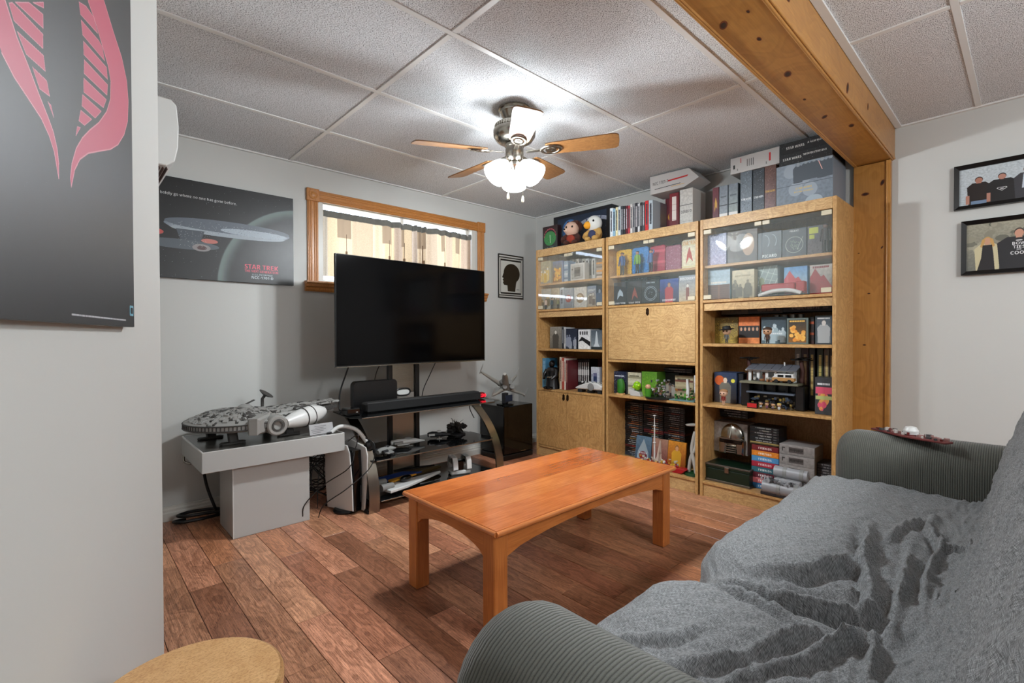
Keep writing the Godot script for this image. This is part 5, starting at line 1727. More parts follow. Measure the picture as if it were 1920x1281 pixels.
func photo_frames():
	var a := Image.create(480, 280, false, Image.FORMAT_RGB8)
	var r := Rect2i(0, 0, 480, 280)
	paint_cover(a, r, {bg = "b4bcc0", b2 = "a9b2b8", m = "none"})
	for k in 30:
		var p := Vector2(rng.randf() * 480, rng.randf() * 60)
		stroke(a, r, p, p + Vector2(rng.randf() * 24 - 6, rng.randf() * 20 - 8), 0.8, Color(0.5, 0.53, 0.58))
	person(a, r, 85, 280, 208, Color(0.11, 0.085, 0.08), Color(0.62, 0.42, 0.35), Color(0.16, 0.1, 0.08), 1.0)
	person(a, r, 180, 280, 208, Color(0.09, 0.09, 0.095), Color(0.66, 0.47, 0.4), Color(0.12, 0.09, 0.08), 1.25)
	dot(a, r, 180, 118, 13, 9, Color(0.12, 0.09, 0.08)); dot(a, r, 180, 113, 10, 6, Color(0.66, 0.47, 0.4))
	stroke(a, r, Vector2(160, 182), Vector2(180, 200), 1.5, Color(0.8, 0.8, 0.8)); stroke(a, r, Vector2(180, 200), Vector2(200, 182), 1.5, Color(0.8, 0.8, 0.8)); stroke(a, r, Vector2(164, 176), Vector2(196, 176), 1.5, Color(0.8, 0.8, 0.8)); stroke(a, r, Vector2(160, 182), Vector2(164, 176), 1.5, Color(0.8, 0.8, 0.8)); stroke(a, r, Vector2(196, 176), Vector2(200, 182), 1.5, Color(0.8, 0.8, 0.8))
	dot(a, r, 180, 186, 8, 4, Color(0.75, 0.75, 0.75))
	person(a, r, 282, 280, 232, Color(0.2, 0.2, 0.22), Color(0.68, 0.48, 0.4), Color(0.2, 0.17, 0.15), 1.0)
	fill_poly(a, r, PackedVector2Array([Vector2(264, 104), Vector2(300, 104), Vector2(304, 205), Vector2(258, 205)]), Color(0.72, 0.75, 0.8))
	person(a, r, 395, 280, 244, Color(0.12, 0.1, 0.09), Color(0.72, 0.53, 0.46), Color(0.62, 0.5, 0.44), 1.15)
	for x in [30, 118, 300, 340]:
		bar(a, r, x, 205, x + 16, 270, Color(0.66, 0.47, 0.4))
	bar(a, r, 52, 250, 118, 280, Color(0.42, 0.5, 0.6)); bar(a, r, 345, 236, 440, 262, Color(0.5, 0.58, 0.68))
	_photo("black framed photograph of four men side by side, upper one on the right wall", a, Vector3(WALL_X - 0.001, 1.825, -0.055), 0.46, 0.228, "photo_upper")
	var b := Image.create(360, 300, false, Image.FORMAT_RGB8)
	r = Rect2i(0, 0, 360, 300)
	paint_cover(b, r, {bg = "9a9684", b2 = "6a6a62", m = "none"})
	for k in 30:
		dot(b, r, rng.randf() * 360, rng.randf() * 180, 12 + rng.randf() * 22, 8 + rng.randf() * 18, Color(0.36, 0.36, 0.32).lerp(Color(0.66, 0.64, 0.56), rng.randf()))
	person(b, r, 92, 300, 212, Color(0.76, 0.72, 0.58), Color(0.76, 0.57, 0.46), Color(0.74, 0.58, 0.34), 1.1)
	for s in [-1, 1]:
		stroke(b, r, Vector2(92 + s * 17, 108), Vector2(92 + s * 24, 146), 7, Color(0.74, 0.58, 0.34))
	fill_poly(b, r, PackedVector2Array([Vector2(72, 140), Vector2(112, 140), Vector2(118, 200), Vector2(124, 300), Vector2(48, 300), Vector2(66, 220)]), Color(0.13, 0.12, 0.13))
	person(b, r, 222, 300, 248, Color(0.14, 0.14, 0.155), Color(0.76, 0.56, 0.47), Color(0.24, 0.2, 0.18), 1.5)
	bar(b, r, 290, 190, 318, 262, Color(0.76, 0.56, 0.47)); dot(b, r, 300, 266, 17, 16, Color(0.76, 0.56, 0.47))
	for e in [["BOW", 146, 17], ["TIES", 168, 17], ["ARE", 184, 8], ["COOL", 204, 19]]:
		print_text(b, r, e[0], 222, e[1], e[2], 90, Color(0.85, 0.85, 0.85))
	dot(b, r, 222, 128, 14, 4, Color(0.85, 0.85, 0.85))
	_photo("black framed photograph of a blonde woman and a man in dark shirts, lower one", b, Vector3(WALL_X - 0.001, 1.508, -0.083), 0.345, 0.279, "photo_lower")

func _photo(label: String, im: Image, p: Vector3, w: float, h: float, key: String):
	var t := thing("framed_photo", label, "photograph", p, -90.0)
	var m := picture_mat(key, im, 0.3)
	m.clearcoat_enabled = true; m.clearcoat = 0.4; m.clearcoat_roughness = 0.05
	part(t, "backing", gbox(Vector3(w - 0.01, h - 0.01, 0.006), 0.0005), mats.black_matte, Vector3(0, 0, 0.004))
	part(t, "print", print_mesh(w - 0.036, h - 0.036, 0.0085), m)
	frame_of(t, w, h, 0.02, 0.03, mats.black_satin)
# ------------------------------------------------------------------ boxed things on the shelves
const GR := ["boxed sets behind the glass of the wall unit", "boxed sets on the open shelf of the right hand unit", "tall dark books in a row", "boxed sets stacked flat in the bottom of the right unit", "thin black cases above the coloured sets", "black cases behind the helmet set", "silver grey boxed sets in a stack", "dark cases in the low stack", "cases lying behind the black boxed sets", "boxed sets on the shelf below the drop front", "cases lying above the buff set", "cases leaning against the stacks", "boxed sets behind the left glass doors", "pale upright cases behind the left glass doors", "boxed sets on the left open shelf", "cases lying on the left open shelf", "upright books above the oak doors", "row of small black and white books", "books in a row on top of the wall unit", "slipcases on top of the right unit"]

func cs(n: String, label: String, cat: String, x: float, y: float, z: float, w: float, h: float, d: float, spec: Dictionary, group := "", tilt := 0.0):
	case(n, label, cat, Vector3(x, y, z), Vector3(w, h, d), spec, group, tilt)
func bs(label: String, x: float, y: float, z: float, w: float, h: float, d: float, spec: Dictionary, group := "", tilt := 0.0):
	cs("boxed_set", label, "boxed set", x, y, z, w, h, d, spec, group, tilt)
func dc(label: String, x: float, y: float, z: float, w: float, h: float, d: float, spec: Dictionary, group := "", tilt := 0.0):
	cs("disc_case", label, "case", x, y, z, w, h, d, spec, group, tilt)
func bk(label: String, x: float, y: float, z: float, w: float, h: float, d: float, spec: Dictionary, group := "", tilt := 0.0):
	cs("book", label, "book", x, y, z, w, h, d, spec, group, tilt)

func shelf_boxes():
	bs("pale blue speckled boxed set behind the right glass doors, first on the upper shelf", 3.14, 1.517, -1.411, 0.128, 0.205, 0.14, {bg="8d97b4",b2="a9a3bf",m="speck",c="e8e6ee",c2="5d6a95"}, GR[0])
	bs("wide boxed set with a brown profile face behind the right glass doors", 3.15, 1.517, -1.253, 0.186, 0.207, 0.14, {bg="5a5048",b2="3a3733",m="face",c="2f2b29",c2="a98c72"}, GR[0])
	bs("slate grey boxed set with two pale arcs above widely spaced capitals", 3.15, 1.517, -1.09, 0.135, 0.171, 0.12, {bg="59646b",b2="3e484e",m="arcs",c="a9b6ba",t="PICARD",tc="d8dcd8",ty=.86,th=.10}, GR[0])
	bs("slate grey boxed set with a large pale circle under a small title", 3.15, 1.517, -0.955, 0.129, 0.168, 0.12, {bg="434c52",b2="39424a",m="ring",c="aab0a0",c2="7d8a78",t="PICARD",tc="d0d4d0",ty=.08,th=.06}, GR[0])
	bs("dark grey boxed set with a yellow green sticker beside the dark figurine", 3.15, 1.517, -0.842, 0.089, 0.168, 0.12, {bg="4c4a50",b2="5a5055",m="sticker",c="b9c23a",c2="2f302c"}, GR[0])
	bs("boxed set with blue sky above brown planks behind the right glass doors", 3.145, 1.289, -1.397, 0.146, 0.21, 0.14, {bg="8fa9ba",b2="c5cdcb",m="planks",c="4a2c1e",c2="6d4631",tl="d9d2c4",ty=.45}, GR[0])
	bs("sandy boxed set with a row of small dark soldiers behind the right glass doors", 3.15, 1.289, -1.246, 0.137, 0.184, 0.14, {bg="c9bf9e",b2="8d8468",m="crowd",c="3a382c",c2="6f6a52",tl="8f8666",ty=.2}, GR[0])
	bs("grey green boxed set crossed by a pale net of lines", 3.2, 1.289, -1.118, 0.117, 0.199, 0.12, {bg="8aa09e",b2="55625a",m="net",c="d8e0dc",c2="6b7a55"}, GR[0])
	bs("boxed set with red net pattern under a blue sky behind the red toy", 3.2, 1.289, -0.962, 0.126, 0.179, 0.12, {bg="4d8cc4",b2="e0d9c2",m="redhill",c="b7202f",c2="e6c9c4"}, GR[0])
	bs("boxed set with a red shape over grey rocks at the end of the glass shelf", 3.2, 1.289, -0.83, 0.115, 0.177, 0.12, {bg="cfcbc4",b2="77736c",m="redhill",c="a5272c",c2="4d4a46",tl="8d2f32",ty=.08}, GR[0])
	bs("olive gold boxed set standing first on the right open shelf", 3.25, 1.005, -1.393, 0.156, 0.174, 0.15, {bg="5b4a1f",b2="9c8435",m="speck",c="c6a648",c2="2e2614"}, GR[1])
	bs("orange and black boxed set with a row of dark haired people", 3.24, 1.005, -1.243, 0.132, 0.174, 0.15, {bg="c4652c",b2="d8844a",m="people",c="1c1716",c2="b98d70"}, GR[1])
	bs("bluish grey boxed set with pale mountain figures behind the brown figurine", 3.22, 1.005, -1.089, 0.146, 0.167, 0.15, {bg="2b3a44",b2="4c6068",m="crowd",c="93a6ae",c2="b8c4c8",tl="cfd6d6",ty=.62}, GR[1])
	bs("boxed set with an orange dragon picture in a green grey frame", 3.2, 1.005, -0.951, 0.116, 0.156, 0.14, {bg="2c2a24",b2="8a5a24",m="flame",c="d9852c",c2="f0c060",fr="5e6b66",tl="e0b050",ty=.12}, GR[1])
	dc("black and orange case standing edge on beside the framed dragon set", 3.22, 1.005, -0.88, 0.025, 0.162, 0.14, {bg="15110f",b2="3a1412",m="bands",c="a8481e",c2="1a1513"})
	bs("silver grey boxed set with a white haired figure at the shelf end", 3.2, 1.005, -0.815, 0.088, 0.167, 0.14, {bg="4a5660",b2="7a868c",m="figure",c="b9bfc2",c2="e4e2de",fr="39444c",tl="d5d8d8",ty=.1}, GR[1])
	bs("brown gold boxed set lying flat under the top rail of the right open shelf", 3.27, 1.197, -1.349, 0.176, 0.05, 0.14, {bg="5a4420",b2="3a2d16",m="spine",c="1c1409"})
	bs("dark brown boxed set lying flat under the top rail of the right open shelf", 3.27, 1.197, -1.157, 0.208, 0.05, 0.14, {bg="2e2620",b2="1d1815",m="spine",c="8a6a50"})
	bs("black boxed set lying flat under the top rail of the right open shelf", 3.27, 1.2, -0.92, 0.263, 0.05, 0.14, {bg="1c1718",b2="151213",m="spine",c="9a8a7a"})
	bs("dark boxed set with a pale haired man against an orange and blue sky", 3.2, 0.612, -1.378, 0.148, 0.201, 0.13, {bg="2a3c5c",b2="2c2624",m="figure",c="6d6a60",c2="d8c4ae",glow="c25a2a",moon="d8d04a"})
	bs("narrow dark blue boxed set tucked behind the man's portrait set", 3.22, 0.612, -1.286, 0.034, 0.196, 0.13, {bg="14161c",b2="20263a",m="spine",c="6a7898"})
	bk("grey book with gilt lettering on its spine, tall row beside the toy house", 3.24, 0.612, -0.959, 0.035, 0.371, 0.16, {bg="6a6660",b2="6a6660",m="vspine",c="c8c0b0"}, GR[2])
	bk("dark red book with gilt lettering on its spine, tall row beside the toy house", 3.24, 0.612, -0.921, 0.038, 0.37, 0.16, {bg="3a1a1a",b2="3a1a1a",m="vspine",c="b0906a"}, GR[2])
	bk("black book with gilt lettering on its spine, tall row beside the toy house", 3.24, 0.612, -0.884, 0.031, 0.369, 0.16, {bg="101010",b2="101010",m="vspine",c="c9b06a"}, GR[2])
	bk("dark green book with gilt lettering on its spine, tall row beside the toy house", 3.24, 0.612, -0.843, 0.03, 0.367, 0.16, {bg="26301a",b2="26301a",m="vspine",c="c0b060"}, GR[2])
	bk("grey brown book with gilt lettering on its spine, tall row beside the toy house", 3.24, 0.612, -0.81, 0.029, 0.366, 0.16, {bg="5a4c3c",b2="5a4c3c",m="vspine",c="d0b878"}, GR[2])
	bk("brown book with gilt lettering on its spine, tall row beside the toy house", 3.24, 0.612, -0.786, 0.016, 0.365, 0.16, {bg="3a2c22",b2="3a2c22",m="vspine",c="c0a060"}, GR[2])
	bs("dark grey boxed set with pink and yellow artwork in front of the tall books", 3.12, 0.612, -0.793, 0.087, 0.209, 0.1, {bg="35373a",b2="3a3c40",m="sunset",c="d0506a",c2="e0b84a",tl="d8d8d8",ty=.18})
	bs("boxed set with a silver helmet picture standing on the green tin box", 3.24, 0.275, -1.36, 0.219, 0.202, 0.13, {bg="8d8680",b2="a7a29b",m="none"})
	bs("blue boxed set with spaced white capitals in the stack of eight coloured sets", 3.17, 0.102, -1.12, 0.163, 0.033, 0.14, {bg="2f6c9c",b2="2f6c9c",m="none",t="FRIENDS",tc="e8e4de",ty=.5,th=.42}, GR[3])
	bs("pink boxed set with spaced white capitals in the stack of eight coloured sets", 3.17, 0.136, -1.12, 0.162, 0.033, 0.14, {bg="c9696e",b2="c9696e",m="none",t="FRIENDS",tc="e8e4de",ty=.5,th=.42}, GR[3])
	bs("maroon boxed set with spaced white capitals in the stack of eight coloured sets", 3.17, 0.17, -1.12, 0.162, 0.033, 0.14, {bg="5a1f2c",b2="5a1f2c",m="none",t="FRIENDS",tc="e8e4de",ty=.5,th=.42}, GR[3])
	bs("teal boxed set with spaced white capitals in the stack of eight coloured sets", 3.17, 0.204, -1.119, 0.161, 0.033, 0.14, {bg="2b5f6a",b2="2b5f6a",m="none",t="FRIENDS",tc="e8e4de",ty=.5,th=.42}, GR[3])
	bs("red boxed set with spaced white capitals in the stack of eight coloured sets", 3.17, 0.238, -1.119, 0.16, 0.033, 0.14, {bg="9c2438",b2="9c2438",m="none",t="FRIENDS",tc="e8e4de",ty=.5,th=.42}, GR[3])
	bs("light blue boxed set with spaced white capitals in the stack of eight coloured sets", 3.17, 0.272, -1.119, 0.16, 0.033, 0.14, {bg="4a86b4",b2="4a86b4",m="none",t="FRIENDS",tc="e8e4de",ty=.5,th=.42}, GR[3])
	bs("orange boxed set with spaced white capitals in the stack of eight coloured sets", 3.17, 0.306, -1.119, 0.159, 0.033, 0.14, {bg="cf7a26",b2="cf7a26",m="none",t="FRIENDS",tc="e8e4de",ty=.5,th=.42}, GR[3])
	bs("dark red boxed set with spaced white capitals in the stack of eight coloured sets", 3.17, 0.34, -1.119, 0.158, 0.033, 0.14, {bg="6a1d22",b2="6a1d22",m="none",t="FRIENDS",tc="e8e4de",ty=.5,th=.42}, GR[3])
	dc("thin black case lettered in white, seventh from the top above the coloured sets", 3.175, 0.376, -1.126, 0.169, 0.016, 0.14, {bg="b09a5a",b2="0c0c0d",m="spine",c="2a2418"}, GR[4])
	dc("thin black case lettered in white, sixth from the top above the coloured sets", 3.175, 0.392, -1.126, 0.169, 0.016, 0.14, {bg="141212",b2="0c0c0d",m="spine",c="c8c8c4"}, GR[4])
	dc("thin black case lettered in white, fifth from the top above the coloured sets", 3.175, 0.408, -1.126, 0.169, 0.016, 0.14, {bg="15181c",b2="0c0c0d",m="spine",c="b0b0ac"}, GR[4])
	dc("thin black case lettered in white, fourth from the top above the coloured sets", 3.175, 0.424, -1.126, 0.169, 0.016, 0.14, {bg="121010",b2="0c0c0d",m="spine",c="d0ccc4"}, GR[4])
	dc("thin black case lettered in white, third from the top above the coloured sets", 3.175, 0.44, -1.126, 0.169, 0.016, 0.14, {bg="1c1414",b2="0c0c0d",m="spine",c="a8a8a8"}, GR[4])
	dc("thin black case lettered in white, second from the top above the coloured sets", 3.175, 0.456, -1.126, 0.169, 0.016, 0.14, {bg="101214",b2="0c0c0d",m="spine",c="c0b8a8"}, GR[4])
	dc("thin black case lettered in white, first from the top above the coloured sets", 3.175, 0.472, -1.126, 0.169, 0.016, 0.14, {bg="141312",b2="0c0c0d",m="spine",c="b8b8b4"}, GR[4])
	dc("black case in the pile behind the helmet set, fifth from the top", 3.33, 0.5, -1.376, 0.185, 0.016, 0.12, {bg="100f10",b2="181516",m="spine",c="d0ccc8"}, GR[5])
	dc("black case in the pile behind the helmet set, fourth from the top", 3.33, 0.516, -1.376, 0.185, 0.016, 0.12, {bg="100f10",b2="181516",m="spine",c="d0ccc8"}, GR[5])
	dc("black case in the pile behind the helmet set, third from the top", 3.33, 0.533, -1.377, 0.185, 0.016, 0.12, {bg="100f10",b2="181516",m="spine",c="d0ccc8"}, GR[5])
	dc("black case in the pile behind the helmet set, second from the top", 3.33, 0.549, -1.377, 0.185, 0.016, 0.12, {bg="100f10",b2="181516",m="spine",c="d0ccc8"}, GR[5])
	dc("black case in the pile behind the helmet set, first from the top", 3.33, 0.566, -1.377, 0.185, 0.016, 0.12, {bg="100f10",b2="181516",m="spine",c="d0ccc8"}, GR[5])
	bs("silver grey boxed set with title plate, lowest in its stack of five", 3.16, 0.102, -0.94, 0.187, 0.06, 0.17, {bg="8d8885",b2="7b7774",m="plate",c="4a4543",c2="2e2b2a"}, GR[6])
	bs("silver grey boxed set with title plate, second from bottom in its stack of five", 3.16, 0.163, -0.941, 0.187, 0.06, 0.17, {bg="8d8885",b2="7b7774",m="plate",c="4a4543",c2="2e2b2a"}, GR[6])
	bs("silver grey boxed set with title plate, middle one in its stack of five", 3.16, 0.224, -0.941, 0.187, 0.06, 0.17, {bg="8d8885",b2="7b7774",m="plate",c="4a4543",c2="2e2b2a"}, GR[6])
	bs("silver grey boxed set with title plate, second from top in its stack of five", 3.16, 0.285, -0.941, 0.187, 0.06, 0.17, {bg="8d8885",b2="7b7774",m="plate",c="4a4543",c2="2e2b2a"}, GR[6])
	bs("silver grey boxed set with title plate, topmost in its stack of five", 3.16, 0.346, -0.941, 0.187, 0.06, 0.17, {bg="8d8885",b2="7b7774",m="plate",c="4a4543",c2="2e2b2a"}, GR[6])
	dc("dark case in the low stack at the right end, fourteenth from the top", 3.2, 0.102, -0.806, 0.077, 0.015, 0.135, {bg="343438",b2="1c1c1e",m="spine",c="9a9a9c"}, GR[7])
	dc("dark case in the low stack at the right end, thirteenth from the top", 3.2, 0.117, -0.806, 0.077, 0.015, 0.135, {bg="2a2a2d",b2="1c1c1e",m="spine",c="9a9a9c"}, GR[7])
	dc("dark case in the low stack at the right end, twelfth from the top", 3.2, 0.133, -0.806, 0.077, 0.015, 0.135, {bg="343438",b2="1c1c1e",m="spine",c="9a9a9c"}, GR[7])
	dc("dark case in the low stack at the right end, eleventh from the top", 3.2, 0.148, -0.806, 0.077, 0.015, 0.135, {bg="2a2a2d",b2="1c1c1e",m="spine",c="9a9a9c"}, GR[7])
	dc("dark case in the low stack at the right end, tenth from the top", 3.2, 0.164, -0.806, 0.077, 0.015, 0.135, {bg="343438",b2="1c1c1e",m="spine",c="9a9a9c"}, GR[7])
	dc("dark case in the low stack at the right end, ninth from the top", 3.2, 0.179, -0.806, 0.077, 0.015, 0.135, {bg="2a2a2d",b2="1c1c1e",m="spine",c="9a9a9c"}, GR[7])
	dc("dark case in the low stack at the right end, eighth from the top", 3.2, 0.195, -0.806, 0.077, 0.015, 0.135, {bg="343438",b2="1c1c1e",m="spine",c="9a9a9c"}, GR[7])
	dc("dark case in the low stack at the right end, seventh from the top", 3.2, 0.21, -0.806, 0.077, 0.015, 0.135, {bg="2a2a2d",b2="1c1c1e",m="spine",c="9a9a9c"}, GR[7])
	dc("dark case in the low stack at the right end, sixth from the top", 3.2, 0.226, -0.806, 0.077, 0.015, 0.135, {bg="343438",b2="1c1c1e",m="spine",c="9a9a9c"}, GR[7])
	dc("dark case in the low stack at the right end, fifth from the top", 3.2, 0.241, -0.806, 0.077, 0.015, 0.135, {bg="2a2a2d",b2="1c1c1e",m="spine",c="9a9a9c"}, GR[7])
	dc("dark case in the low stack at the right end, fourth from the top", 3.2, 0.257, -0.806, 0.077, 0.015, 0.135, {bg="343438",b2="1c1c1e",m="spine",c="9a9a9c"}, GR[7])
	dc("dark case in the low stack at the right end, third from the top", 3.2, 0.272, -0.806, 0.077, 0.015, 0.135, {bg="2a2a2d",b2="1c1c1e",m="spine",c="9a9a9c"}, GR[7])
	dc("dark case in the low stack at the right end, second from the top", 3.2, 0.288, -0.806, 0.077, 0.015, 0.135, {bg="343438",b2="1c1c1e",m="spine",c="9a9a9c"}, GR[7])
	dc("dark case in the low stack at the right end, first from the top", 3.2, 0.303, -0.806, 0.077, 0.015, 0.135, {bg="2a2a2d",b2="1c1c1e",m="spine",c="9a9a9c"}, GR[7])
	tin("bright yellow tin lunch box", Vector3(3.170, 1.517, -2.148), Vector3(0.138, 0.205, 0.09), {bg="e0b024", b2="d9a420", m="speck", c="6a4c18", c2="f0cc58"}, "lunch box tins behind the middle glass doors")
	tin("bright blue tin lunch box", Vector3(3.170, 1.517, -2.003), Vector3(0.144, 0.204, 0.09), {bg="2f80c4", b2="2a74b6", m="speck", c="7ab4e0", c2="1c4f86"}, "lunch box tins behind the middle glass doors")
	tin("deep red tin lunch box", Vector3(3.170, 1.517, -1.860), Vector3(0.123, 0.199, 0.09), {bg="b02744", b2="a02440", m="bands", c="c84a60", c2="a02440"}, "lunch box tins behind the middle glass doors")
	tin("mottled maroon tin lunch box with pale lettering", Vector3(3.170, 1.517, -1.735), Vector3(0.121, 0.182, 0.09), {bg="96556a", b2="8a4a60", m="speck", c="d0b0b8", c2="6a2a44"}, "lunch box tins behind the middle glass doors")
	tin("cream tin lunch box with a red arrowhead emblem under orange lettering", Vector3(3.170, 1.517, -1.616), Vector3(0.112, 0.206, 0.09), {bg="e6dfc4", b2="ded6b4", m="delta", c="b83a26", t="STAR TREK", tc="d08a1e", ty=.12, th=.12, fr2="cdbf7a"}, "lunch box tins behind the middle glass doors")
	bs("black boxed set with a pale bird shaped emblem, first on the lower glass shelf", 3.15, 1.289, -2.167, 0.122, 0.18, 0.12, {bg="1a2028",b2="0d1016",m="emblem",c="a9b8c4",t="STAR TREK",tc="d8dce0",ty=.9,th=.08}, GR[0])
	bs("black boxed set with a dull red arrowhead behind the middle glass doors", 3.15, 1.289, -2.039, 0.125, 0.182, 0.12, {bg="242022",b2="14100f",m="delta",c="8a4034",t="STAR TREK",tc="cfc8c4",ty=.9,th=.08}, GR[0])
	bs("black boxed set with a white laurel ring behind the middle glass doors", 3.15, 1.289, -1.902, 0.14, 0.175, 0.12, {bg="10181e",b2="0c1116",m="laurel",c="c4d0d8",t="STAR TREK",tc="cfd8dc",ty=.1,th=.06}, GR[0])
	bs("blue boxed set with a woman in red behind the middle glass doors", 3.15, 1.289, -1.755, 0.144, 0.172, 0.12, {bg="2c4a94",b2="1a1c34",m="figure",c="a02430",c2="a8785c",t="DISCOVERY",tc="e0e0e4",ty=.88,th=.08}, GR[0])
	bs("pale boxed set with a small standing figure under a white title", 3.15, 1.289, -1.616, 0.13, 0.184, 0.12, {bg="8f9aa6",b2="b7a486",m="walker",c="7a3a2c",c2="d8d4cc",t="DISCOVERY",tc="eeeef0",ty=.12,th=.1}, GR[0])
	dc("dark striped case lying flat behind the black boxed sets, lowest of three", 3.273, 1.457, -2.083, 0.398, 0.015, 0.13, {bg="20262a",b2="30383c",m="spine",c="b8c4c8"}, GR[8])
	dc("dark striped case lying flat behind the black boxed sets, middle of three", 3.24, 1.473, -2.078, 0.387, 0.015, 0.13, {bg="20262a",b2="30383c",m="spine",c="b8c4c8"}, GR[8])
	dc("dark striped case lying flat behind the black boxed sets, topmost of three", 3.24, 1.488, -2.073, 0.377, 0.015, 0.13, {bg="20262a",b2="30383c",m="spine",c="b8c4c8"}, GR[8])
	bs("navy boxed set behind the plain green pickle toy", 3.15, 0.61, -2.17, 0.118, 0.171, 0.13, {bg="18233c",b2="1c1a24",m="speck",c="3a4a66",c2="8a8f9a",tl="c8ccd4",ty=.2}, GR[9])
	bs("beige boxed set behind the white block with the lime toy", 3.17, 0.61, -2.052, 0.117, 0.168, 0.13, {bg="b8b298",b2="c9c4ac",m="bands",c="8f8a70",c2="c9c4ac",tl="4a4636",ty=.15}, GR[9])
	bs("plain bright green boxed set in the middle of the shelf below the drop front", 3.14, 0.61, -1.907, 0.126, 0.183, 0.12, {bg="4c7a22",b2="6c9c2c",m="speck",c="86b83c",c2="3a5c1a"}, GR[9])
	bs("charcoal boxed set with a pale standing figure behind the small grey figures", 3.263, 0.61, -1.803, 0.131, 0.175, 0.12, {bg="1e1c1e",b2="2c2426",m="crowd",c="a8a49c",c2="7a5c48"}, GR[9])
	bs("buff boxed set at the right end behind the green toy plants", 3.2, 0.61, -1.667, 0.137, 0.163, 0.12, {bg="b3a684",b2="8f8266",m="bands",c="6a3c30",c2="b3a684",tl="3a342a",ty=.15}, GR[9])
	dc("white case standing edge on at the right end of the green toy shelf", 3.16, 0.61, -1.564, 0.021, 0.175, 0.13, {bg="d8d6d2",b2="c8c6c2",m="none"})
	dc("black case lying flat above the buff boxed set, lower of two", 3.24, 0.79, -1.735, 0.217, 0.015, 0.13, {bg="141213",b2="1c1818",m="spine",c="b8a89c"}, GR[10])
	dc("black case lying flat above the buff boxed set, upper of two", 3.24, 0.806, -1.737, 0.223, 0.015, 0.13, {bg="141213",b2="1c1818",m="spine",c="b8a89c"}, GR[10])
	case_stack("left", Vector3(3.300, 0.102, -2.139), 0.168, 29, 0)
	case_stack("middle", Vector3(3.300, 0.102, -1.967), 0.169, 29, 1)
	case_stack("right", Vector3(3.300, 0.102, -1.795), 0.166, 29, 2)
	dc("case with a grey sea monster on a blue cover leaning against the stacks", 3.2, 0.102, -2.002, 0.133, 0.193, 0.015, {bg="5a7488",b2="3c5064",m="beast",c="93a2aa",c2="7a2430"}, GR[11], -8)
	dc("case with a reddish tower cover leaning behind the toy ship", 3.2, 0.102, -1.866, 0.128, 0.194, 0.015, {bg="a07a66",b2="6a3430",m="tower",c="c8b4a4",c2="7a3a34"}, GR[11], -8)
	dc("case with a man in yellow on an orange cover leaning against the stacks", 3.2, 0.102, -1.731, 0.138, 0.195, 0.015, {bg="d08a2a",b2="8f4416",m="figure",c="d6a02c",c2="d8a070"}, GR[11], -8)
	bs("yellow and grey boxed set, first behind the left glass doors", 3.11, 1.516, -2.918, 0.122, 0.198, 0.13, {bg="b0a888",b2="8a8478",m="crowd",c="c8a030",c2="e0dcd0"}, GR[12])
	bs("boxed set with orange fire under a blue sky behind the left glass doors", 3.12, 1.516, -2.786, 0.11, 0.186, 0.13, {bg="6a7a98",b2="8a5a1c",m="flame",c="d08a1c",c2="e8b840"}, GR[12])
	bs("pale blue narrow boxed set behind the left glass doors", 3.14, 1.516, -2.705, 0.044, 0.181, 0.13, {bg="8aa0b4",b2="b4bcc0",m="bands",c="c8ccd0",c2="6a7c90"}, GR[12])
	bs("small silver framed boxed set in front of pale spines", 3.12, 1.516, -2.564, 0.15, 0.143, 0.06, {bg="b8b6ae",b2="9a988f",m="plate",c="6a645c",c2="4a463f",fr="c9c7c0"}, GR[12])
	dc("pale upright case, first in the row behind the silver framed set", 3.253, 1.516, -2.745, 0.034, 0.208, 0.13, {bg="cfcabb",b2="cfcabb",m="vspine",c="3a3a3c"}, GR[13])
	dc("pale upright case, second in the row behind the silver framed set", 3.273, 1.516, -2.706, 0.036, 0.205, 0.13, {bg="a8a496",b2="a8a496",m="vspine",c="3a3a3c"}, GR[13])
	dc("pale upright case, third in the row behind the silver framed set", 3.24, 1.516, -2.667, 0.032, 0.202, 0.13, {bg="d8d4c8",b2="d8d4c8",m="vspine",c="3a3a3c"}, GR[13])
	dc("pale upright case, fourth in the row behind the silver framed set", 3.24, 1.516, -2.631, 0.035, 0.2, 0.13, {bg="6a6a68",b2="6a6a68",m="vspine",c="3a3a3c"}, GR[13])
	dc("pale upright case, fifth in the row behind the silver framed set", 3.24, 1.516, -2.595, 0.034, 0.197, 0.13, {bg="b4b0a4",b2="b4b0a4",m="vspine",c="3a3a3c"}, GR[13])
	dc("pale upright case, sixth in the row behind the silver framed set", 3.24, 1.516, -2.559, 0.034, 0.194, 0.13, {bg="c8c8c6",b2="c8c8c6",m="vspine",c="3a3a3c"}, GR[13])
	dc("pale upright case, seventh in the row behind the silver framed set", 3.24, 1.516, -2.524, 0.034, 0.191, 0.13, {bg="8a8a88",b2="8a8a88",m="vspine",c="3a3a3c"}, GR[13])
	dc("pale upright case, eighth in the row behind the silver framed set", 3.24, 1.516, -2.489, 0.033, 0.189, 0.13, {bg="d4d2cc",b2="d4d2cc",m="vspine",c="3a3a3c"}, GR[13])
	bs("boxed set with orange lettering blocks at the right of the left glass shelf", 3.14, 1.516, -2.354, 0.063, 0.158, 0.13, {bg="7a6a5a",b2="c8b8a8",m="bands",c="d08a28",c2="6a5a4c"}, GR[12])
	bs("grey boxed set with small figures, first on the lower left glass shelf", 3.12, 1.289, -2.931, 0.129, 0.184, 0.12, {bg="9a968a",b2="b8b2a0",m="crowd",c="5a5648",c2="c8a860"}, GR[12])
	bs("buff boxed set with a brown crowd on the lower left glass shelf", 3.13, 1.289, -2.822, 0.088, 0.184, 0.12, {bg="b0a082",b2="8a7a5c",m="crowd",c="4a4030",c2="d0c4a8"}, GR[12])
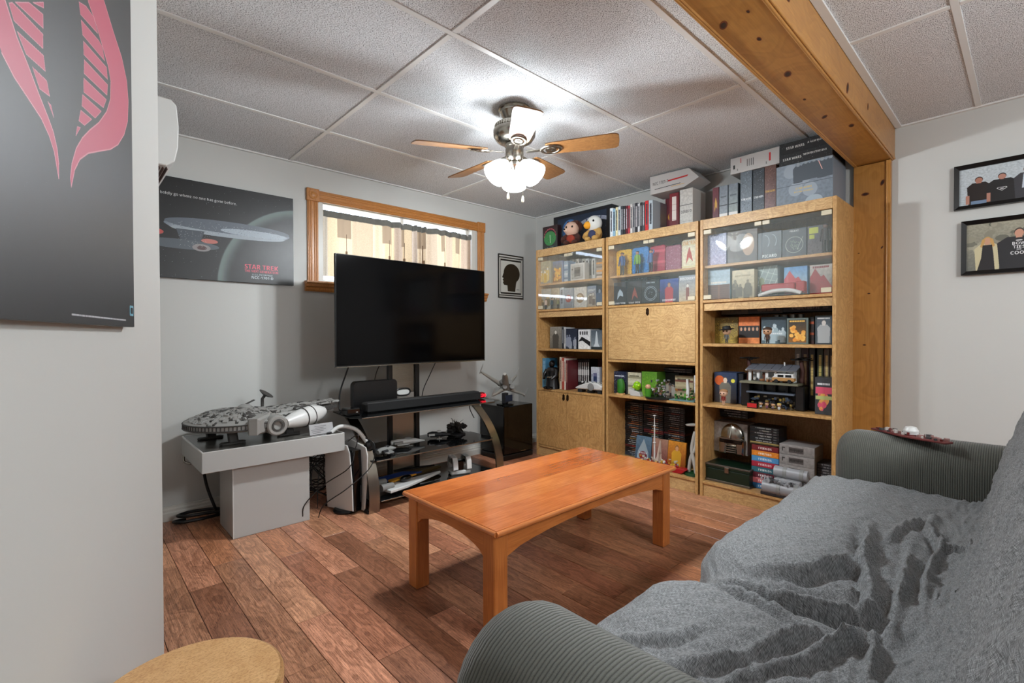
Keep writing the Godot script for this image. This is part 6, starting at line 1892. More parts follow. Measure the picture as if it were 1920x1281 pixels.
	bs("pale grey narrow set on the lower left glass shelf", 3.14, 1.289, -2.754, 0.047, 0.183, 0.12, {bg="b8bcc0",b2="a0a4a8",m="vspine",c="6a6c70"}, GR[12])
	bs("grey boxed set with a red centre on the lower left glass shelf", 3.12, 1.289, -2.662, 0.097, 0.172, 0.12, {bg="9aa0a4",b2="7a7c80",m="orb",c="a84a3c",c2="c8ccd0"}, GR[12])
	bs("white boxed set with a brown planet on the lower left glass shelf", 3.13, 1.289, -2.545, 0.129, 0.171, 0.12, {bg="d0ccc2",b2="b8b4aa",m="orb",c="8a7250",c2="c0aa80"}, GR[12])
	bs("multicoloured boxed set with a white title on the lower left glass shelf", 3.14, 1.289, -2.433, 0.089, 0.174, 0.12, {bg="8a94a4",b2="a89478",m="crowd",c="6a5a4c",c2="d0c8b8",t="SERENITY",tc="e8e6e0",ty=.2,th=.1}, GR[12])
	bs("navy boxed set at the right end of the lower left glass shelf", 3.12, 1.289, -2.339, 0.063, 0.168, 0.12, {bg="1c2430",b2="2c3a4c",m="figure",c="4a5a70",c2="8a94a0"}, GR[12])
	bs("pale grey boxed set with white splash, first on the left open shelf", 3.2, 0.947, -2.878, 0.14, 0.192, 0.12, {bg="8f8c84",b2="6a6760",m="figure",c="4a4844",c2="d8d4cc"}, GR[14])
	bs("navy boxed set with a pale crowd on the left open shelf", 3.16, 0.947, -2.663, 0.124, 0.172, 0.12, {bg="1e2636",b2="2c3444",m="crowd",c="a8acb4",c2="6a7488"}, GR[14])
	bs("black and white boxed set with bold black letters on the left open shelf", 3.13, 0.947, -2.501, 0.127, 0.163, 0.12, {bg="c8cacc",b2="e0e0de",m="wedge",c="18181a",c2="2a2a2c"}, GR[14])
	bs("grey boxed set with a misty white tower on the left open shelf", 3.13, 0.947, -2.376, 0.109, 0.157, 0.12, {bg="4a545c",b2="8a949a",m="tower",c="c4ccd0",c2="2c3438"}, GR[14])
	dc("dark thin upright case between two boxed sets on the left open shelf", 3.18, 0.947, -2.778, 0.018, 0.185, 0.13, {bg="20262e",b2="20262e",m="vspine",c="8a8c90"})
	dc("white thin upright case between two boxed sets on the left open shelf", 3.18, 0.947, -2.756, 0.02, 0.185, 0.13, {bg="c4c6c8",b2="c4c6c8",m="vspine",c="8a8c90"})
	dc("dark case lying flat on the left open shelf, lowest of three", 3.313, 1.075, -2.601, 0.397, 0.015, 0.139, {bg="1c2028",b2="1a1a1c",m="spine",c="8a9078"}, GR[15])
	dc("dark case lying flat on the left open shelf, middle of three", 3.313, 1.091, -2.592, 0.379, 0.015, 0.139, {bg="261a1a",b2="1a1a1c",m="spine",c="8a9078"}, GR[15])
	dc("dark case lying flat on the left open shelf, topmost of three", 3.313, 1.106, -2.583, 0.36, 0.015, 0.139, {bg="181a1e",b2="1a1a1c",m="spine",c="8a9078"}, GR[15])
	bk("thin navy book upright on the shelf above the oak doors", 3.13, 0.598, -2.99, 0.018, 0.264, 0.15, {bg="1c2430",b2="1c2430",m="vspine",c="7a8aa0"}, GR[16])
	bk("light blue book upright on the shelf above the oak doors", 3.13, 0.598, -2.954, 0.051, 0.262, 0.15, {bg="4a86a8",b2="4a86a8",m="vspine",c="7aa8c4"}, GR[16])
	bk("cream book upright on the shelf above the oak doors", 3.13, 0.598, -2.76, 0.024, 0.276, 0.15, {bg="c8b8a4",b2="c8b8a4",m="vspine",c="6a4a3c"}, GR[16])
	bk("brick red book upright on the shelf above the oak doors", 3.13, 0.598, -2.733, 0.025, 0.272, 0.15, {bg="a84a3c",b2="a84a3c",m="vspine",c="d8c8b8"}, GR[16])
	bk("white book upright on the shelf above the oak doors", 3.13, 0.598, -2.71, 0.016, 0.268, 0.15, {bg="d8d0c4",b2="d8d0c4",m="vspine",c="7a5c4c"}, GR[16])
	bk("dark red book upright on the shelf above the oak doors", 3.13, 0.598, -2.69, 0.022, 0.251, 0.15, {bg="5a1f24",b2="5a1f24",m="vspine",c="a87c6c"}, GR[16])
	bk("black book with white foot band, first in the row of small books", 3.283, 0.598, -2.77, 0.021, 0.252, 0.12, {bg="141314",b2="1c1a1b",m="vspine2",c="d8d6d2"}, GR[17])
	bk("black book with white foot band, second in the row of small books", 3.283, 0.598, -2.748, 0.021, 0.253, 0.12, {bg="141314",b2="1c1a1b",m="vspine2",c="d8d6d2"}, GR[17])
	bk("black book with white foot band, third in the row of small books", 3.283, 0.598, -2.727, 0.021, 0.254, 0.12, {bg="141314",b2="1c1a1b",m="vspine2",c="d8d6d2"}, GR[17])
	bk("black book with white foot band, fourth in the row of small books", 3.283, 0.598, -2.706, 0.02, 0.254, 0.12, {bg="141314",b2="1c1a1b",m="vspine2",c="d8d6d2"}, GR[17])
	bk("black book with white foot band, fifth in the row of small books", 3.283, 0.598, -2.684, 0.02, 0.255, 0.12, {bg="141314",b2="1c1a1b",m="vspine2",c="d8d6d2"}, GR[17])
	bk("black book with white foot band, sixth in the row of small books", 3.26, 0.598, -2.663, 0.02, 0.256, 0.12, {bg="141314",b2="1c1a1b",m="vspine2",c="d8d6d2"}, GR[17])
	bk("black book with white foot band, seventh in the row of small books", 3.26, 0.598, -2.643, 0.02, 0.257, 0.12, {bg="141314",b2="1c1a1b",m="vspine2",c="d8d6d2"}, GR[17])
	bk("black book with white foot band, eighth in the row of small books", 3.26, 0.598, -2.622, 0.02, 0.257, 0.12, {bg="141314",b2="1c1a1b",m="vspine2",c="d8d6d2"}, GR[17])
	bk("black book with white foot band, ninth in the row of small books", 3.26, 0.598, -2.601, 0.02, 0.258, 0.12, {bg="141314",b2="1c1a1b",m="vspine2",c="d8d6d2"}, GR[17])
	bk("black book with white foot band, tenth in the row of small books", 3.26, 0.598, -2.581, 0.019, 0.259, 0.12, {bg="141314",b2="1c1a1b",m="vspine2",c="d8d6d2"}, GR[17])
	bk("black book with white foot band, eleventh in the row of small books", 3.26, 0.598, -2.561, 0.019, 0.259, 0.12, {bg="141314",b2="1c1a1b",m="vspine2",c="d8d6d2"}, GR[17])
	bs("black boxed set with a pale photograph above the oak doors", 3.406, 0.598, -2.619, 0.136, 0.191, 0.046, {bg="1e2226",b2="2c3034",m="crowd",c="9a9c9a",c2="c8c8c4"})
	bs("mottled dark red boxed set behind the white model on the left shelf", 3.383, 0.598, -2.487, 0.125, 0.264, 0.069, {bg="3a1416",b2="4a1c1e",m="speck",c="a86a4c",c2="1c0a0c"})
	bs("white boxed set with a dark letter shape behind the white model", 3.2, 0.598, -2.443, 0.087, 0.202, 0.03, {bg="c8ccd4",b2="b4b8c4",m="plate",c="6a6a8a",c2="2a3a5c"})
	bs("black boxed set with a green forest picture under a red arch of lettering", 3.14, 1.815, -2.89, 0.175, 0.209, 0.05, {bg="2a1418",b2="1c2a24",m="forest",c="2f7a3c",c2="b84a58"})
	cs("game_box", "big black boxed game with a pale arch of segments behind the soft toys", "boxed game", 3.33, 1.815, -2.695, 0.647, 0.335, 0.1, {bg="1c2a40",b2="1c2430",m="arch",c="b4b8c8",c2="3a6aa0",fr="12141a"})
	bk("pale blue and white book, first in the upright row on top of the wall unit", 3.16, 1.815, -2.255, 0.026, 0.245, 0.2, {bg="dfe6ea",b2="dfe6ea",m="vspine",c="3a3c44"}, GR[18])
	bk("light blue book, second in the upright row on top of the wall unit", 3.16, 1.815, -2.229, 0.023, 0.235, 0.2, {bg="8fb4cc",b2="8fb4cc",m="vspine",c="3a3c44"}, GR[18])
	bk("cream yellow book, third in the upright row on top of the wall unit", 3.16, 1.815, -2.205, 0.02, 0.243, 0.2, {bg="e6dcae",b2="e6dcae",m="vspine",c="3a3c44"}, GR[18])
	bk("white and blue book, fourth in the upright row on top of the wall unit", 3.16, 1.815, -2.181, 0.025, 0.243, 0.2, {bg="cfd8dc",b2="cfd8dc",m="vspine",c="3a3c44"}, GR[18])
	bk("charcoal book, fifth in the upright row on top of the wall unit", 3.16, 1.815, -2.156, 0.02, 0.242, 0.2, {bg="3a3e44",b2="3a3e44",m="vspine",c="b8b8bc"}, GR[18])
	bk("black book, sixth in the upright row on top of the wall unit", 3.16, 1.815, -2.134, 0.019, 0.239, 0.2, {bg="23262a",b2="23262a",m="vspine",c="b8b8bc"}, GR[18])
	bk("wine red book, seventh in the upright row on top of the wall unit", 3.16, 1.815, -2.114, 0.017, 0.237, 0.2, {bg="5a1f2a",b2="5a1f2a",m="vspine",c="b8b8bc"}, GR[18])
	bk("red book, eighth in the upright row on top of the wall unit", 3.16, 1.815, -2.094, 0.019, 0.233, 0.2, {bg="a83a44",b2="a83a44",m="vspine",c="3a3c44"}, GR[18])
	bk("white book, ninth in the upright row on top of the wall unit", 3.16, 1.815, -2.073, 0.019, 0.241, 0.2, {bg="d8d4d0",b2="d8d4d0",m="vspine",c="3a3c44"}, GR[18])
	bk("grey book, tenth in the upright row on top of the wall unit", 3.16, 1.815, -2.051, 0.021, 0.241, 0.2, {bg="8a8a8c",b2="8a8a8c",m="vspine",c="3a3c44"}, GR[18])
	bk("blue black book, eleventh in the upright row on top of the wall unit", 3.16, 1.815, -2.029, 0.019, 0.24, 0.2, {bg="24262c",b2="24262c",m="vspine",c="b8b8bc"}, GR[18])
	bk("silver book, twelfth in the upright row on top of the wall unit", 3.16, 1.815, -2.008, 0.019, 0.232, 0.2, {bg="c8c8cc",b2="c8c8cc",m="vspine",c="3a3c44"}, GR[18])
	bk("dark grey book, thirteenth in the upright row on top of the wall unit", 3.16, 1.815, -1.988, 0.016, 0.236, 0.2, {bg="2c2c30",b2="2c2c30",m="vspine",c="b8b8bc"}, GR[18])
	bk("slate book, fourteenth in the upright row on top of the wall unit", 3.16, 1.815, -1.968, 0.021, 0.232, 0.2, {bg="4a4a50",b2="4a4a50",m="vspine",c="b8b8bc"}, GR[18])
	bk("bright red and white book, fifteenth in the upright row on top of the wall unit", 3.16, 1.815, -1.941, 0.029, 0.239, 0.2, {bg="c42c30",b2="c42c30",m="vspine",c="3a3c44"}, GR[18])
	bk("pale grey book, sixteenth in the upright row on top of the wall unit", 3.16, 1.815, -1.908, 0.033, 0.237, 0.2, {bg="b4c0c8",b2="b4c0c8",m="vspine",c="3a3c44"}, GR[18])
	cs("album", "thick maroon album with a gold round emblem on its spine", "album", 3.363, 1.815, -1.848, 0.113, 0.291, 0.089, {bg="6a2630",b2="5a1c28",m="orb",c="c8983c",c2="6a2630"})
	cs("album", "slim dark red album with white vertical lettering on its spine", "album", 3.2, 1.815, -1.744, 0.074, 0.26, 0.2, {bg="7a2028",b2="5c161e",m="vspine",c="d8d0c8"})
	cs("carton", "white carton with thin serif lettering and a cracked lid line on the wall unit", "carton", 3.17, 1.815, -1.637, 0.096, 0.26, 0.19, {bg="c4c2bd",b2="b8b6b0",m="lidline",c="4a4846",t="DIABLO",tc="5a5856",ty=.6,th=.07})
	cs("slipcase", "thin maroon slipcase with a gold emblem on top of the right unit", "slipcase", 3.2, 1.815, -1.444, 0.043, 0.231, 0.18, {bg="6a3038",b2="5a2830",m="emblem",c="c89a40"}, GR[19])
	cs("slipcase", "short grey slipcase with a white foot, left one of a pair", "slipcase", 3.19, 1.815, -1.388, 0.056, 0.229, 0.18, {bg="77808a",b2="8f969c",m="foot",c="d8d6d2",c2="5a626a"}, GR[19])
	cs("slipcase", "short grey slipcase with a white foot, right one of a pair", "slipcase", 3.19, 1.815, -1.325, 0.06, 0.229, 0.18, {bg="77808a",b2="8f9a94",m="foot",c="d8d6d2",c2="5a626a"}, GR[19])
	cs("slipcase", "tall pale grey slipcase with a white title low on its spine", "slipcase", 3.18, 1.815, -1.24, 0.072, 0.283, 0.2, {bg="5a646c",b2="78828c",m="speck",c="98a2aa",c2="4a545c",t="STAR WARS",tc="dfe2e4",ty=.62,th=.045}, GR[19])
	cs("slipcase", "tall charcoal slipcase with a white title low on its spine", "slipcase", 3.18, 1.815, -1.165, 0.068, 0.278, 0.2, {bg="2c3238",b2="4a525a",m="speck",c="6a727a",c2="22282e",t="STAR WARS",tc="dfe2e4",ty=.62,th=.045}, GR[19])
	cs("slipcase", "tall brown slipcase with a gold title on its spine", "slipcase", 3.18, 1.815, -1.097, 0.066, 0.283, 0.2, {bg="5a3c34",b2="7a6060",m="speck",c="8a6a5c",c2="4a2c26",t="STAR WARS",tc="d8ac3c",ty=.55,th=.045}, GR[19])
	cs("game_box", "large grey boxed game with a gold title and battle picture on the right unit", "boxed game", 3.15, 1.815, -0.907, 0.293, 0.25, 0.27, {bg="7d8893",b2="6a747e",m="battle",c="454d55",c2="a8b2ba",t="STAR WARS",tc="c8a858",ty=.60,th=.045,t2="THE OLD REPUBLIC",ty2=.68})
	cs("game_box", "starry black boxed game with a long white title, lower of two under the beam", "boxed game", 3.15, 2.065, -0.9, 0.274, 0.068, 0.27, {bg="15171a",b2="101214",m="stars",c="9aa0a4",c2="c8ccd0",t="STAR WARS",tc="dcdcd8",ty=.5,th=.22,tx=.25,t2="THE EMPIRE STRIKES BACK",ty2=.4,tx2=.68})
	cs("game_box", "starry black boxed game with a short white title, topmost under the beam", "boxed game", 3.16, 2.134, -0.907, 0.267, 0.066, 0.26, {bg="15171a",b2="101214",m="stars",c="9aa0a4",c2="c8ccd0",t="STAR WARS",tc="dcdcd8",ty=.5,th=.22,tx=.32,t2="A NEW HOPE",ty2=.4,tx2=.72})
# ------------------------------------------------------------------ television, its stand and what is on it
func media():
	television()
	glass_stand()
	stand_things()
	cables()
	speaker_box()
	game_console()
	saucer_model()

func television():
	var t := thing("television", "large flat black television switched off in front of the window", "television", Vector3(1.818, 0, -2.914), 2.2)
	part(t, "panel", gbox(Vector3(1.216, 0.70, 0.02), 0.003), mats.black_satin, Vector3(0, 1.217, 0))
	part(t, "housing", gbox(Vector3(0.9, 0.42, 0.045), 0.012), mats.black_matte, Vector3(0, 1.12, -0.03))
	part(t, "screen", gbox(Vector3(1.206, 0.684, 0.002), 0.0005), mats.screen_off, Vector3(0, 1.221, 0.0105))
	part(t, "chin_strip", gbox(Vector3(1.216, 0.006, 0.022), 0.001), mats.steel, Vector3(0, 0.869, 0.001))

func glass_stand():
	var t := thing("tv_stand", "three tier black glass television stand with curved steel legs", "tv stand", Vector3(1.82, 0, 0))
	var shelf := func(x0: float, x1: float, y: float, z0: float, z1: float):
		var pl := PackedVector2Array([Vector2(x0 + 0.05, -z1), Vector2(x1 - 0.05, -z1), Vector2(x1, -z1 + 0.06), Vector2(x1 - 0.03, -z0), Vector2(x0 + 0.03, -z0), Vector2(x0, -z1 + 0.06)])
		part(t, "glass_shelf", slab(pl, 0.008, 0.001), mats.smoked_glass, Vector3(0, y, 0), Vector3(-90, 0, 0))
		part(t, "edge_strip", gbox(Vector3(x1 - x0 - 0.1, 0.007, 0.003), 0.001), mats.steel, Vector3((x0 + x1) * 0.5, y - 0.001, z1 + 0.001))
	shelf.call(-0.585, 0.55, 0.573, -3.06, -2.69)
	shelf.call(-0.49, 0.53, 0.301, -3.16, -2.69)
	shelf.call(-0.47, 0.52, 0.056, -3.16, -2.68)
	# two legs: steel straps bowed towards the room, in the plane across the stand
	for x in [-0.47, 0.53]:
		var mb := MB.new()
		var hw := 0.034
		var prev := []
		for k in 21:
			var q := k / 20.0
			var ang := lerpf(1.36, -0.24, q)
			# ellipse about a point behind the stand
			var z := -3.12 + 0.44 * cos(ang) + 0.02 * q
			var y := 0.10 + 0.475 * sin(ang)
			y = lerpf(0.565, 0.0, q) * 0.4 + y * 0.6
			var nz := Vector3(0, sin(ang) * 0.5 + 0.1, cos(ang)).normalized()
			var c := Vector3(x, clampf(y, 0.0, 0.568), z)
			var row := [c + Vector3(-hw, 0, 0), c + Vector3(hw, 0, 0), c + Vector3(hw, 0, 0) - nz * 0.012, c + Vector3(-hw, 0, 0) - nz * 0.012, nz]
			if k > 0:
				var a := prev; var b := row
				mb.squad(b[0], b[1], a[1], a[0], b[4], b[4], a[4], a[4])
				mb.squad(a[3], a[2], b[2], b[3], -a[4], -a[4], -b[4], -b[4])
				mb.quad(b[1], b[2], a[2], a[1])
				mb.quad(b[3], b[0], a[0], a[3])
			prev = row
		part(t, "leg", mb.mesh(), mats.steel)
		part(t, "foot", gbox(Vector3(0.08, 0.02, 0.05), 0.003), mats.black_matte, Vector3(x, 0.01, -2.70))
		part(t, "shelf_bracket", gbox(Vector3(0.05, 0.02, 0.3), 0.004), mats.black_satin, Vector3(x, 0.287, -2.9))
		part(t, "shelf_bracket", gbox(Vector3(0.05, 0.02, 0.3), 0.004), mats.black_satin, Vector3(x, 0.042, -2.9))
	# twin uprights with a ribbed silver cover between them that carry the screen
	for x in [-0.17, 0.045]:
		span(t, "upright", Vector3(x - 0.016, 0.03, -3.04), Vector3(x + 0.016, 1.3, -3.01), mats.black_satin, 0.003)
	for y in [[0.66, 1.0], [0.31, 0.62], [0.06, 0.29]]:
		span(t, "cover_plate", Vector3(-0.152, y[0], -3.035), Vector3(0.028, y[1], -3.028), mats.steel, 0.001)
	var ribs := MB.new()
	for k in 30:
		ribs.add(gbox(Vector3(0.176, 0.004, 0.003), 0.0005), at(Vector3(-0.062, 0.74 + 0.0085 * k, -3.0265)))
	var rb := part(t, "rib", ribs.mesh(), mats.steel)
	rb.set_meta("kind", "stuff")
	for y in [0.665, 0.245]:
		part(t, "cable_hole", tube(curve([Vector3(-0.1, y + 0.022, -3.024), Vector3(-0.03, y + 0.022, -3.024), Vector3(-0.01, y, -3.024), Vector3(-0.03, y - 0.022, -3.024), Vector3(-0.1, y - 0.022, -3.024), Vector3(-0.12, y, -3.024)], 5, true), 0.006, 8, true), mats.black_satin)
		part(t, "hole_back", slab(round_rect(0.1, 0.04, 0.019, 6), 0.002), mats.wall, Vector3(-0.065, y, -3.026))
	span(t, "mount_bar", Vector3(-0.3, 1.15, -3.01), Vector3(0.2, 1.2, -2.98), mats.black_satin)
	span(t, "foot_bar", Vector3(-0.3, 0.0, -3.09), Vector3(0.3, 0.03, -2.97), mats.black_satin, 0.003)

func stand_things():
	var s := thing("soundbar", "long black soundbar on the top glass shelf under the television", "soundbar", Vector3(1.84, 0.5775, -2.865), 0.6)
	part(s, "body", gbox(Vector3(0.925, 0.062, 0.085), 0.012), mats.black_matte, Vector3(0, 0.033, 0))
	part(s, "grille", gbox(Vector3(0.915, 0.05, 0.002), 0.0005), mat("grille_dark", Color(0.045, 0.045, 0.047), 0.9), Vector3(0, 0.033, 0.0425))
	for x in [-0.4, 0.4]:
		part(s, "foot", gbox(Vector3(0.05, 0.003, 0.05), 0.0005), mats.black_rubber, Vector3(x, 0.001, 0))
	var b := thing("media_box", "small black box at the left end of the top glass shelf", "media box", Vector3(1.285, 0.5775, -2.84))
	part(b, "body", gbox(Vector3(0.085, 0.042, 0.085), 0.005), mats.black_gloss, Vector3(0, 0.021, 0))
	part(b, "light", gbox(Vector3(0.012, 0.002, 0.001), 0.0), mats.print_white, Vector3(0.02, 0.02, 0.043))
	var p := thing("set_top_box", "upright black flat box with rounded corners behind the soundbar", "media box", Vector3(1.535, 0.5775, -2.995))
	part(p, "body", slab(round_rect(0.32, 0.185, 0.03, 5), 0.05, 0.004), mats.black_satin, Vector3(0, 0.093, -0.028))
	part(p, "vent_rib", gbox(Vector3(0.003, 0.14, 0.04), 0.001), mats.dark_grey, Vector3(-0.161, 0.09, -0.02))
	var c := thing("alarm_clock", "small clock with glowing red digits at the right end of the top shelf", "clock", Vector3(2.345, 0.5775, -2.88), -12.0)
	part(c, "body", blob(Vector3(0.042, 0.026, 0.02), 18, 10), mat("clock_red", Color(0.4, 0.05, 0.08), 0.25), Vector3(0, 0.026, 0))
	letters(c, "6:30", 0.024, mats.clock_glow, Vector3(0, 0.026, 0.0215), Vector3.ZERO, "b")
	# grey toy craft on the middle shelf
	small_craft("model_craft", "small grey model craft with a striped nose at the left of the middle glass shelf", Vector3(1.505, 0.3065, -2.80), 20.0, 0.17, mats.grey_plastic, mats.dark_grey)
	small_craft("model_craft", "flat white model craft in the middle of the middle glass shelf", Vector3(1.73, 0.3065, -2.92), -12.0, 0.24, mats.white_plastic, mats.grey_plastic)
	small_craft("model_craft", "dark grey model craft with a white cockpit behind the middle shelf edge", Vector3(2.02, 0.3065, -2.97), -30.0, 0.17, mats.dark_grey, mats.white_plastic)
	var m := thing("model_walker", "dark jagged model with spikes at the right of the middle glass shelf", "model", Vector3(2.2, 0.3065, -3.0), 15.0)
	var g := RandomNumberGenerator.new(); g.seed = 77
	part(m, "base", lathe([Vector2(0.07, 0.0), Vector2(0.07, 0.008), Vector2(0.06, 0.012), Vector2(0.0, 0.012)], 16), mats.dark_grey)
	var k := MB.new()
	for i in 46:
		var q := Vector3(g.randf() - 0.5, 0, g.randf() - 0.5) * 0.1
		k.add(gbox(Vector3(0.02 + g.randf() * 0.02, 0.01 + g.randf() * 0.018, 0.014 + g.randf() * 0.02), 0.002), at(q + Vector3(0, 0.02 + g.randf() * 0.06, 0), Vector3(g.randf() * 60, g.randf() * 180, g.randf() * 50)))
	part(m, "hull", k.mesh(), mat("model_brown", Color(0.14, 0.12, 0.11), 0.5))
	for i in 6:
		part(m, "spike", tube([Vector3((g.randf() - 0.5) * 0.08, 0.05, (g.randf() - 0.5) * 0.05), Vector3((g.randf() - 0.5) * 0.13, 0.1 + g.randf() * 0.03, (g.randf() - 0.5) * 0.08)], [0.004, 0.001], 6), mats.black_satin)
	# bottom shelf: long model ship in blue, yellow and white, and a controller dock
	var sh := thing("model_ship", "long pointed model craft in white, blue and yellow on the bottom glass shelf", "model", Vector3(1.66, 0.0615, -2.80), 8.0)
	part(sh, "stand", gbox(Vector3(0.16, 0.014, 0.08), 0.002), mats.black_satin, Vector3(-0.05, 0.007, 0))
	part(sh, "hull", slab(PackedVector2Array([Vector2(-0.2, -0.06), Vector2(-0.05, -0.062), Vector2(0.3, -0.004), Vector2(0.3, 0.004), Vector2(-0.05, 0.062), Vector2(-0.2, 0.06)]), 0.02, 0.004), mats.white_plastic, Vector3(0, 0.03, 0), Vector3(-90, 0, 4))
	part(sh, "wing", slab(PackedVector2Array([Vector2(-0.2, 0.05), Vector2(0.16, 0.02), Vector2(0.05, 0.1), Vector2(-0.18, 0.12)]), 0.012, 0.003), mat("model_blue", Color(0.1, 0.2, 0.42), 0.4), Vector3(0, 0.05, -0.02), Vector3(-80, 0, 4))
	part(sh, "stripe", slab(PackedVector2Array([Vector2(-0.12, 0.0), Vector2(0.1, 0.0), Vector2(0.02, 0.03), Vector2(-0.12, 0.04)]), 0.012, 0.002), mat("model_yellow", Color(0.72, 0.5, 0.1), 0.4), Vector3(0, 0.055, -0.03), Vector3(-85, 0, 4))
	part(sh, "engine", tube([Vector3(-0.23, 0.05, 0.02), Vector3(-0.14, 0.05, 0.02)], [0.024, 0.02], 12), mats.grey_plastic)
	part(sh, "engine", tube([Vector3(-0.23, 0.06, -0.06), Vector3(-0.14, 0.06, -0.06)], [0.024, 0.02], 12), mats.grey_plastic)
	part(sh, "cockpit", blob(Vector3(0.045, 0.02, 0.022), 14, 8), mats.black_gloss, Vector3(-0.02, 0.065, 0.0))
	var sh2 := thing("model_craft", "dark gold and black wide model craft behind the long pointed one", "model", Vector3(1.83, 0.0615, -3.0), -10.0)
	part(sh2, "hull", slab(PackedVector2Array([Vector2(-0.2, -0.02), Vector2(0.0, -0.07), Vector2(0.2, -0.01), Vector2(0.16, 0.03), Vector2(0.0, 0.05), Vector2(-0.18, 0.04)]), 0.03, 0.01), mat("model_gold", Color(0.26, 0.2, 0.1), 0.35), Vector3(0, 0.035, 0), Vector3(-80, 0, 0))
	part(sh2, "rib", tube([Vector3(-0.15, 0.055, 0), Vector3(0.15, 0.05, 0)], 0.008, 8), mats.black_gloss)
	part(sh2, "stand", gbox(Vector3(0.08, 0.02, 0.05), 0.002), mats.black_satin, Vector3(0, 0.01, 0))
	controller_dock()

func small_craft(n: String, label: String, p: Vector3, yaw: float, ln: float, a: Material, b: Material):
	var t := thing(n, label, "model", p, yaw)
	part(t, "hull", tube([Vector3(-ln * 0.5, 0.028, 0), Vector3(-ln * 0.3, 0.03, 0), Vector3(ln * 0.2, 0.028, 0), Vector3(ln * 0.5, 0.022, 0)], [0.014, 0.022, 0.018, 0.004], 12), a)
	part(t, "wing", slab(PackedVector2Array([Vector2(-ln * 0.4, -0.07), Vector2(-ln * 0.1, -0.075), Vector2(ln * 0.15, 0.0), Vector2(-ln * 0.1, 0.075), Vector2(-ln * 0.4, 0.07)]), 0.006, 0.001), a, Vector3(0, 0.024, 0), Vector3(-90, 0, 0))
	part(t, "canopy", blob(Vector3(ln * 0.12, 0.012, 0.012), 12, 8), b, Vector3(0.0, 0.046, 0))
	for s in [-1, 1]:
		part(t, "engine", tube([Vector3(-ln * 0.45, 0.03, s * 0.035), Vector3(-ln * 0.2, 0.03, s * 0.035)], 0.011, 10), b)
		part(t, "skid", gbox(Vector3(ln * 0.2, 0.004, 0.008), 0.001), b, Vector3(0, 0.002, s * 0.03))
		part(t, "strut", tube([Vector3(0, 0.003, s * 0.03), Vector3(0, 0.024, s * 0.02)], 0.003, 6), b)

func controller_dock():
	var t := thing("controller_dock", "black and white charging dock holding two game controllers on the bottom shelf", "charging dock", Vector3(2.1, 0.0605, -2.83), -18.0)
	part(t, "base", gbox(Vector3(0.15, 0.03, 0.08), 0.008), mats.white_plastic, Vector3(0, 0.015, 0))
	part(t, "core", gbox(Vector3(0.05, 0.08, 0.06), 0.008), mats.black_gloss, Vector3(0, 0.06, 0))
	for s in [-1, 1]:
		var c := thing("game_controller", "black and white game controller standing in the %s half of the dock" % ("left" if s < 0 else "right"), "controller", Vector3(2.1 + s * 0.048, 0.103, -2.83 + s * 0.016), -18.0)
		var o := PackedVector2Array([Vector2(-0.05, 0.03), Vector2(0.05, 0.03), Vector2(0.07, 0.005), Vector2(0.078, -0.05), Vector2(0.06, -0.062), Vector2(0.035, -0.02), Vector2(-0.035, -0.02), Vector2(-0.06, -0.062), Vector2(-0.078, -0.05), Vector2(-0.07, 0.005)])
		part(c, "shell", slab(o, 0.035, 0.008), mats.white_plastic, Vector3(0, 0.055, 0), Vector3(0, 90, 0))
		part(c, "face_plate", slab(PackedVector2Array([Vector2(-0.04, 0.028), Vector2(0.04, 0.028), Vector2(0.04, -0.015), Vector2(-0.04, -0.015)]), 0.042, 0.004), mats.black_gloss, Vector3(0, 0.055, 0), Vector3(0, 90, 0))
		for q in [-0.02, 0.02]:
			part(c, "thumbstick", lathe([Vector2(0.0, 0.0), Vector2(0.008, 0.0), Vector2(0.006, 0.008), Vector2(0.009, 0.012), Vector2(0.0, 0.012)], 12), mats.black_matte, Vector3(0.02, 0.05, q), Vector3(0, 0, -90))

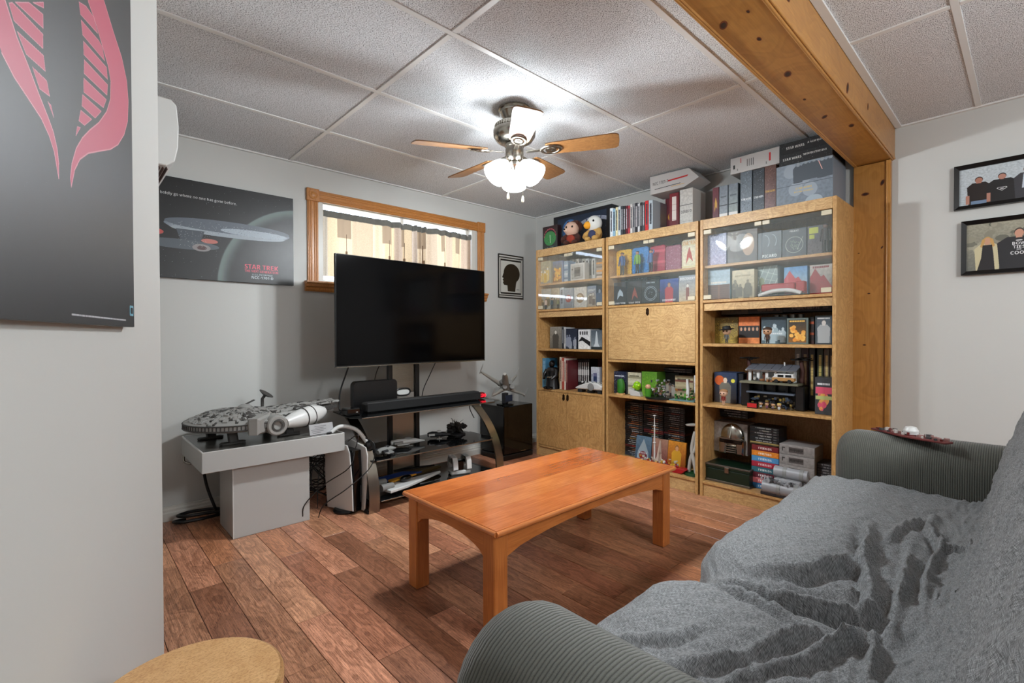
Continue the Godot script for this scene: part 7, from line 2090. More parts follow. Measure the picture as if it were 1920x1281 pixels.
func cables():
	var bl: Material = mats.black_rubber
	single("cable_coil", tube(curve([Vector3(0.50, 0.012, -3.30), Vector3(0.44, 0.02, -3.27), Vector3(0.47, 0.03, -3.20), Vector3(0.6, 0.03, -3.19), Vector3(0.68, 0.03, -3.22), Vector3(0.66, 0.04, -3.28), Vector3(0.54, 0.045, -3.31), Vector3(0.46, 0.05, -3.27), Vector3(0.5, 0.055, -3.21), Vector3(0.62, 0.05, -3.2), Vector3(0.7, 0.03, -3.2), Vector3(0.72, 0.02, -3.24)], 8), 0.009, 8), bl, "thick black cable coiled on the floor behind the grey console table", "cable")
	single("cable", tube(curve([Vector3(0.60, 0.38, -3.315), Vector3(0.595, 0.3, -3.325), Vector3(0.61, 0.18, -3.32), Vector3(0.64, 0.06, -3.27), Vector3(0.66, 0.02, -3.3)], 8), 0.008, 8), bl, "thick black cable hanging from the grey console table to the floor coil", "cable")
	var g := RandomNumberGenerator.new(); g.seed = 31
	for k in 9:
		var a := Vector3(1.06 + g.randf() * 0.26, 0.36 - g.randf() * 0.1, -3.16 - g.randf() * 0.12)
		var pts := [a]
		var c := Vector3(1.19, 0.17, -3.1)
		var ph := g.randf() * TAU
		for i in 7:
			var t := ph + i * 1.5
			pts.append(c + Vector3(cos(t) * (0.06 + 0.11 * g.randf()), sin(t) * (0.05 + 0.1 * g.randf()) + 0.01, (g.randf() - 0.5) * 0.22))
		pts.append(Vector3(1.08 + g.randf() * 0.26, 0.006, -3.0 + g.randf() * 0.12))
		single("cable", tube(curve(pts, 6), 0.0028, 6), bl, "thin black cable in the tangle between console table and game console", "cable", Vector3.ZERO, Vector3.ZERO, "tangled thin cables")
	for e in [[[Vector3(1.35, 0.88, -3.0), Vector3(1.33, 0.8, -3.02), Vector3(1.3, 0.7, -3.03), Vector3(1.29, 0.6, -3.02), Vector3(1.29, 0.582, -2.99)], 0.005, "black cable dropping from the left end of the television to the shelf"],
		[[Vector3(2.02, 0.88, -3.0), Vector3(2.0, 0.78, -3.05), Vector3(1.97, 0.66, -3.1), Vector3(1.96, 0.55, -3.12), Vector3(1.93, 0.42, -3.13), Vector3(1.9, 0.32, -3.12)], 0.003, "thin black cable dropping from the middle of the television behind the shelves"],
		[[Vector3(1.57, 0.88, -3.0), Vector3(1.56, 0.8, -3.05), Vector3(1.55, 0.72, -3.06)], 0.003, "thin black cable behind the upright black panel"],
		[[Vector3(2.28, 0.63, -2.9), Vector3(2.36, 0.57, -2.98), Vector3(2.35, 0.5, -3.03), Vector3(2.38, 0.42, -3.02), Vector3(2.42, 0.4, -3.06)], 0.0035, "black cable looping down beside the right steel leg"],
		[[Vector3(1.22, 0.44, -2.74), Vector3(1.26, 0.48, -2.69), Vector3(1.24, 0.4, -2.685), Vector3(1.2, 0.3, -2.68), Vector3(1.09, 0.2, -2.78), Vector3(1.0, 0.1, -2.82), Vector3(0.99, 0.03, -2.83)], 0.003, "thin black cable draped over the front of the white game console"],
		[[Vector3(1.34, 0.44, -2.76), Vector3(1.37, 0.4, -2.70), Vector3(1.34, 0.28, -2.69), Vector3(1.2, 0.18, -2.695), Vector3(1.08, 0.1, -2.74), Vector3(1.06, 0.02, -2.78)], 0.003, "thin black cable slanting across the white game console to the floor"]]:
		single("cable", tube(curve(e[0], 6), e[1], 6), bl, e[2], "cable")

func speaker_box():
	var t := thing("subwoofer", "black gloss subwoofer cube on the floor between glass stand and wall unit", "subwoofer", Vector3(2.875, 0, -3.17))
	part(t, "cabinet", gbox(Vector3(0.345, 0.41, 0.31), 0.006), mats.black_gloss, Vector3(0, 0.255, 0))
	part(t, "foot_panel", gbox(Vector3(0.345, 0.044, 0.31), 0.004), mats.black_satin, Vector3(0, 0.024, 0))
	part(t, "maker_badge", gbox(Vector3(0.06, 0.007, 0.002), 0.0), mats.steel, Vector3(0.05, 0.06, 0.1555))
	# the grey four winged craft on its stand
	var c := thing("model_starcraft", "grey four winged model spacecraft tilted nose up on a stand on the subwoofer", "model", Vector3(2.82, 0.4605, -3.13), 12.0)
	part(c, "stand_base", lathe([Vector2(0.075, 0.0), Vector2(0.075, 0.008), Vector2(0.05, 0.014), Vector2(0.0, 0.014)], 20), mats.black_gloss)
	part(c, "stand_post", gbox(Vector3(0.05, 0.09, 0.04), 0.004), mats.dark_grey, Vector3(0, 0.055, 0))
	part(c, "stand_plate", gbox(Vector3(0.1, 0.055, 0.004), 0.001), mat("plate_blue", Color(0.12, 0.17, 0.25), 0.3), Vector3(0.01, 0.055, 0.035))
	var lg := mat("model_grey", Color(0.6, 0.59, 0.56), 0.45)
	var nose := Vector3(-0.14, 0.28, 0.1)
	var tail := Vector3(0.05, 0.14, -0.03)
	part(c, "fuselage", tube([nose, nose.lerp(tail, 0.15), nose.lerp(tail, 0.55), tail], [0.014, 0.024, 0.03, 0.034], 6), lg)
	part(c, "canopy", blob(Vector3(0.035, 0.014, 0.014), 10, 6), mats.black_gloss, nose.lerp(tail, 0.5) + Vector3(0.01, 0.026, 0), Vector3(0, 0, -38))
	for w in [[Vector3(-0.27, 0.30, -0.05), 0], [Vector3(0.25, 0.235, -0.05), 1], [Vector3(-0.22, 0.10, 0.03), 2], [Vector3(0.27, 0.055, 0.03), 3]]:
		var tip: Vector3 = w[0]
		var o := part(c, "wing", tube([tail + Vector3(0, 0, 0.0), tail.lerp(tip, 0.5), tip], [0.022, 0.016, 0.009], 6), lg)
		part(c, "engine", tube([tail.lerp(tip, 0.22) + Vector3(0.01, 0.0, -0.02), tail.lerp(tip, 0.22) + Vector3(-0.03, 0.03, 0.045)], 0.021, 12), mats.grey_plastic)
		part(c, "wing_cannon", tube([tip + Vector3(0.01, -0.015, -0.02), tip + Vector3(-0.03, 0.05, 0.04), tip + Vector3(-0.045, 0.075, 0.06)], [0.006, 0.004, 0.002], 6), mats.white_plastic)
	# the black cube's neighbour: a small pale socket strip on the corner wall is left to the wall

func game_console():
	var t := thing("game_console", "tall white and black game console standing between console table and glass stand", "game console", Vector3(1.25, 0, -2.83), 12.0)
	# two flared white side shells with a black core between them, like a folded collar
	var prof := PackedVector2Array([Vector2(-0.13, 0.02), Vector2(0.12, 0.02), Vector2(0.128, 0.2), Vector2(0.12, 0.36), Vector2(0.10, 0.405), Vector2(-0.06, 0.43), Vector2(-0.12, 0.39), Vector2(-0.135, 0.2)])
	for s in [-1, 1]:
		part(t, "side_shell", slab(prof, 0.008, 0.002), mats.white_plastic, Vector3(s * 0.04, 0, 0), Vector3(0, -90, s * -5.0))
	var core := PackedVector2Array([Vector2(-0.12, 0.02), Vector2(0.108, 0.02), Vector2(0.115, 0.2), Vector2(0.105, 0.38), Vector2(-0.1, 0.39)])
	part(t, "core", slab(core, 0.055, 0.003), mats.black_gloss, Vector3.ZERO, Vector3(0, -90, 0))
	part(t, "disc_slot", gbox(Vector3(0.004, 0.1, 0.004), 0.0005), mats.dark_grey, Vector3(0.016, 0.12, 0.114))
	part(t, "stand_ring", lathe([Vector2(0.0, 0.0), Vector2(0.075, 0.0), Vector2(0.08, 0.01), Vector2(0.07, 0.022), Vector2(0.0, 0.022)], 24), mats.black_satin)
	var h := thing("headset", "white and black headset hung over the top of the game console", "headset", Vector3(1.235, 0.40, -2.79), 20.0)
	part(h, "headband", tube(curve([Vector3(-0.08, 0.08, -0.06), Vector3(-0.02, 0.12, -0.03), Vector3(0.06, 0.09, 0.02), Vector3(0.12, 0.0, 0.05)], 6), 0.012, 8), mats.white_plastic)
	for p in [Vector3(-0.085, 0.06, -0.06), Vector3(0.12, -0.02, 0.05)]:
		part(h, "ear_cup", lathe([Vector2(0.0, 0.0), Vector2(0.03, 0.0), Vector2(0.036, 0.01), Vector2(0.03, 0.03), Vector2(0.0, 0.034)], 18), mats.black_satin, p, Vector3(70, 30, 0))

func saucer_model():
	# generic disc hulled spacecraft model on four skids, with a drum, a cone engine and a dish
	var t := thing("model_spaceship", "large grey plastic spaceship model on spread feet filling the grey console table", "model", Vector3(0.845, 0.4875, -3.03), 4.0)
	var pale := mat("ship_grey", Color(0.56, 0.555, 0.54), 0.55)
	var dark := mat("ship_dark", Color(0.24, 0.23, 0.22), 0.6)
	var g := RandomNumberGenerator.new(); g.seed = 9
	var cx := -0.14
	part(t, "disc_hull", lathe([Vector2(0.0, 0.055), Vector2(0.16, 0.062), Vector2(0.24, 0.078), Vector2(0.252, 0.085), Vector2(0.252, 0.113), Vector2(0.24, 0.12), Vector2(0.15, 0.152), Vector2(0.06, 0.17), Vector2(0.0, 0.172)], 48, 30.0), pale, Vector3(cx, 0, 0))
	var rim := MB.new()
	for k in 84:
		var a := TAU * k / 84
		rim.add(gbox(Vector3(0.006, 0.02 + 0.004 * (k % 3), 0.005), 0.0008), at(Vector3(cx + cos(a) * 0.253, 0.099, sin(a) * 0.253), Vector3(0, -rad_to_deg(a), 0)))
	for y in [0.086, 0.112]:
		var pts := []
		for k in 48:
			pts.append(Vector3(cx + cos(TAU * k / 48) * 0.254, y, sin(TAU * k / 48) * 0.254))
		rim.add(tube(pts, 0.004, 6, true))
	part(t, "rim_band", rim.mesh(), dark).set_meta("kind", "stuff")
	# raised plates all over the disc
	var det := MB.new(); var det2 := MB.new()
	for k in 620:
		var a := g.randf() * TAU
		var r := sqrt(g.randf()) * 0.235
		var y := 0.172 - 0.018 * (r / 0.15) if r < 0.15 else 0.154 - 0.036 * ((r - 0.15) / 0.09)
		var tilt := 7.0 if r < 0.15 else 20.0
		var b := Basis(Vector3.UP, -a) * Basis(Vector3.BACK, deg_to_rad(-tilt))
		(det if k % 3 else det2).add(gbox(Vector3(0.008 + g.randf() * 0.028, 0.005 + g.randf() * 0.008, 0.006 + g.randf() * 0.02), 0.001), Transform3D(b, Vector3(cx + cos(a) * r, y + 0.002, sin(a) * r)))
	# neck and tapering forward block, plated too
	part(t, "neck_block", slab(PackedVector2Array([Vector2(-0.1, -0.15), Vector2(0.16, -0.12), Vector2(0.40, -0.07), Vector2(0.42, -0.02), Vector2(0.42, 0.05), Vector2(0.3, 0.11), Vector2(-0.1, 0.15)]), 0.045, 0.012), pale, Vector3(0, 0.115, 0), Vector3(-90, 0, 3))
	for k in 420:
		var x := -0.02 + g.randf() * 0.43
		var hw := lerpf(0.14, 0.055, (x + 0.02) / 0.43)
		var z := (g.randf() * 2.0 - 1.0) * hw
		(det if k % 3 else det2).add(gbox(Vector3(0.008 + g.randf() * 0.04, 0.006 + g.randf() * 0.012, 0.006 + g.randf() * 0.018), 0.001), at(Vector3(x, 0.141 + 0.05 * x, -z * 0.9), Vector3(0, g.randf() * 8, 3)))
		if k % 4 == 0:
			det2.add(gbox(Vector3(0.01 + g.randf() * 0.03, 0.01 + g.randf() * 0.02, 0.008), 0.001), at(Vector3(x, 0.11 + 0.05 * x, hw + 0.004), Vector3(0, 14, 3)))
	part(t, "surface_detail", det.mesh(), pale).set_meta("kind", "stuff")
	part(t, "surface_detail", det2.mesh(), dark).set_meta("kind", "stuff")
	# round drum facing the room and a banded cone engine beside it
	part(t, "side_drum", lathe([Vector2(0.0, 0.012), Vector2(0.018, 0.014), Vector2(0.02, 0.02), Vector2(0.034, 0.02), Vector2(0.036, 0.026), Vector2(0.048, 0.026), Vector2(0.054, 0.018), Vector2(0.054, -0.06), Vector2(0.0, -0.06)], 28, 25.0), pale, Vector3(-0.02, 0.09, 0.235), Vector3(90, 0, 0))
	part(t, "drum_hub", lathe([Vector2(0.03, 0.0), Vector2(0.03, 0.006), Vector2(0.022, 0.006), Vector2(0.022, 0.0)], 20), dark, Vector3(-0.02, 0.09, 0.256), Vector3(90, 0, 0))
	part(t, "drum_arm", slab(PackedVector2Array([Vector2(-0.16, -0.04), Vector2(0.01, -0.05), Vector2(0.01, 0.05), Vector2(-0.16, 0.045)]), 0.06, 0.01), pale, Vector3(-0.05, 0.1, 0.16), Vector3(0, 50, 0))
	part(t, "cone_engine", lathe([Vector2(0.0, -0.1), Vector2(0.028, -0.1), Vector2(0.042, -0.05), Vector2(0.054, 0.02), Vector2(0.056, 0.09), Vector2(0.044, 0.14), Vector2(0.024, 0.18), Vector2(0.0, 0.185)], 26, 40.0), mats.white_plastic, Vector3(0.14, 0.098, 0.16), Vector3(0, 18, -84))
	for o in [0.02, 0.075]:
		var d := Basis.from_euler(Vector3(0, deg_to_rad(18), deg_to_rad(-84))) * Vector3(0, o, 0)
		part(t, "engine_band", lathe([Vector2(0.055, -0.004), Vector2(0.059, 0.0), Vector2(0.055, 0.004)], 26), dark, Vector3(0.14, 0.098, 0.16) + d, Vector3(0, 18, -84))
	# dish on a short mast, small turret
	part(t, "dish_mast", tube([Vector3(0.0, 0.165, -0.02), Vector3(0.0, 0.21, -0.02), Vector3(0.012, 0.225, -0.02)], 0.009, 8), dark)
	part(t, "dish", lathe([Vector2(0.0, 0.0), Vector2(0.02, 0.003), Vector2(0.042, 0.014), Vector2(0.043, 0.016), Vector2(0.02, 0.006), Vector2(0.0, 0.003)], 24), dark, Vector3(0.014, 0.226, -0.02), Vector3(20, 0, -28))
	part(t, "turret", lathe([Vector2(0.035, 0.0), Vector2(0.035, 0.012), Vector2(0.02, 0.022), Vector2(0.0, 0.024)], 16), pale, Vector3(-0.1, 0.168, 0.0))
	for s in [-0.008, 0.008]:
		part(t, "turret_gun", tube([Vector3(-0.1, 0.188, s), Vector3(-0.05, 0.21, s)], 0.003, 6), dark)
	for p in [Vector3(-0.2, 0, 0.12), Vector3(-0.24, 0, -0.12), Vector3(0.1, 0, 0.1), Vector3(0.06, 0, -0.12)]:
		part(t, "leg", gbox(Vector3(0.045, 0.07, 0.03), 0.004), dark, p + Vector3(0, 0.04, 0), Vector3(0, 0, 8))
		part(t, "foot", slab(PackedVector2Array([Vector2(-0.055, -0.02), Vector2(0.055, -0.02), Vector2(0.065, 0.0), Vector2(0.055, 0.02), Vector2(-0.055, 0.02), Vector2(-0.065, 0.0)]), 0.012, 0.003), dark, p + Vector3(0, 0.006, 0), Vector3(-90, 0, 0))
	var c := thing("display_plaque", "small silver plaque with fine print leaning at the end of the grey console table", "plaque", Vector3(1.10, 0.4875, -2.83), 6.0)
	c.rotation_order = EULER_ORDER_YXZ
	part(c, "plate", gbox(Vector3(0.145, 0.062, 0.004), 0.001), mat("plaque_silver", Color(0.75, 0.75, 0.76), 0.25, 0.6), Vector3(0, 0.031, 0), Vector3(-14, 0, 0))
	part(c, "prop", gbox(Vector3(0.04, 0.045, 0.003), 0.0005), mats.grey_plastic, Vector3(0, 0.022, -0.016), Vector3(22, 0, 0))
	for k in 5:
		part(c, "print_line", gbox(Vector3(0.05 + 0.02 * (k % 3), 0.002, 0.0008), 0.0), mats.dark_grey, Vector3(-0.03 + 0.006 * k, 0.012 + 0.009 * k, 0.0035 - 0.0022 * k + 0.0045), Vector3(-14, 0, 0))
# ------------------------------------------------------------------ toys and models on the shelves
# every builder works in the wall unit's own axes: x to the right along the shelves, y up, z towards the room
func on_shelf(n: String, label: String, cat: String, x: float, y: float, z: float, yaw := 0.0, group := "") -> Node3D:
	return thing(n, label, cat, Vector3(x, y, z), -90.0 + yaw, group)

func figure(label: String, p: Vector3, h: float, top: Color, legs: Color, head: Color, hair: Color, big := false, group := "", yaw := 0.0, arm_up := false) -> Node3D:
	var t := thing("figurine", label, "figurine", p, -90.0 + yaw, group)
	var hr := h * (0.24 if big else 0.085)
	var hy := h - hr * (0.98 if big else 1.25)
	var body := MB.new()
	var sh := hy - hr * 0.9
	var hip := sh * 0.5
	body.add(tube([Vector3(0, hip, 0), Vector3(0, lerpf(hip, sh, 0.5), 0), Vector3(0, sh - h * 0.02, 0), Vector3(0, sh + h * 0.02, 0)], [h * 0.075, h * 0.085, h * 0.1, h * 0.03], 10))
	for s in [-1, 1]:
		var hand := Vector3(s * h * 0.14, hip * 0.95, h * 0.04)
		if arm_up and s > 0:
			hand = Vector3(h * 0.13, h * 0.98, h * 0.03)
		body.add(tube([Vector3(s * h * 0.1, sh - h * 0.02, 0), (Vector3(s * h * 0.14, lerpf(hip, sh, 0.45), 0) if not (arm_up and s > 0) else Vector3(h * 0.15, sh + h * 0.06, 0)), hand], [h * 0.034, h * 0.03, h * 0.024], 8))
	part(t, "torso", body.mesh(), paint(top, 0.5))
	var lm := MB.new()
	for s in [-1, 1]:
		lm.add(tube([Vector3(s * h * 0.045, hip + h * 0.02, 0), Vector3(s * h * 0.05, hip * 0.5, 0), Vector3(s * h * 0.055, 0.006, 0)], [h * 0.052, h * 0.042, h * 0.036], 8))
		lm.add(blob(Vector3(h * 0.036, h * 0.022, h * 0.06), 8, 5), at(Vector3(s * h * 0.058, h * 0.02, h * 0.025)))
	part(t, "legs", lm.mesh(), paint(legs, 0.5))
	part(t, "head", blob(Vector3(hr * (1.05 if big else 0.85), hr, hr * 0.9), 14, 9), paint(head, 0.5), Vector3(0, hy, 0))
	part(t, "hair", blob(Vector3(hr * (1.1 if big else 0.92), hr * 0.62, hr * 0.95), 14, 8), paint(hair, 0.6), Vector3(0, hy + hr * 0.45, -hr * 0.12))
	if big:
		for s in [-1, 1]:
			part(t, "eye", blob(Vector3.ONE * hr * 0.16, 8, 6), mats.black_gloss, Vector3(s * hr * 0.42, hy - hr * 0.05, hr * 0.8))
	return t

func plush(label: String, p: Vector3, s: float, fur: Color, face: Color, muzzle: Color, shirt: Color, beak: bool, yaw: float):
	var t := thing("plush_toy", label, "soft toy", p, -90.0 + yaw, "soft toys on the wall unit")
	var f := mat("fur_" + fur.to_html(false), fur, 0.95); f.rim_enabled = true; f.rim = 0.4
	part(t, "body", blob(Vector3(0.06, 0.07, 0.05) * s, 18, 12), f, Vector3(0, 0.065 * s, 0))
	part(t, "head", blob(Vector3(0.07, 0.068, 0.06) * s, 20, 14), mat("fur_" + face.to_html(false), face, 0.95), Vector3(-0.004, 0.15, 0.012) * s)
	if beak:
		part(t, "beak", blob(Vector3(0.038, 0.032, 0.03) * s, 16, 10), paint(muzzle, 0.7), Vector3(-0.032, 0.135, 0.062) * s, Vector3(10, 0, 0))
	else:
		part(t, "muzzle", blob(Vector3(0.026, 0.02, 0.024) * s, 14, 8), paint(muzzle, 0.9), Vector3(-0.042, 0.138, 0.05) * s)
		part(t, "nose", blob(Vector3(0.009, 0.007, 0.006) * s, 10, 6), mats.black_gloss, Vector3(-0.05, 0.143, 0.073) * s)
		part(t, "hood", blob(Vector3(0.078, 0.06, 0.05) * s, 18, 10), f, Vector3(0.014, 0.175, -0.018) * s)
		for e in [-0.032, 0.052]:
			part(t, "ear", blob(Vector3(0.014, 0.024, 0.009) * s, 10, 7), f, Vector3(e, 0.2, 0.022) * s, Vector3(0, 0, -e * 400))
	for e in [-0.022, 0.034]:
		part(t, "eye", blob(Vector3(0.009, 0.01, 0.005) * s, 10, 6), mats.black_gloss, Vector3(e - (0.0 if beak else 0.012), 0.162, 0.066) * s)
	part(t, "shirt", blob(Vector3(0.045, 0.04, 0.03) * s, 16, 8), paint(shirt, 0.9), Vector3(-0.005, 0.06, 0.03) * s)
	for e in [-1, 1]:
		part(t, "arm", tube([Vector3(e * 0.05, 0.09, 0.015) * s, Vector3(e * 0.075, 0.06, 0.04) * s, Vector3(e * 0.07, 0.04, 0.055) * s], [0.022 * s, 0.024 * s, 0.022 * s], 10), f)
		part(t, "foot", blob(Vector3(0.027, 0.022, 0.035) * s, 12, 8), f, Vector3(e * 0.04, 0.021, 0.05) * s)

func shelf_goods():
	shelf_boxes()
	plush("brown hooded soft toy with pale face slumped on top of the wall unit", Vector3(3.15, 1.816, -2.64), 0.92, Color(0.25, 0.11, 0.07), Color(0.78, 0.64, 0.56), Color(0.82, 0.7, 0.62), Color(0.55, 0.2, 0.13), false, 18.0)
	plush("white headed bird soft toy with a yellow beak on top of the wall unit", Vector3(3.15, 1.816, -2.40), 0.96, Color(0.72, 0.56, 0.3), Color(0.82, 0.82, 0.8), Color(0.88, 0.6, 0.12), Color(0.2, 0.22, 0.34), true, -4.0)
	# white arrow ended carton across the albums, long white carton across the slipcases
	var c := on_shelf("carton", "white arrow ended carton with a red stripe lying across the maroon albums", "carton", 3.26, 2.091, -1.74)
	var pk := PackedVector2Array([Vector2(-0.175, 0.0), Vector2(0.085, 0.0), Vector2(0.195, 0.045), Vector2(0.12, 0.125), Vector2(-0.18, 0.132)])
	part(c, "body", slab(pk, 0.18, 0.001), mats.white_paint)
	part(c, "stripe", slab(PackedVector2Array([Vector2(-0.035, 0.066), Vector2(0.11, 0.07), Vector2(0.118, 0.08), Vector2(-0.035, 0.076)]), 0.001), mats.print_red, Vector3(0, 0, 0.0905))
	letters(c, "NCC 1701-7", 0.022, mats.print_black, Vector3(-0.095, 0.072, 0.0902), Vector3.ZERO, "", 0.12)
	part(c, "print_line", gbox(Vector3(0.2, 0.004, 0.0008), 0.0), mats.dark_grey, Vector3(-0.04, 0.034, 0.0903), Vector3(0, 0, 1))
	part(c, "print_line", gbox(Vector3(0.1, 0.003, 0.0008), 0.0), mats.print_gold, Vector3(0.04, 0.026, 0.0903), Vector3(0, 0, 1))
	var lc := on_shelf("carton", "long white carton with red bars lying on the tall slipcases", "carton", 3.18, 2.0995, -1.19)
	span(lc, "body", Vector3(-0.149, 0.0, -0.22), Vector3(0.145, 0.102, 0.0), mats.white_paint)
	for e in [[-0.13, 0.03, 0.055, "print_black", 0.01], [-0.085, 0.06, 0.09, "print_red", 0.004], [-0.105, 0.015, 0.028, "print_black", 0.003], [0.085, 0.03, 0.08, "print_red", 0.01], [0.068, 0.015, 0.03, "print_black", 0.003]]:
		span(lc, "print_bar", Vector3(e[0], e[1], 0.0), Vector3(e[0] + e[4], e[2], 0.0008), mats[e[3]], 0.0)
	for k in 4:
		span(lc, "print_line", Vector3(-0.045 + k * 0.012, 0.03, 0.0), Vector3(-0.042 + k * 0.012, 0.075, 0.0008), mats.dark_grey, 0.0)
	# figures behind glass
	var G := "figures in front of the lunch tins"
	figure("small figure in a blue shirt and brown trousers before the yellow tin", Vector3(3.105, 1.517, -2.117), 0.175, Color(0.16, 0.3, 0.5), Color(0.16, 0.12, 0.08), Color(0.7, 0.5, 0.38), Color(0.08, 0.06, 0.05), false, G)
	figure("small figure in a lime green shirt before the blue tin", Vector3(3.105, 1.517, -1.984), 0.168, Color(0.42, 0.62, 0.14), Color(0.08, 0.09, 0.09), Color(0.72, 0.52, 0.4), Color(0.2, 0.12, 0.06), false, G)
	figure("small figure in a blue shirt with one arm raised before the red tin", Vector3(3.105, 1.517, -1.872), 0.165, Color(0.2, 0.36, 0.56), Color(0.07, 0.07, 0.08), Color(0.7, 0.5, 0.38), Color(0.1, 0.07, 0.05), false, G, 0.0, true)
	figure("dark metallic figure at the right end of the upper glass shelf", Vector3(3.105, 1.517, -0.785), 0.165, Color(0.15, 0.13, 0.14), Color(0.12, 0.11, 0.12), Color(0.45, 0.36, 0.34), Color(0.2, 0.17, 0.17))
	for e in [[-2.9, Color(0.8, 0.7, 0.62), "white topped small figure, first at the foot of the left glass doors"], [-2.83, Color(0.14, 0.3, 0.34), "teal small figure at the foot of the left glass doors"], [-2.76, Color(0.5, 0.48, 0.3), "olive small figure at the foot of the left glass doors"]]:
		figure(e[2], Vector3(3.098, 1.289, e[0]), 0.095, e[1], Color(0.06, 0.06, 0.07), Color(0.75, 0.6, 0.5), Color(0.3, 0.2, 0.14), false, "small figures at the foot of the left doors")
	var rt := on_shelf("toy_vehicle", "red and white long toy vehicle behind the right glass doors", "toy vehicle", 3.13, 1.289, -1.02)
	span(rt, "body", Vector3(-0.11, 0.035, -0.06), Vector3(0.075, 0.08, 0.0), mat("toy_red", Color(0.62, 0.06, 0.1), 0.35), 0.006)
	part(rt, "hull", tube(curve([Vector3(-0.12, 0.012, 0.005), Vector3(-0.04, 0.034, 0.012), Vector3(0.05, 0.034, 0.012), Vector3(0.11, 0.014, 0.006)], 5), 0.012, 10), mats.white_plastic)
	span(rt, "end_block", Vector3(0.08, 0.02, -0.05), Vector3(0.125, 0.085, 0.0), mats.toy_red, 0.004)
	span(rt, "base", Vector3(-0.12, 0.0, -0.06), Vector3(0.13, 0.012, 0.015), mats.dark_grey, 0.003)
	# right open shelf
	var f1 := figure("vinyl figure in a wide black hat and grey coat on the right open shelf", Vector3(3.12, 1.006, -1.335), 0.105, Color(0.3, 0.31, 0.31), Color(0.2, 0.2, 0.2), Color(0.78, 0.64, 0.52), Color(0.12, 0.11, 0.11), true)
	part(f1, "hat_brim", lathe([Vector2(0.0, 0.0), Vector2(0.044, 0.0), Vector2(0.046, 0.003), Vector2(0.026, 0.006), Vector2(0.022, 0.022), Vector2(0.0, 0.026)], 20), mats.black_matte, Vector3(0, 0.09, 0), Vector3(6, 0, 4))
	figure("figure in a brown coat with a curly head on the right open shelf", Vector3(3.12, 1.006, -1.09), 0.1, Color(0.26, 0.15, 0.08), Color(0.1, 0.08, 0.06), Color(0.72, 0.55, 0.42), Color(0.24, 0.15, 0.09), true)
	for k in 4:
		var tn := on_shelf("tin_can", "%s of four dull round metal tins under the right top rail" % ["first", "second", "third", "last"][k], "tin", 3.26, 1.152, -1.085 + 0.045 * k, 0.0, "round metal tins")
		part(tn, "body", lathe([Vector2(0.0, 0.0), Vector2(0.017, 0.0), Vector2(0.018, 0.002), Vector2(0.018, 0.026), Vector2(0.0, 0.026)], 18), mat("dull_tin", Color(0.42, 0.4, 0.37), 0.4, 0.8))
		part(tn, "lid", lathe([Vector2(0.0185, 0.024), Vector2(0.019, 0.032), Vector2(0.017, 0.034), Vector2(0.0, 0.034)], 18), mats.dull_tin)
	figure("vinyl figure with a big pale head in a red top before the portrait set", Vector3(3.10, 0.612, -1.345), 0.1, Color(0.5, 0.14, 0.1), Color(0.74, 0.58, 0.48), Color(0.82, 0.66, 0.56), Color(0.6, 0.44, 0.3), true)
	toy_house()
	# bottom right: helmet relief on its box, green tin box, grey engine model
	var hb := on_shelf("helmet", "shiny silver toy helmet with a black visor slot above the green tin box", "helmet", 3.24, 0.2755, -1.345)
	part(hb, "dome", blob(Vector3(0.078, 0.085, 0.035), 24, 14), mats.nickel, Vector3(0, 0.115, 0.0))
	part(hb, "cheek", slab(PackedVector2Array([Vector2(-0.078, 0.0), Vector2(-0.035, 0.0), Vector2(-0.03, 0.075), Vector2(-0.082, 0.1)]), 0.05, 0.008), mats.nickel, Vector3(0, 0, 0.008))
	part(hb, "cheek", slab(PackedVector2Array([Vector2(0.078, 0.0), Vector2(0.035, 0.0), Vector2(0.03, 0.075), Vector2(0.082, 0.1)]), 0.05, 0.008), mats.nickel, Vector3(0, 0, 0.008))
	part(hb, "brow", gbox(Vector3(0.15, 0.012, 0.05), 0.004), mats.nickel, Vector3(0, 0.1, 0.016))
	part(hb, "visor", gbox(Vector3(0.145, 0.022, 0.05), 0.003), mats.black_gloss, Vector3(0, 0.084, 0.015))
	part(hb, "crest", gbox(Vector3(0.006, 0.09, 0.02), 0.002), mats.nickel, Vector3(0, 0.15, 0.026), Vector3(-20, 0, 0))
	for k in 5:
		part(hb, "grille_bar", gbox(Vector3(0.066, 0.007, 0.02), 0.002), mats.steel, Vector3(0, 0.012 + 0.014 * k, 0.02))
	var gb := on_shelf("tin_box", "dark green tin box with silver edges and latch at the bottom of the right unit", "tin box", 3.115, 0.102, -1.33)
	var green := mat("tin_green", Color(0.035, 0.12, 0.07), 0.35)
	span(gb, "body", Vector3(-0.138, 0.004, -0.19), Vector3(0.14, 0.085, 0.0), green, 0.002)
	span(gb, "lid", Vector3(-0.14, 0.088, -0.192), Vector3(0.142, 0.112, 0.002), green, 0.002)
	for y in [[0.0, 0.014], [0.104, 0.1145]]:
		span(gb, "edge_trim", Vector3(-0.141, y[0], 0.0005), Vector3(0.143, y[1], 0.0045), mats.dull_tin, 0.001)
		for x in [-0.143, 0.1415]:
			span(gb, "edge_trim", Vector3(x, y[0], -0.194), Vector3(x + 0.003, y[1], 0.0045), mats.dull_tin, 0.001)
	for e in [[-0.141, 0.143, -0.012, 0.004], [-0.141, 0.143, -0.194, -0.18]]:
		span(gb, "top_trim", Vector3(e[0], 0.112, e[2]), Vector3(e[1], 0.1145, e[3]), mats.dull_tin, 0.0008)
	for x in [-0.143, 0.133]:
		span(gb, "top_trim", Vector3(x, 0.112, -0.18), Vector3(x + 0.011, 0.1145, -0.012), mats.dull_tin, 0.0008)
	span(gb, "latch", Vector3(-0.012, 0.07, 0.004), Vector3(0.016, 0.108, 0.012), mats.steel, 0.003)
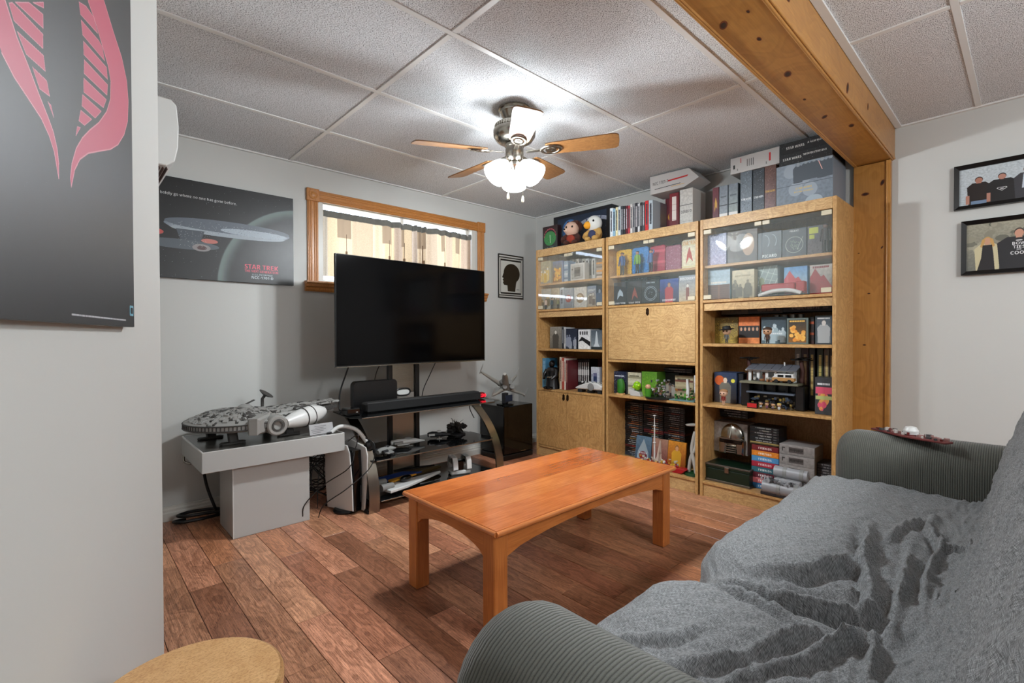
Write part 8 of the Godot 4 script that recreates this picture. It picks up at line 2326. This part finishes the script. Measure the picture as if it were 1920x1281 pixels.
	grey_engine()
	# middle shelf
	var pk2 := on_shelf("toy_pickle", "plain green pickle shaped toy on a wooden disc on the middle open shelf", "toy", 3.11, 0.61, -2.135)
	part(pk2, "body", tube(curve([Vector3(0, 0.012, 0), Vector3(0.006, 0.05, 0), Vector3(0.002, 0.09, 0), Vector3(-0.006, 0.118, 0)], 5), [0.02, 0.024, 0.027, 0.028, 0.029, 0.029, 0.029, 0.029, 0.029, 0.029, 0.028, 0.027, 0.026, 0.024, 0.02, 0.012], 12), paint(Color(0.16, 0.42, 0.1), 0.45))
	part(pk2, "disc", lathe([Vector2(0.0, 0.0), Vector2(0.034, 0.0), Vector2(0.034, 0.01), Vector2(0.0, 0.01)], 18), mats.beech)
	var wb := on_shelf("display_block", "white wedge shaped block on the middle open shelf", "block", 3.115, 0.61, -2.01)
	part(wb, "block", slab(PackedVector2Array([Vector2(-0.03, 0.0), Vector2(0.055, 0.0), Vector2(0.045, 0.03), Vector2(-0.05, 0.05)]), 0.07, 0.002), mats.white_paint, Vector3(0, 0, -0.02))
	var lm := on_shelf("toy_ball", "lime green knobbly ball on the white wedge shaped block", "toy", 3.12, 0.645, -1.995)
	part(lm, "body", blob(Vector3(0.03, 0.034, 0.028), 16, 10), paint(Color(0.5, 0.72, 0.06), 0.4), Vector3(0, 0.04, 0))
	for k in 5:
		part(lm, "knob", blob(Vector3.ONE * 0.01, 8, 6), paint(Color(0.62, 0.8, 0.1), 0.4), Vector3(cos(k * 1.3) * 0.022, 0.045 + sin(k * 1.9) * 0.022, 0.018))
	var d1 := on_shelf("toy_scene", "black round base crowded with small grey figures on the middle shelf", "toy scene", 3.12, 0.61, -1.81)
	part(d1, "base", lathe([Vector2(0.0, 0.0), Vector2(0.1, 0.0), Vector2(0.1, 0.01), Vector2(0.0, 0.01)], 24), mats.black_satin, Vector3.ZERO, Vector3.ZERO)
	_brick_pile(d1, "grey_figures", 60, Vector3(0.15, 0.13, 0.09), [Color(0.5, 0.5, 0.52), Color(0.2, 0.19, 0.2), Color(0.45, 0.3, 0.22), Color(0.66, 0.64, 0.62)], 5, 0.012)
	part(d1, "cup", lathe([Vector2(0.0, 0.0), Vector2(0.02, 0.0), Vector2(0.026, 0.055), Vector2(0.0, 0.055)], 14), paint(Color(0.25, 0.5, 0.12), 0.4), Vector3(-0.075, 0.01, 0.03))
	part(d1, "knob_head", blob(Vector3(0.02, 0.02, 0.02), 12, 8), paint(Color(0.78, 0.58, 0.45), 0.5), Vector3(-0.075, 0.078, 0.03))
	var d2 := on_shelf("toy_scene", "pale blue base with green toy plants and a white post on the middle shelf", "toy scene", 3.12, 0.61, -1.62)
	span(d2, "base", Vector3(-0.09, 0.0, -0.05), Vector3(0.09, 0.008, 0.05), paint(Color(0.36, 0.5, 0.5), 0.4))
	_brick_pile(d2, "toy_plants", 46, Vector3(0.15, 0.08, 0.08), [Color(0.12, 0.4, 0.14), Color(0.3, 0.55, 0.12), Color(0.16, 0.3, 0.12), Color(0.55, 0.35, 0.15)], 8, 0.01)
	part(d2, "white_post", tube([Vector3(0.02, 0.008, 0), Vector3(0.024, 0.08, 0), Vector3(0.018, 0.15, 0)], [0.012, 0.013, 0.008], 10), mats.white_plastic)
	# middle bottom: toy ship with a mast, white gnarled statue
	var ts := on_shelf("toy_ship", "red hulled toy ship with white decks and a tall white mast before the stacks", "toy ship", 3.135, 0.102, -1.83)
	part(ts, "hull", slab(PackedVector2Array([Vector2(-0.2, 0.035), Vector2(-0.17, 0.0), Vector2(0.19, 0.0), Vector2(0.23, 0.035)]), 0.06, 0.003), mats.toy_red, Vector3(0, 0, 0))
	_brick_pile(ts, "deck", 60, Vector3(0.32, 0.05, 0.04), [Color(0.8, 0.8, 0.78), Color(0.7, 0.66, 0.6), Color(0.75, 0.6, 0.2), Color(0.55, 0.12, 0.1)], 15, 0.035)
	part(ts, "mast", tube([Vector3(-0.03, 0.04, 0), Vector3(-0.03, 0.25, 0), Vector3(-0.03, 0.38, 0)], [0.007, 0.005, 0.003], 8), mats.white_plastic)
	for y in [0.18, 0.3, 0.375]:
		part(ts, "mast_ring", lathe([Vector2(0.004, -0.005), Vector2(0.012, 0.0), Vector2(0.004, 0.006)], 12), mats.white_plastic, Vector3(-0.03, y, 0))
	var ws := on_shelf("statue", "white gnarled tree like statue on a green base at the end of the film stacks", "statue", 3.16, 0.102, -1.575)
	part(ws, "base", lathe([Vector2(0.0, 0.0), Vector2(0.062, 0.0), Vector2(0.058, 0.016), Vector2(0.0, 0.022)], 20), paint(Color(0.06, 0.24, 0.1), 0.5), Vector3.ZERO, Vector3(0, 0, 0))
	for e in [[Vector3(-0.03, 0.01, 0.01), Vector3(-0.012, 0.12, 0.015), Vector3(0.016, 0.2, 0.0), Vector3(0.02, 0.33, 0)], [Vector3(0.03, 0.01, 0.02), Vector3(0.012, 0.1, 0.02), Vector3(-0.008, 0.18, 0.01), Vector3(0.012, 0.3, 0)], [Vector3(0.02, 0.01, -0.02), Vector3(0.035, 0.12, -0.01), Vector3(0.03, 0.22, 0.0), Vector3(0.024, 0.34, 0)]]:
		part(ws, "trunk", tube(curve(e, 5), 0.013, 8), paint(Color(0.72, 0.71, 0.68), 0.6))
	part(ws, "disc", lathe([Vector2(0.0, 0.0), Vector2(0.05, 0.0), Vector2(0.054, 0.006), Vector2(0.0, 0.01)], 20), paint(Color(0.72, 0.71, 0.68), 0.6), Vector3(-0.0, 0.34, 0), Vector3(0, 0, 4))
	# left shelf above the doors
	var cf := on_shelf("figurine", "black cloaked figurine on the shelf above the oak doors", "figurine", 3.12, 0.598, -2.845)
	part(cf, "cloak", lathe([Vector2(0.065, 0.0), Vector2(0.06, 0.03), Vector2(0.05, 0.1), Vector2(0.056, 0.16), Vector2(0.04, 0.185), Vector2(0.0, 0.19)], 9), mats.black_satin)
	part(cf, "head", blob(Vector3(0.027, 0.032, 0.027), 14, 9), mats.black_gloss, Vector3(0, 0.215, 0.006))
	part(cf, "belt", lathe([Vector2(0.053, 0.095), Vector2(0.056, 0.1), Vector2(0.053, 0.107)], 9), mats.steel)
	for s in [-1, 1]:
		part(cf, "arm", tube([Vector3(s * 0.05, 0.165, 0.01), Vector3(s * 0.068, 0.12, 0.03), Vector3(s * 0.045, 0.09, 0.06)], [0.018, 0.016, 0.012], 8), mats.black_satin)
		part(cf, "boot", blob(Vector3(0.018, 0.012, 0.026), 10, 6), mats.black_gloss, Vector3(s * 0.03, 0.012, 0.055))
	var wm := on_shelf("toy_vehicle", "white low toy vehicle with a round grey badge above the oak doors", "toy vehicle", 3.12, 0.598, -2.42)
	part(wm, "body", slab(PackedVector2Array([Vector2(-0.14, 0.035), Vector2(-0.12, 0.025), Vector2(0.125, 0.03), Vector2(0.135, 0.06), Vector2(0.08, 0.085), Vector2(-0.02, 0.082), Vector2(-0.1, 0.055)]), 0.085, 0.008), mats.white_plastic, Vector3(0, 0, 0))
	part(wm, "badge", lathe([Vector2(0.0, 0.0), Vector2(0.026, 0.0), Vector2(0.03, 0.004), Vector2(0.03, 0.008), Vector2(0.022, 0.01), Vector2(0.0, 0.008)], 22), mats.grey_plastic, Vector3(0.03, 0.052, 0.043), Vector3(90, 0, 0))
	for x in [-0.1, 0.0, 0.1]:
		part(wm, "skid", gbox(Vector3(0.04, 0.026, 0.06), 0.003), mats.dark_grey, Vector3(x, 0.013, 0))
	_brick_pile(wm, "plates", 26, Vector3(0.2, 0.02, 0.05), [Color(0.72, 0.72, 0.7), Color(0.3, 0.3, 0.3), Color(0.85, 0.85, 0.84)], 21, 0.075)
	# on the far arm of the sofa
	var ar := thing("toy_craft", "flat red and white toy craft lying on the far arm of the sofa", "toy", Vector3(2.5, 0.6455, -0.33), 60.0)
	part(ar, "wing", slab(PackedVector2Array([Vector2(-0.14, -0.02), Vector2(0.0, -0.045), Vector2(0.16, -0.012), Vector2(0.16, 0.012), Vector2(0.0, 0.045), Vector2(-0.14, 0.02)]), 0.008, 0.002), mat("toy_dull_red", Color(0.4, 0.16, 0.15), 0.5), Vector3(0, 0.006, 0), Vector3(-90, 0, 0))
	_brick_pile(ar, "plates", 40, Vector3(0.26, 0.012, 0.06), [Color(0.7, 0.68, 0.66), Color(0.35, 0.1, 0.1), Color(0.25, 0.24, 0.24), Color(0.55, 0.4, 0.38)], 33, 0.008)
	part(ar, "dome", lathe([Vector2(0.0, 0.04), Vector2(0.018, 0.036), Vector2(0.026, 0.022), Vector2(0.024, 0.008), Vector2(0.0, 0.008)], 14), mats.white_plastic, Vector3(0.0, 0.006, 0))

# small plates and bricks heaped in a volume, one mesh per colour
func _brick_pile(parent: Node, n: String, count: int, size: Vector3, cols: Array, sd: int, y0: float):
	var g := RandomNumberGenerator.new(); g.seed = sd
	for ci in cols.size():
		var mb := MB.new()
		for k in int(count / cols.size()):
			var s := Vector3(0.006 + g.randf() * 0.012, 0.005 + g.randf() * 0.012, 0.006 + g.randf() * 0.01)
			var u := g.randf()
			var p := Vector3((g.randf() - 0.5) * (size.x - s.x), y0 + s.y * 0.5 + u * u * (size.y - s.y), (g.randf() - 0.5) * (size.z - s.z))
			mb.add(gbox(s, 0.0008), at(p, Vector3(0, g.randf() * 90, 0)))
		part(parent, n, mb.mesh(), paint(cols[ci], 0.4)).set_meta("kind", "stuff")

func grey_engine():
	var t := on_shelf("model_engine", "pale grey toy craft with banded cylinders on the bottom shelf behind the sofa", "model", 3.12, 0.102, -1.0)
	var lg := mat("engine_grey", Color(0.56, 0.56, 0.57), 0.4)
	part(t, "cylinder", tube([Vector3(-0.1, 0.045, 0.02), Vector3(0.1, 0.045, 0.02)], 0.04, 16), lg)
	part(t, "cylinder", tube([Vector3(-0.06, 0.13, -0.05), Vector3(0.12, 0.13, -0.05)], 0.036, 16), lg)
	for e in [[-0.02, 0.045, 0.02, 0.043], [0.07, 0.045, 0.02, 0.042], [-0.01, 0.13, -0.05, 0.039], [0.08, 0.13, -0.05, 0.039]]:
		part(t, "band", tube([Vector3(e[0], e[1], e[2]), Vector3(e[0] + 0.02, e[1], e[2])], e[3], 16), mats.grey_plastic)
	span(t, "cradle", Vector3(-0.11, 0.0, -0.07), Vector3(0.12, 0.02, 0.05), mats.dark_grey, 0.003)
	span(t, "cross_block", Vector3(-0.05, 0.07, -0.06), Vector3(0.09, 0.1, 0.01), lg, 0.004)
	_brick_pile(t, "plates", 60, Vector3(0.24, 0.03, 0.12), [Color(0.62, 0.62, 0.63), Color(0.4, 0.4, 0.41), Color(0.25, 0.25, 0.25)], 44, 0.078)

func toy_house():
	# a white bungalow on a slab, its dark mirror image hanging below, two trees
	var t := on_shelf("toy_house", "toy white bungalow with grey roof and trees above its dark upside down twin", "toy house", 3.16, 0.612, -1.08)
	var white: Material = mats.white_plastic
	var dk: Material = mats.black_satin
	span(t, "ground_plate", Vector3(-0.17, 0.148, -0.1), Vector3(0.16, 0.162, 0.05), mat("toy_ground", Color(0.42, 0.41, 0.33), 0.6), 0.002)
	span(t, "back_wall", Vector3(-0.13, 0.162, -0.07), Vector3(0.12, 0.225, -0.06), white, 0.001)
	for x in [-0.13, -0.08, -0.03, 0.02, 0.07, 0.115]:
		span(t, "wall_post", Vector3(x - 0.008, 0.162, -0.02), Vector3(x + 0.008, 0.225, -0.008), white, 0.001)
	span(t, "door", Vector3(-0.06, 0.162, -0.03), Vector3(-0.04, 0.215, -0.022), paint(Color(0.36, 0.18, 0.08), 0.5), 0.001)
	span(t, "porch_beam", Vector3(-0.15, 0.225, -0.02), Vector3(0.13, 0.233, 0.01), white, 0.001)
	for k in 6:      # roof of overlapping plates
		for q in 2:
			part(t, "roof_plate", gbox(Vector3(0.046, 0.005, 0.055), 0.001), mat("toy_roof", Color(0.36, 0.37, 0.4), 0.45), Vector3(-0.12 + 0.048 * k, 0.243 + 0.014 * q, -0.004 - 0.045 * q), Vector3(18, 0, 0))
	span(t, "chimney", Vector3(0.055, 0.26, -0.05), Vector3(0.062, 0.282, -0.043), white, 0.0005)
	# dark half below
	span(t, "lower_floor", Vector3(-0.14, 0.088, -0.08), Vector3(0.13, 0.098, 0.02), mat("toy_blue_grey", Color(0.32, 0.35, 0.4), 0.5), 0.001)
	for x in [-0.14, -0.07, 0.0, 0.07, 0.13]:
		span(t, "lower_post", Vector3(x - 0.007, 0.098, -0.07), Vector3(x + 0.007, 0.148, -0.05), mats.dark_grey, 0.001)
	span(t, "lower_back", Vector3(-0.15, 0.01, -0.09), Vector3(0.15, 0.148, -0.08), dk, 0.001)
	for s in [-1, 1]:
		part(t, "side_tower", gbox(Vector3(0.05, 0.148, 0.09), 0.006), dk, Vector3(s * 0.155, 0.074, -0.04))
	_brick_pile(t, "lower_clutter", 80, Vector3(0.28, 0.08, 0.07), [Color(0.08, 0.09, 0.11), Color(0.3, 0.26, 0.2), Color(0.2, 0.24, 0.3), Color(0.5, 0.42, 0.2)], 61, 0.0)
	_brick_pile(t, "porch_clutter", 30, Vector3(0.2, 0.03, 0.04), [Color(0.6, 0.4, 0.25), Color(0.7, 0.68, 0.64), Color(0.3, 0.3, 0.3)], 62, 0.162)
	var g := RandomNumberGenerator.new(); g.seed = 91
	for x in [-0.15, 0.15]:
		part(t, "tree_trunk", tube([Vector3(x, 0.162, -0.05), Vector3(x + 0.005, 0.24, -0.05), Vector3(x - 0.004, 0.3, -0.05)], [0.016, 0.013, 0.011], 7), paint(Color(0.24, 0.1, 0.06), 0.6))
		for k in 9:
			var a := k * 0.7
			part(t, "tree_frond", slab(PackedVector2Array([Vector2(0, -0.008), Vector2(0.03, -0.014), Vector2(0.06, 0.0), Vector2(0.03, 0.014), Vector2(0, 0.008)]), 0.006, 0.001), mat("toy_leaf", Color(0.04, 0.035, 0.03), 0.5), Vector3(x, 0.295 + g.randf() * 0.018, -0.05), Vector3(-90, rad_to_deg(a), -8 - g.randf() * 14))
	var v := on_shelf("toy_van", "beige and white toy camper van parked on the toy house's ground plate", "toy van", 3.125, 0.7745, -1.0)
	span(v, "lower_body", Vector3(-0.06, 0.012, -0.02), Vector3(0.06, 0.032, 0.02), paint(Color(0.66, 0.5, 0.3), 0.4), 0.003)
	part(v, "upper_body", slab(PackedVector2Array([Vector2(-0.06, 0.032), Vector2(0.06, 0.032), Vector2(0.052, 0.055), Vector2(-0.03, 0.055)]), 0.036, 0.002), mats.white_plastic)
	for x in [-0.012, 0.03]:
		span(v, "window", Vector3(x - 0.016, 0.036, 0.0178), Vector3(x + 0.016, 0.05, 0.0192), mats.black_gloss, 0.0005)
	for x in [-0.036, 0.036]:
		for z in [-0.018, 0.018]:
			part(v, "wheel", lathe([Vector2(0.0, -0.004), Vector2(0.011, -0.004), Vector2(0.012, 0.0), Vector2(0.011, 0.004), Vector2(0.0, 0.004)], 14), mats.black_rubber, Vector3(x, 0.012, z), Vector3(90, 0, 0))
	var rb := on_shelf("toy_block", "red lettered toy block at the front of the toy house", "toy block", 3.085, 0.612, -1.165)
	span(rb, "block", Vector3(-0.031, 0.0, -0.016), Vector3(0.031, 0.034, 0.0), mats.black_satin, 0.002)
	span(rb, "red_face", Vector3(-0.027, 0.005, 0.0), Vector3(0.027, 0.03, 0.001), mats.print_red, 0.0)
	for k in 4:
		figure("tiny toy figure, %s of four in the row before the toy house" % ["first", "second", "third", "last"][k], Vector3(3.09, 0.612, -1.115 + 0.034 * k), 0.045, [Color(0.6, 0.6, 0.6), Color(0.5, 0.3, 0.4), Color(0.55, 0.5, 0.5), Color(0.8, 0.8, 0.8)][k], [Color(0.15, 0.15, 0.2), Color(0.2, 0.2, 0.25), Color(0.3, 0.2, 0.15), Color(0.7, 0.7, 0.7)][k], Color(0.8, 0.64, 0.5), [Color(0.1, 0.08, 0.07), Color(0.3, 0.16, 0.1), Color(0.1, 0.08, 0.06), Color(0.75, 0.65, 0.3)][k], true, "tiny figures before the toy house")
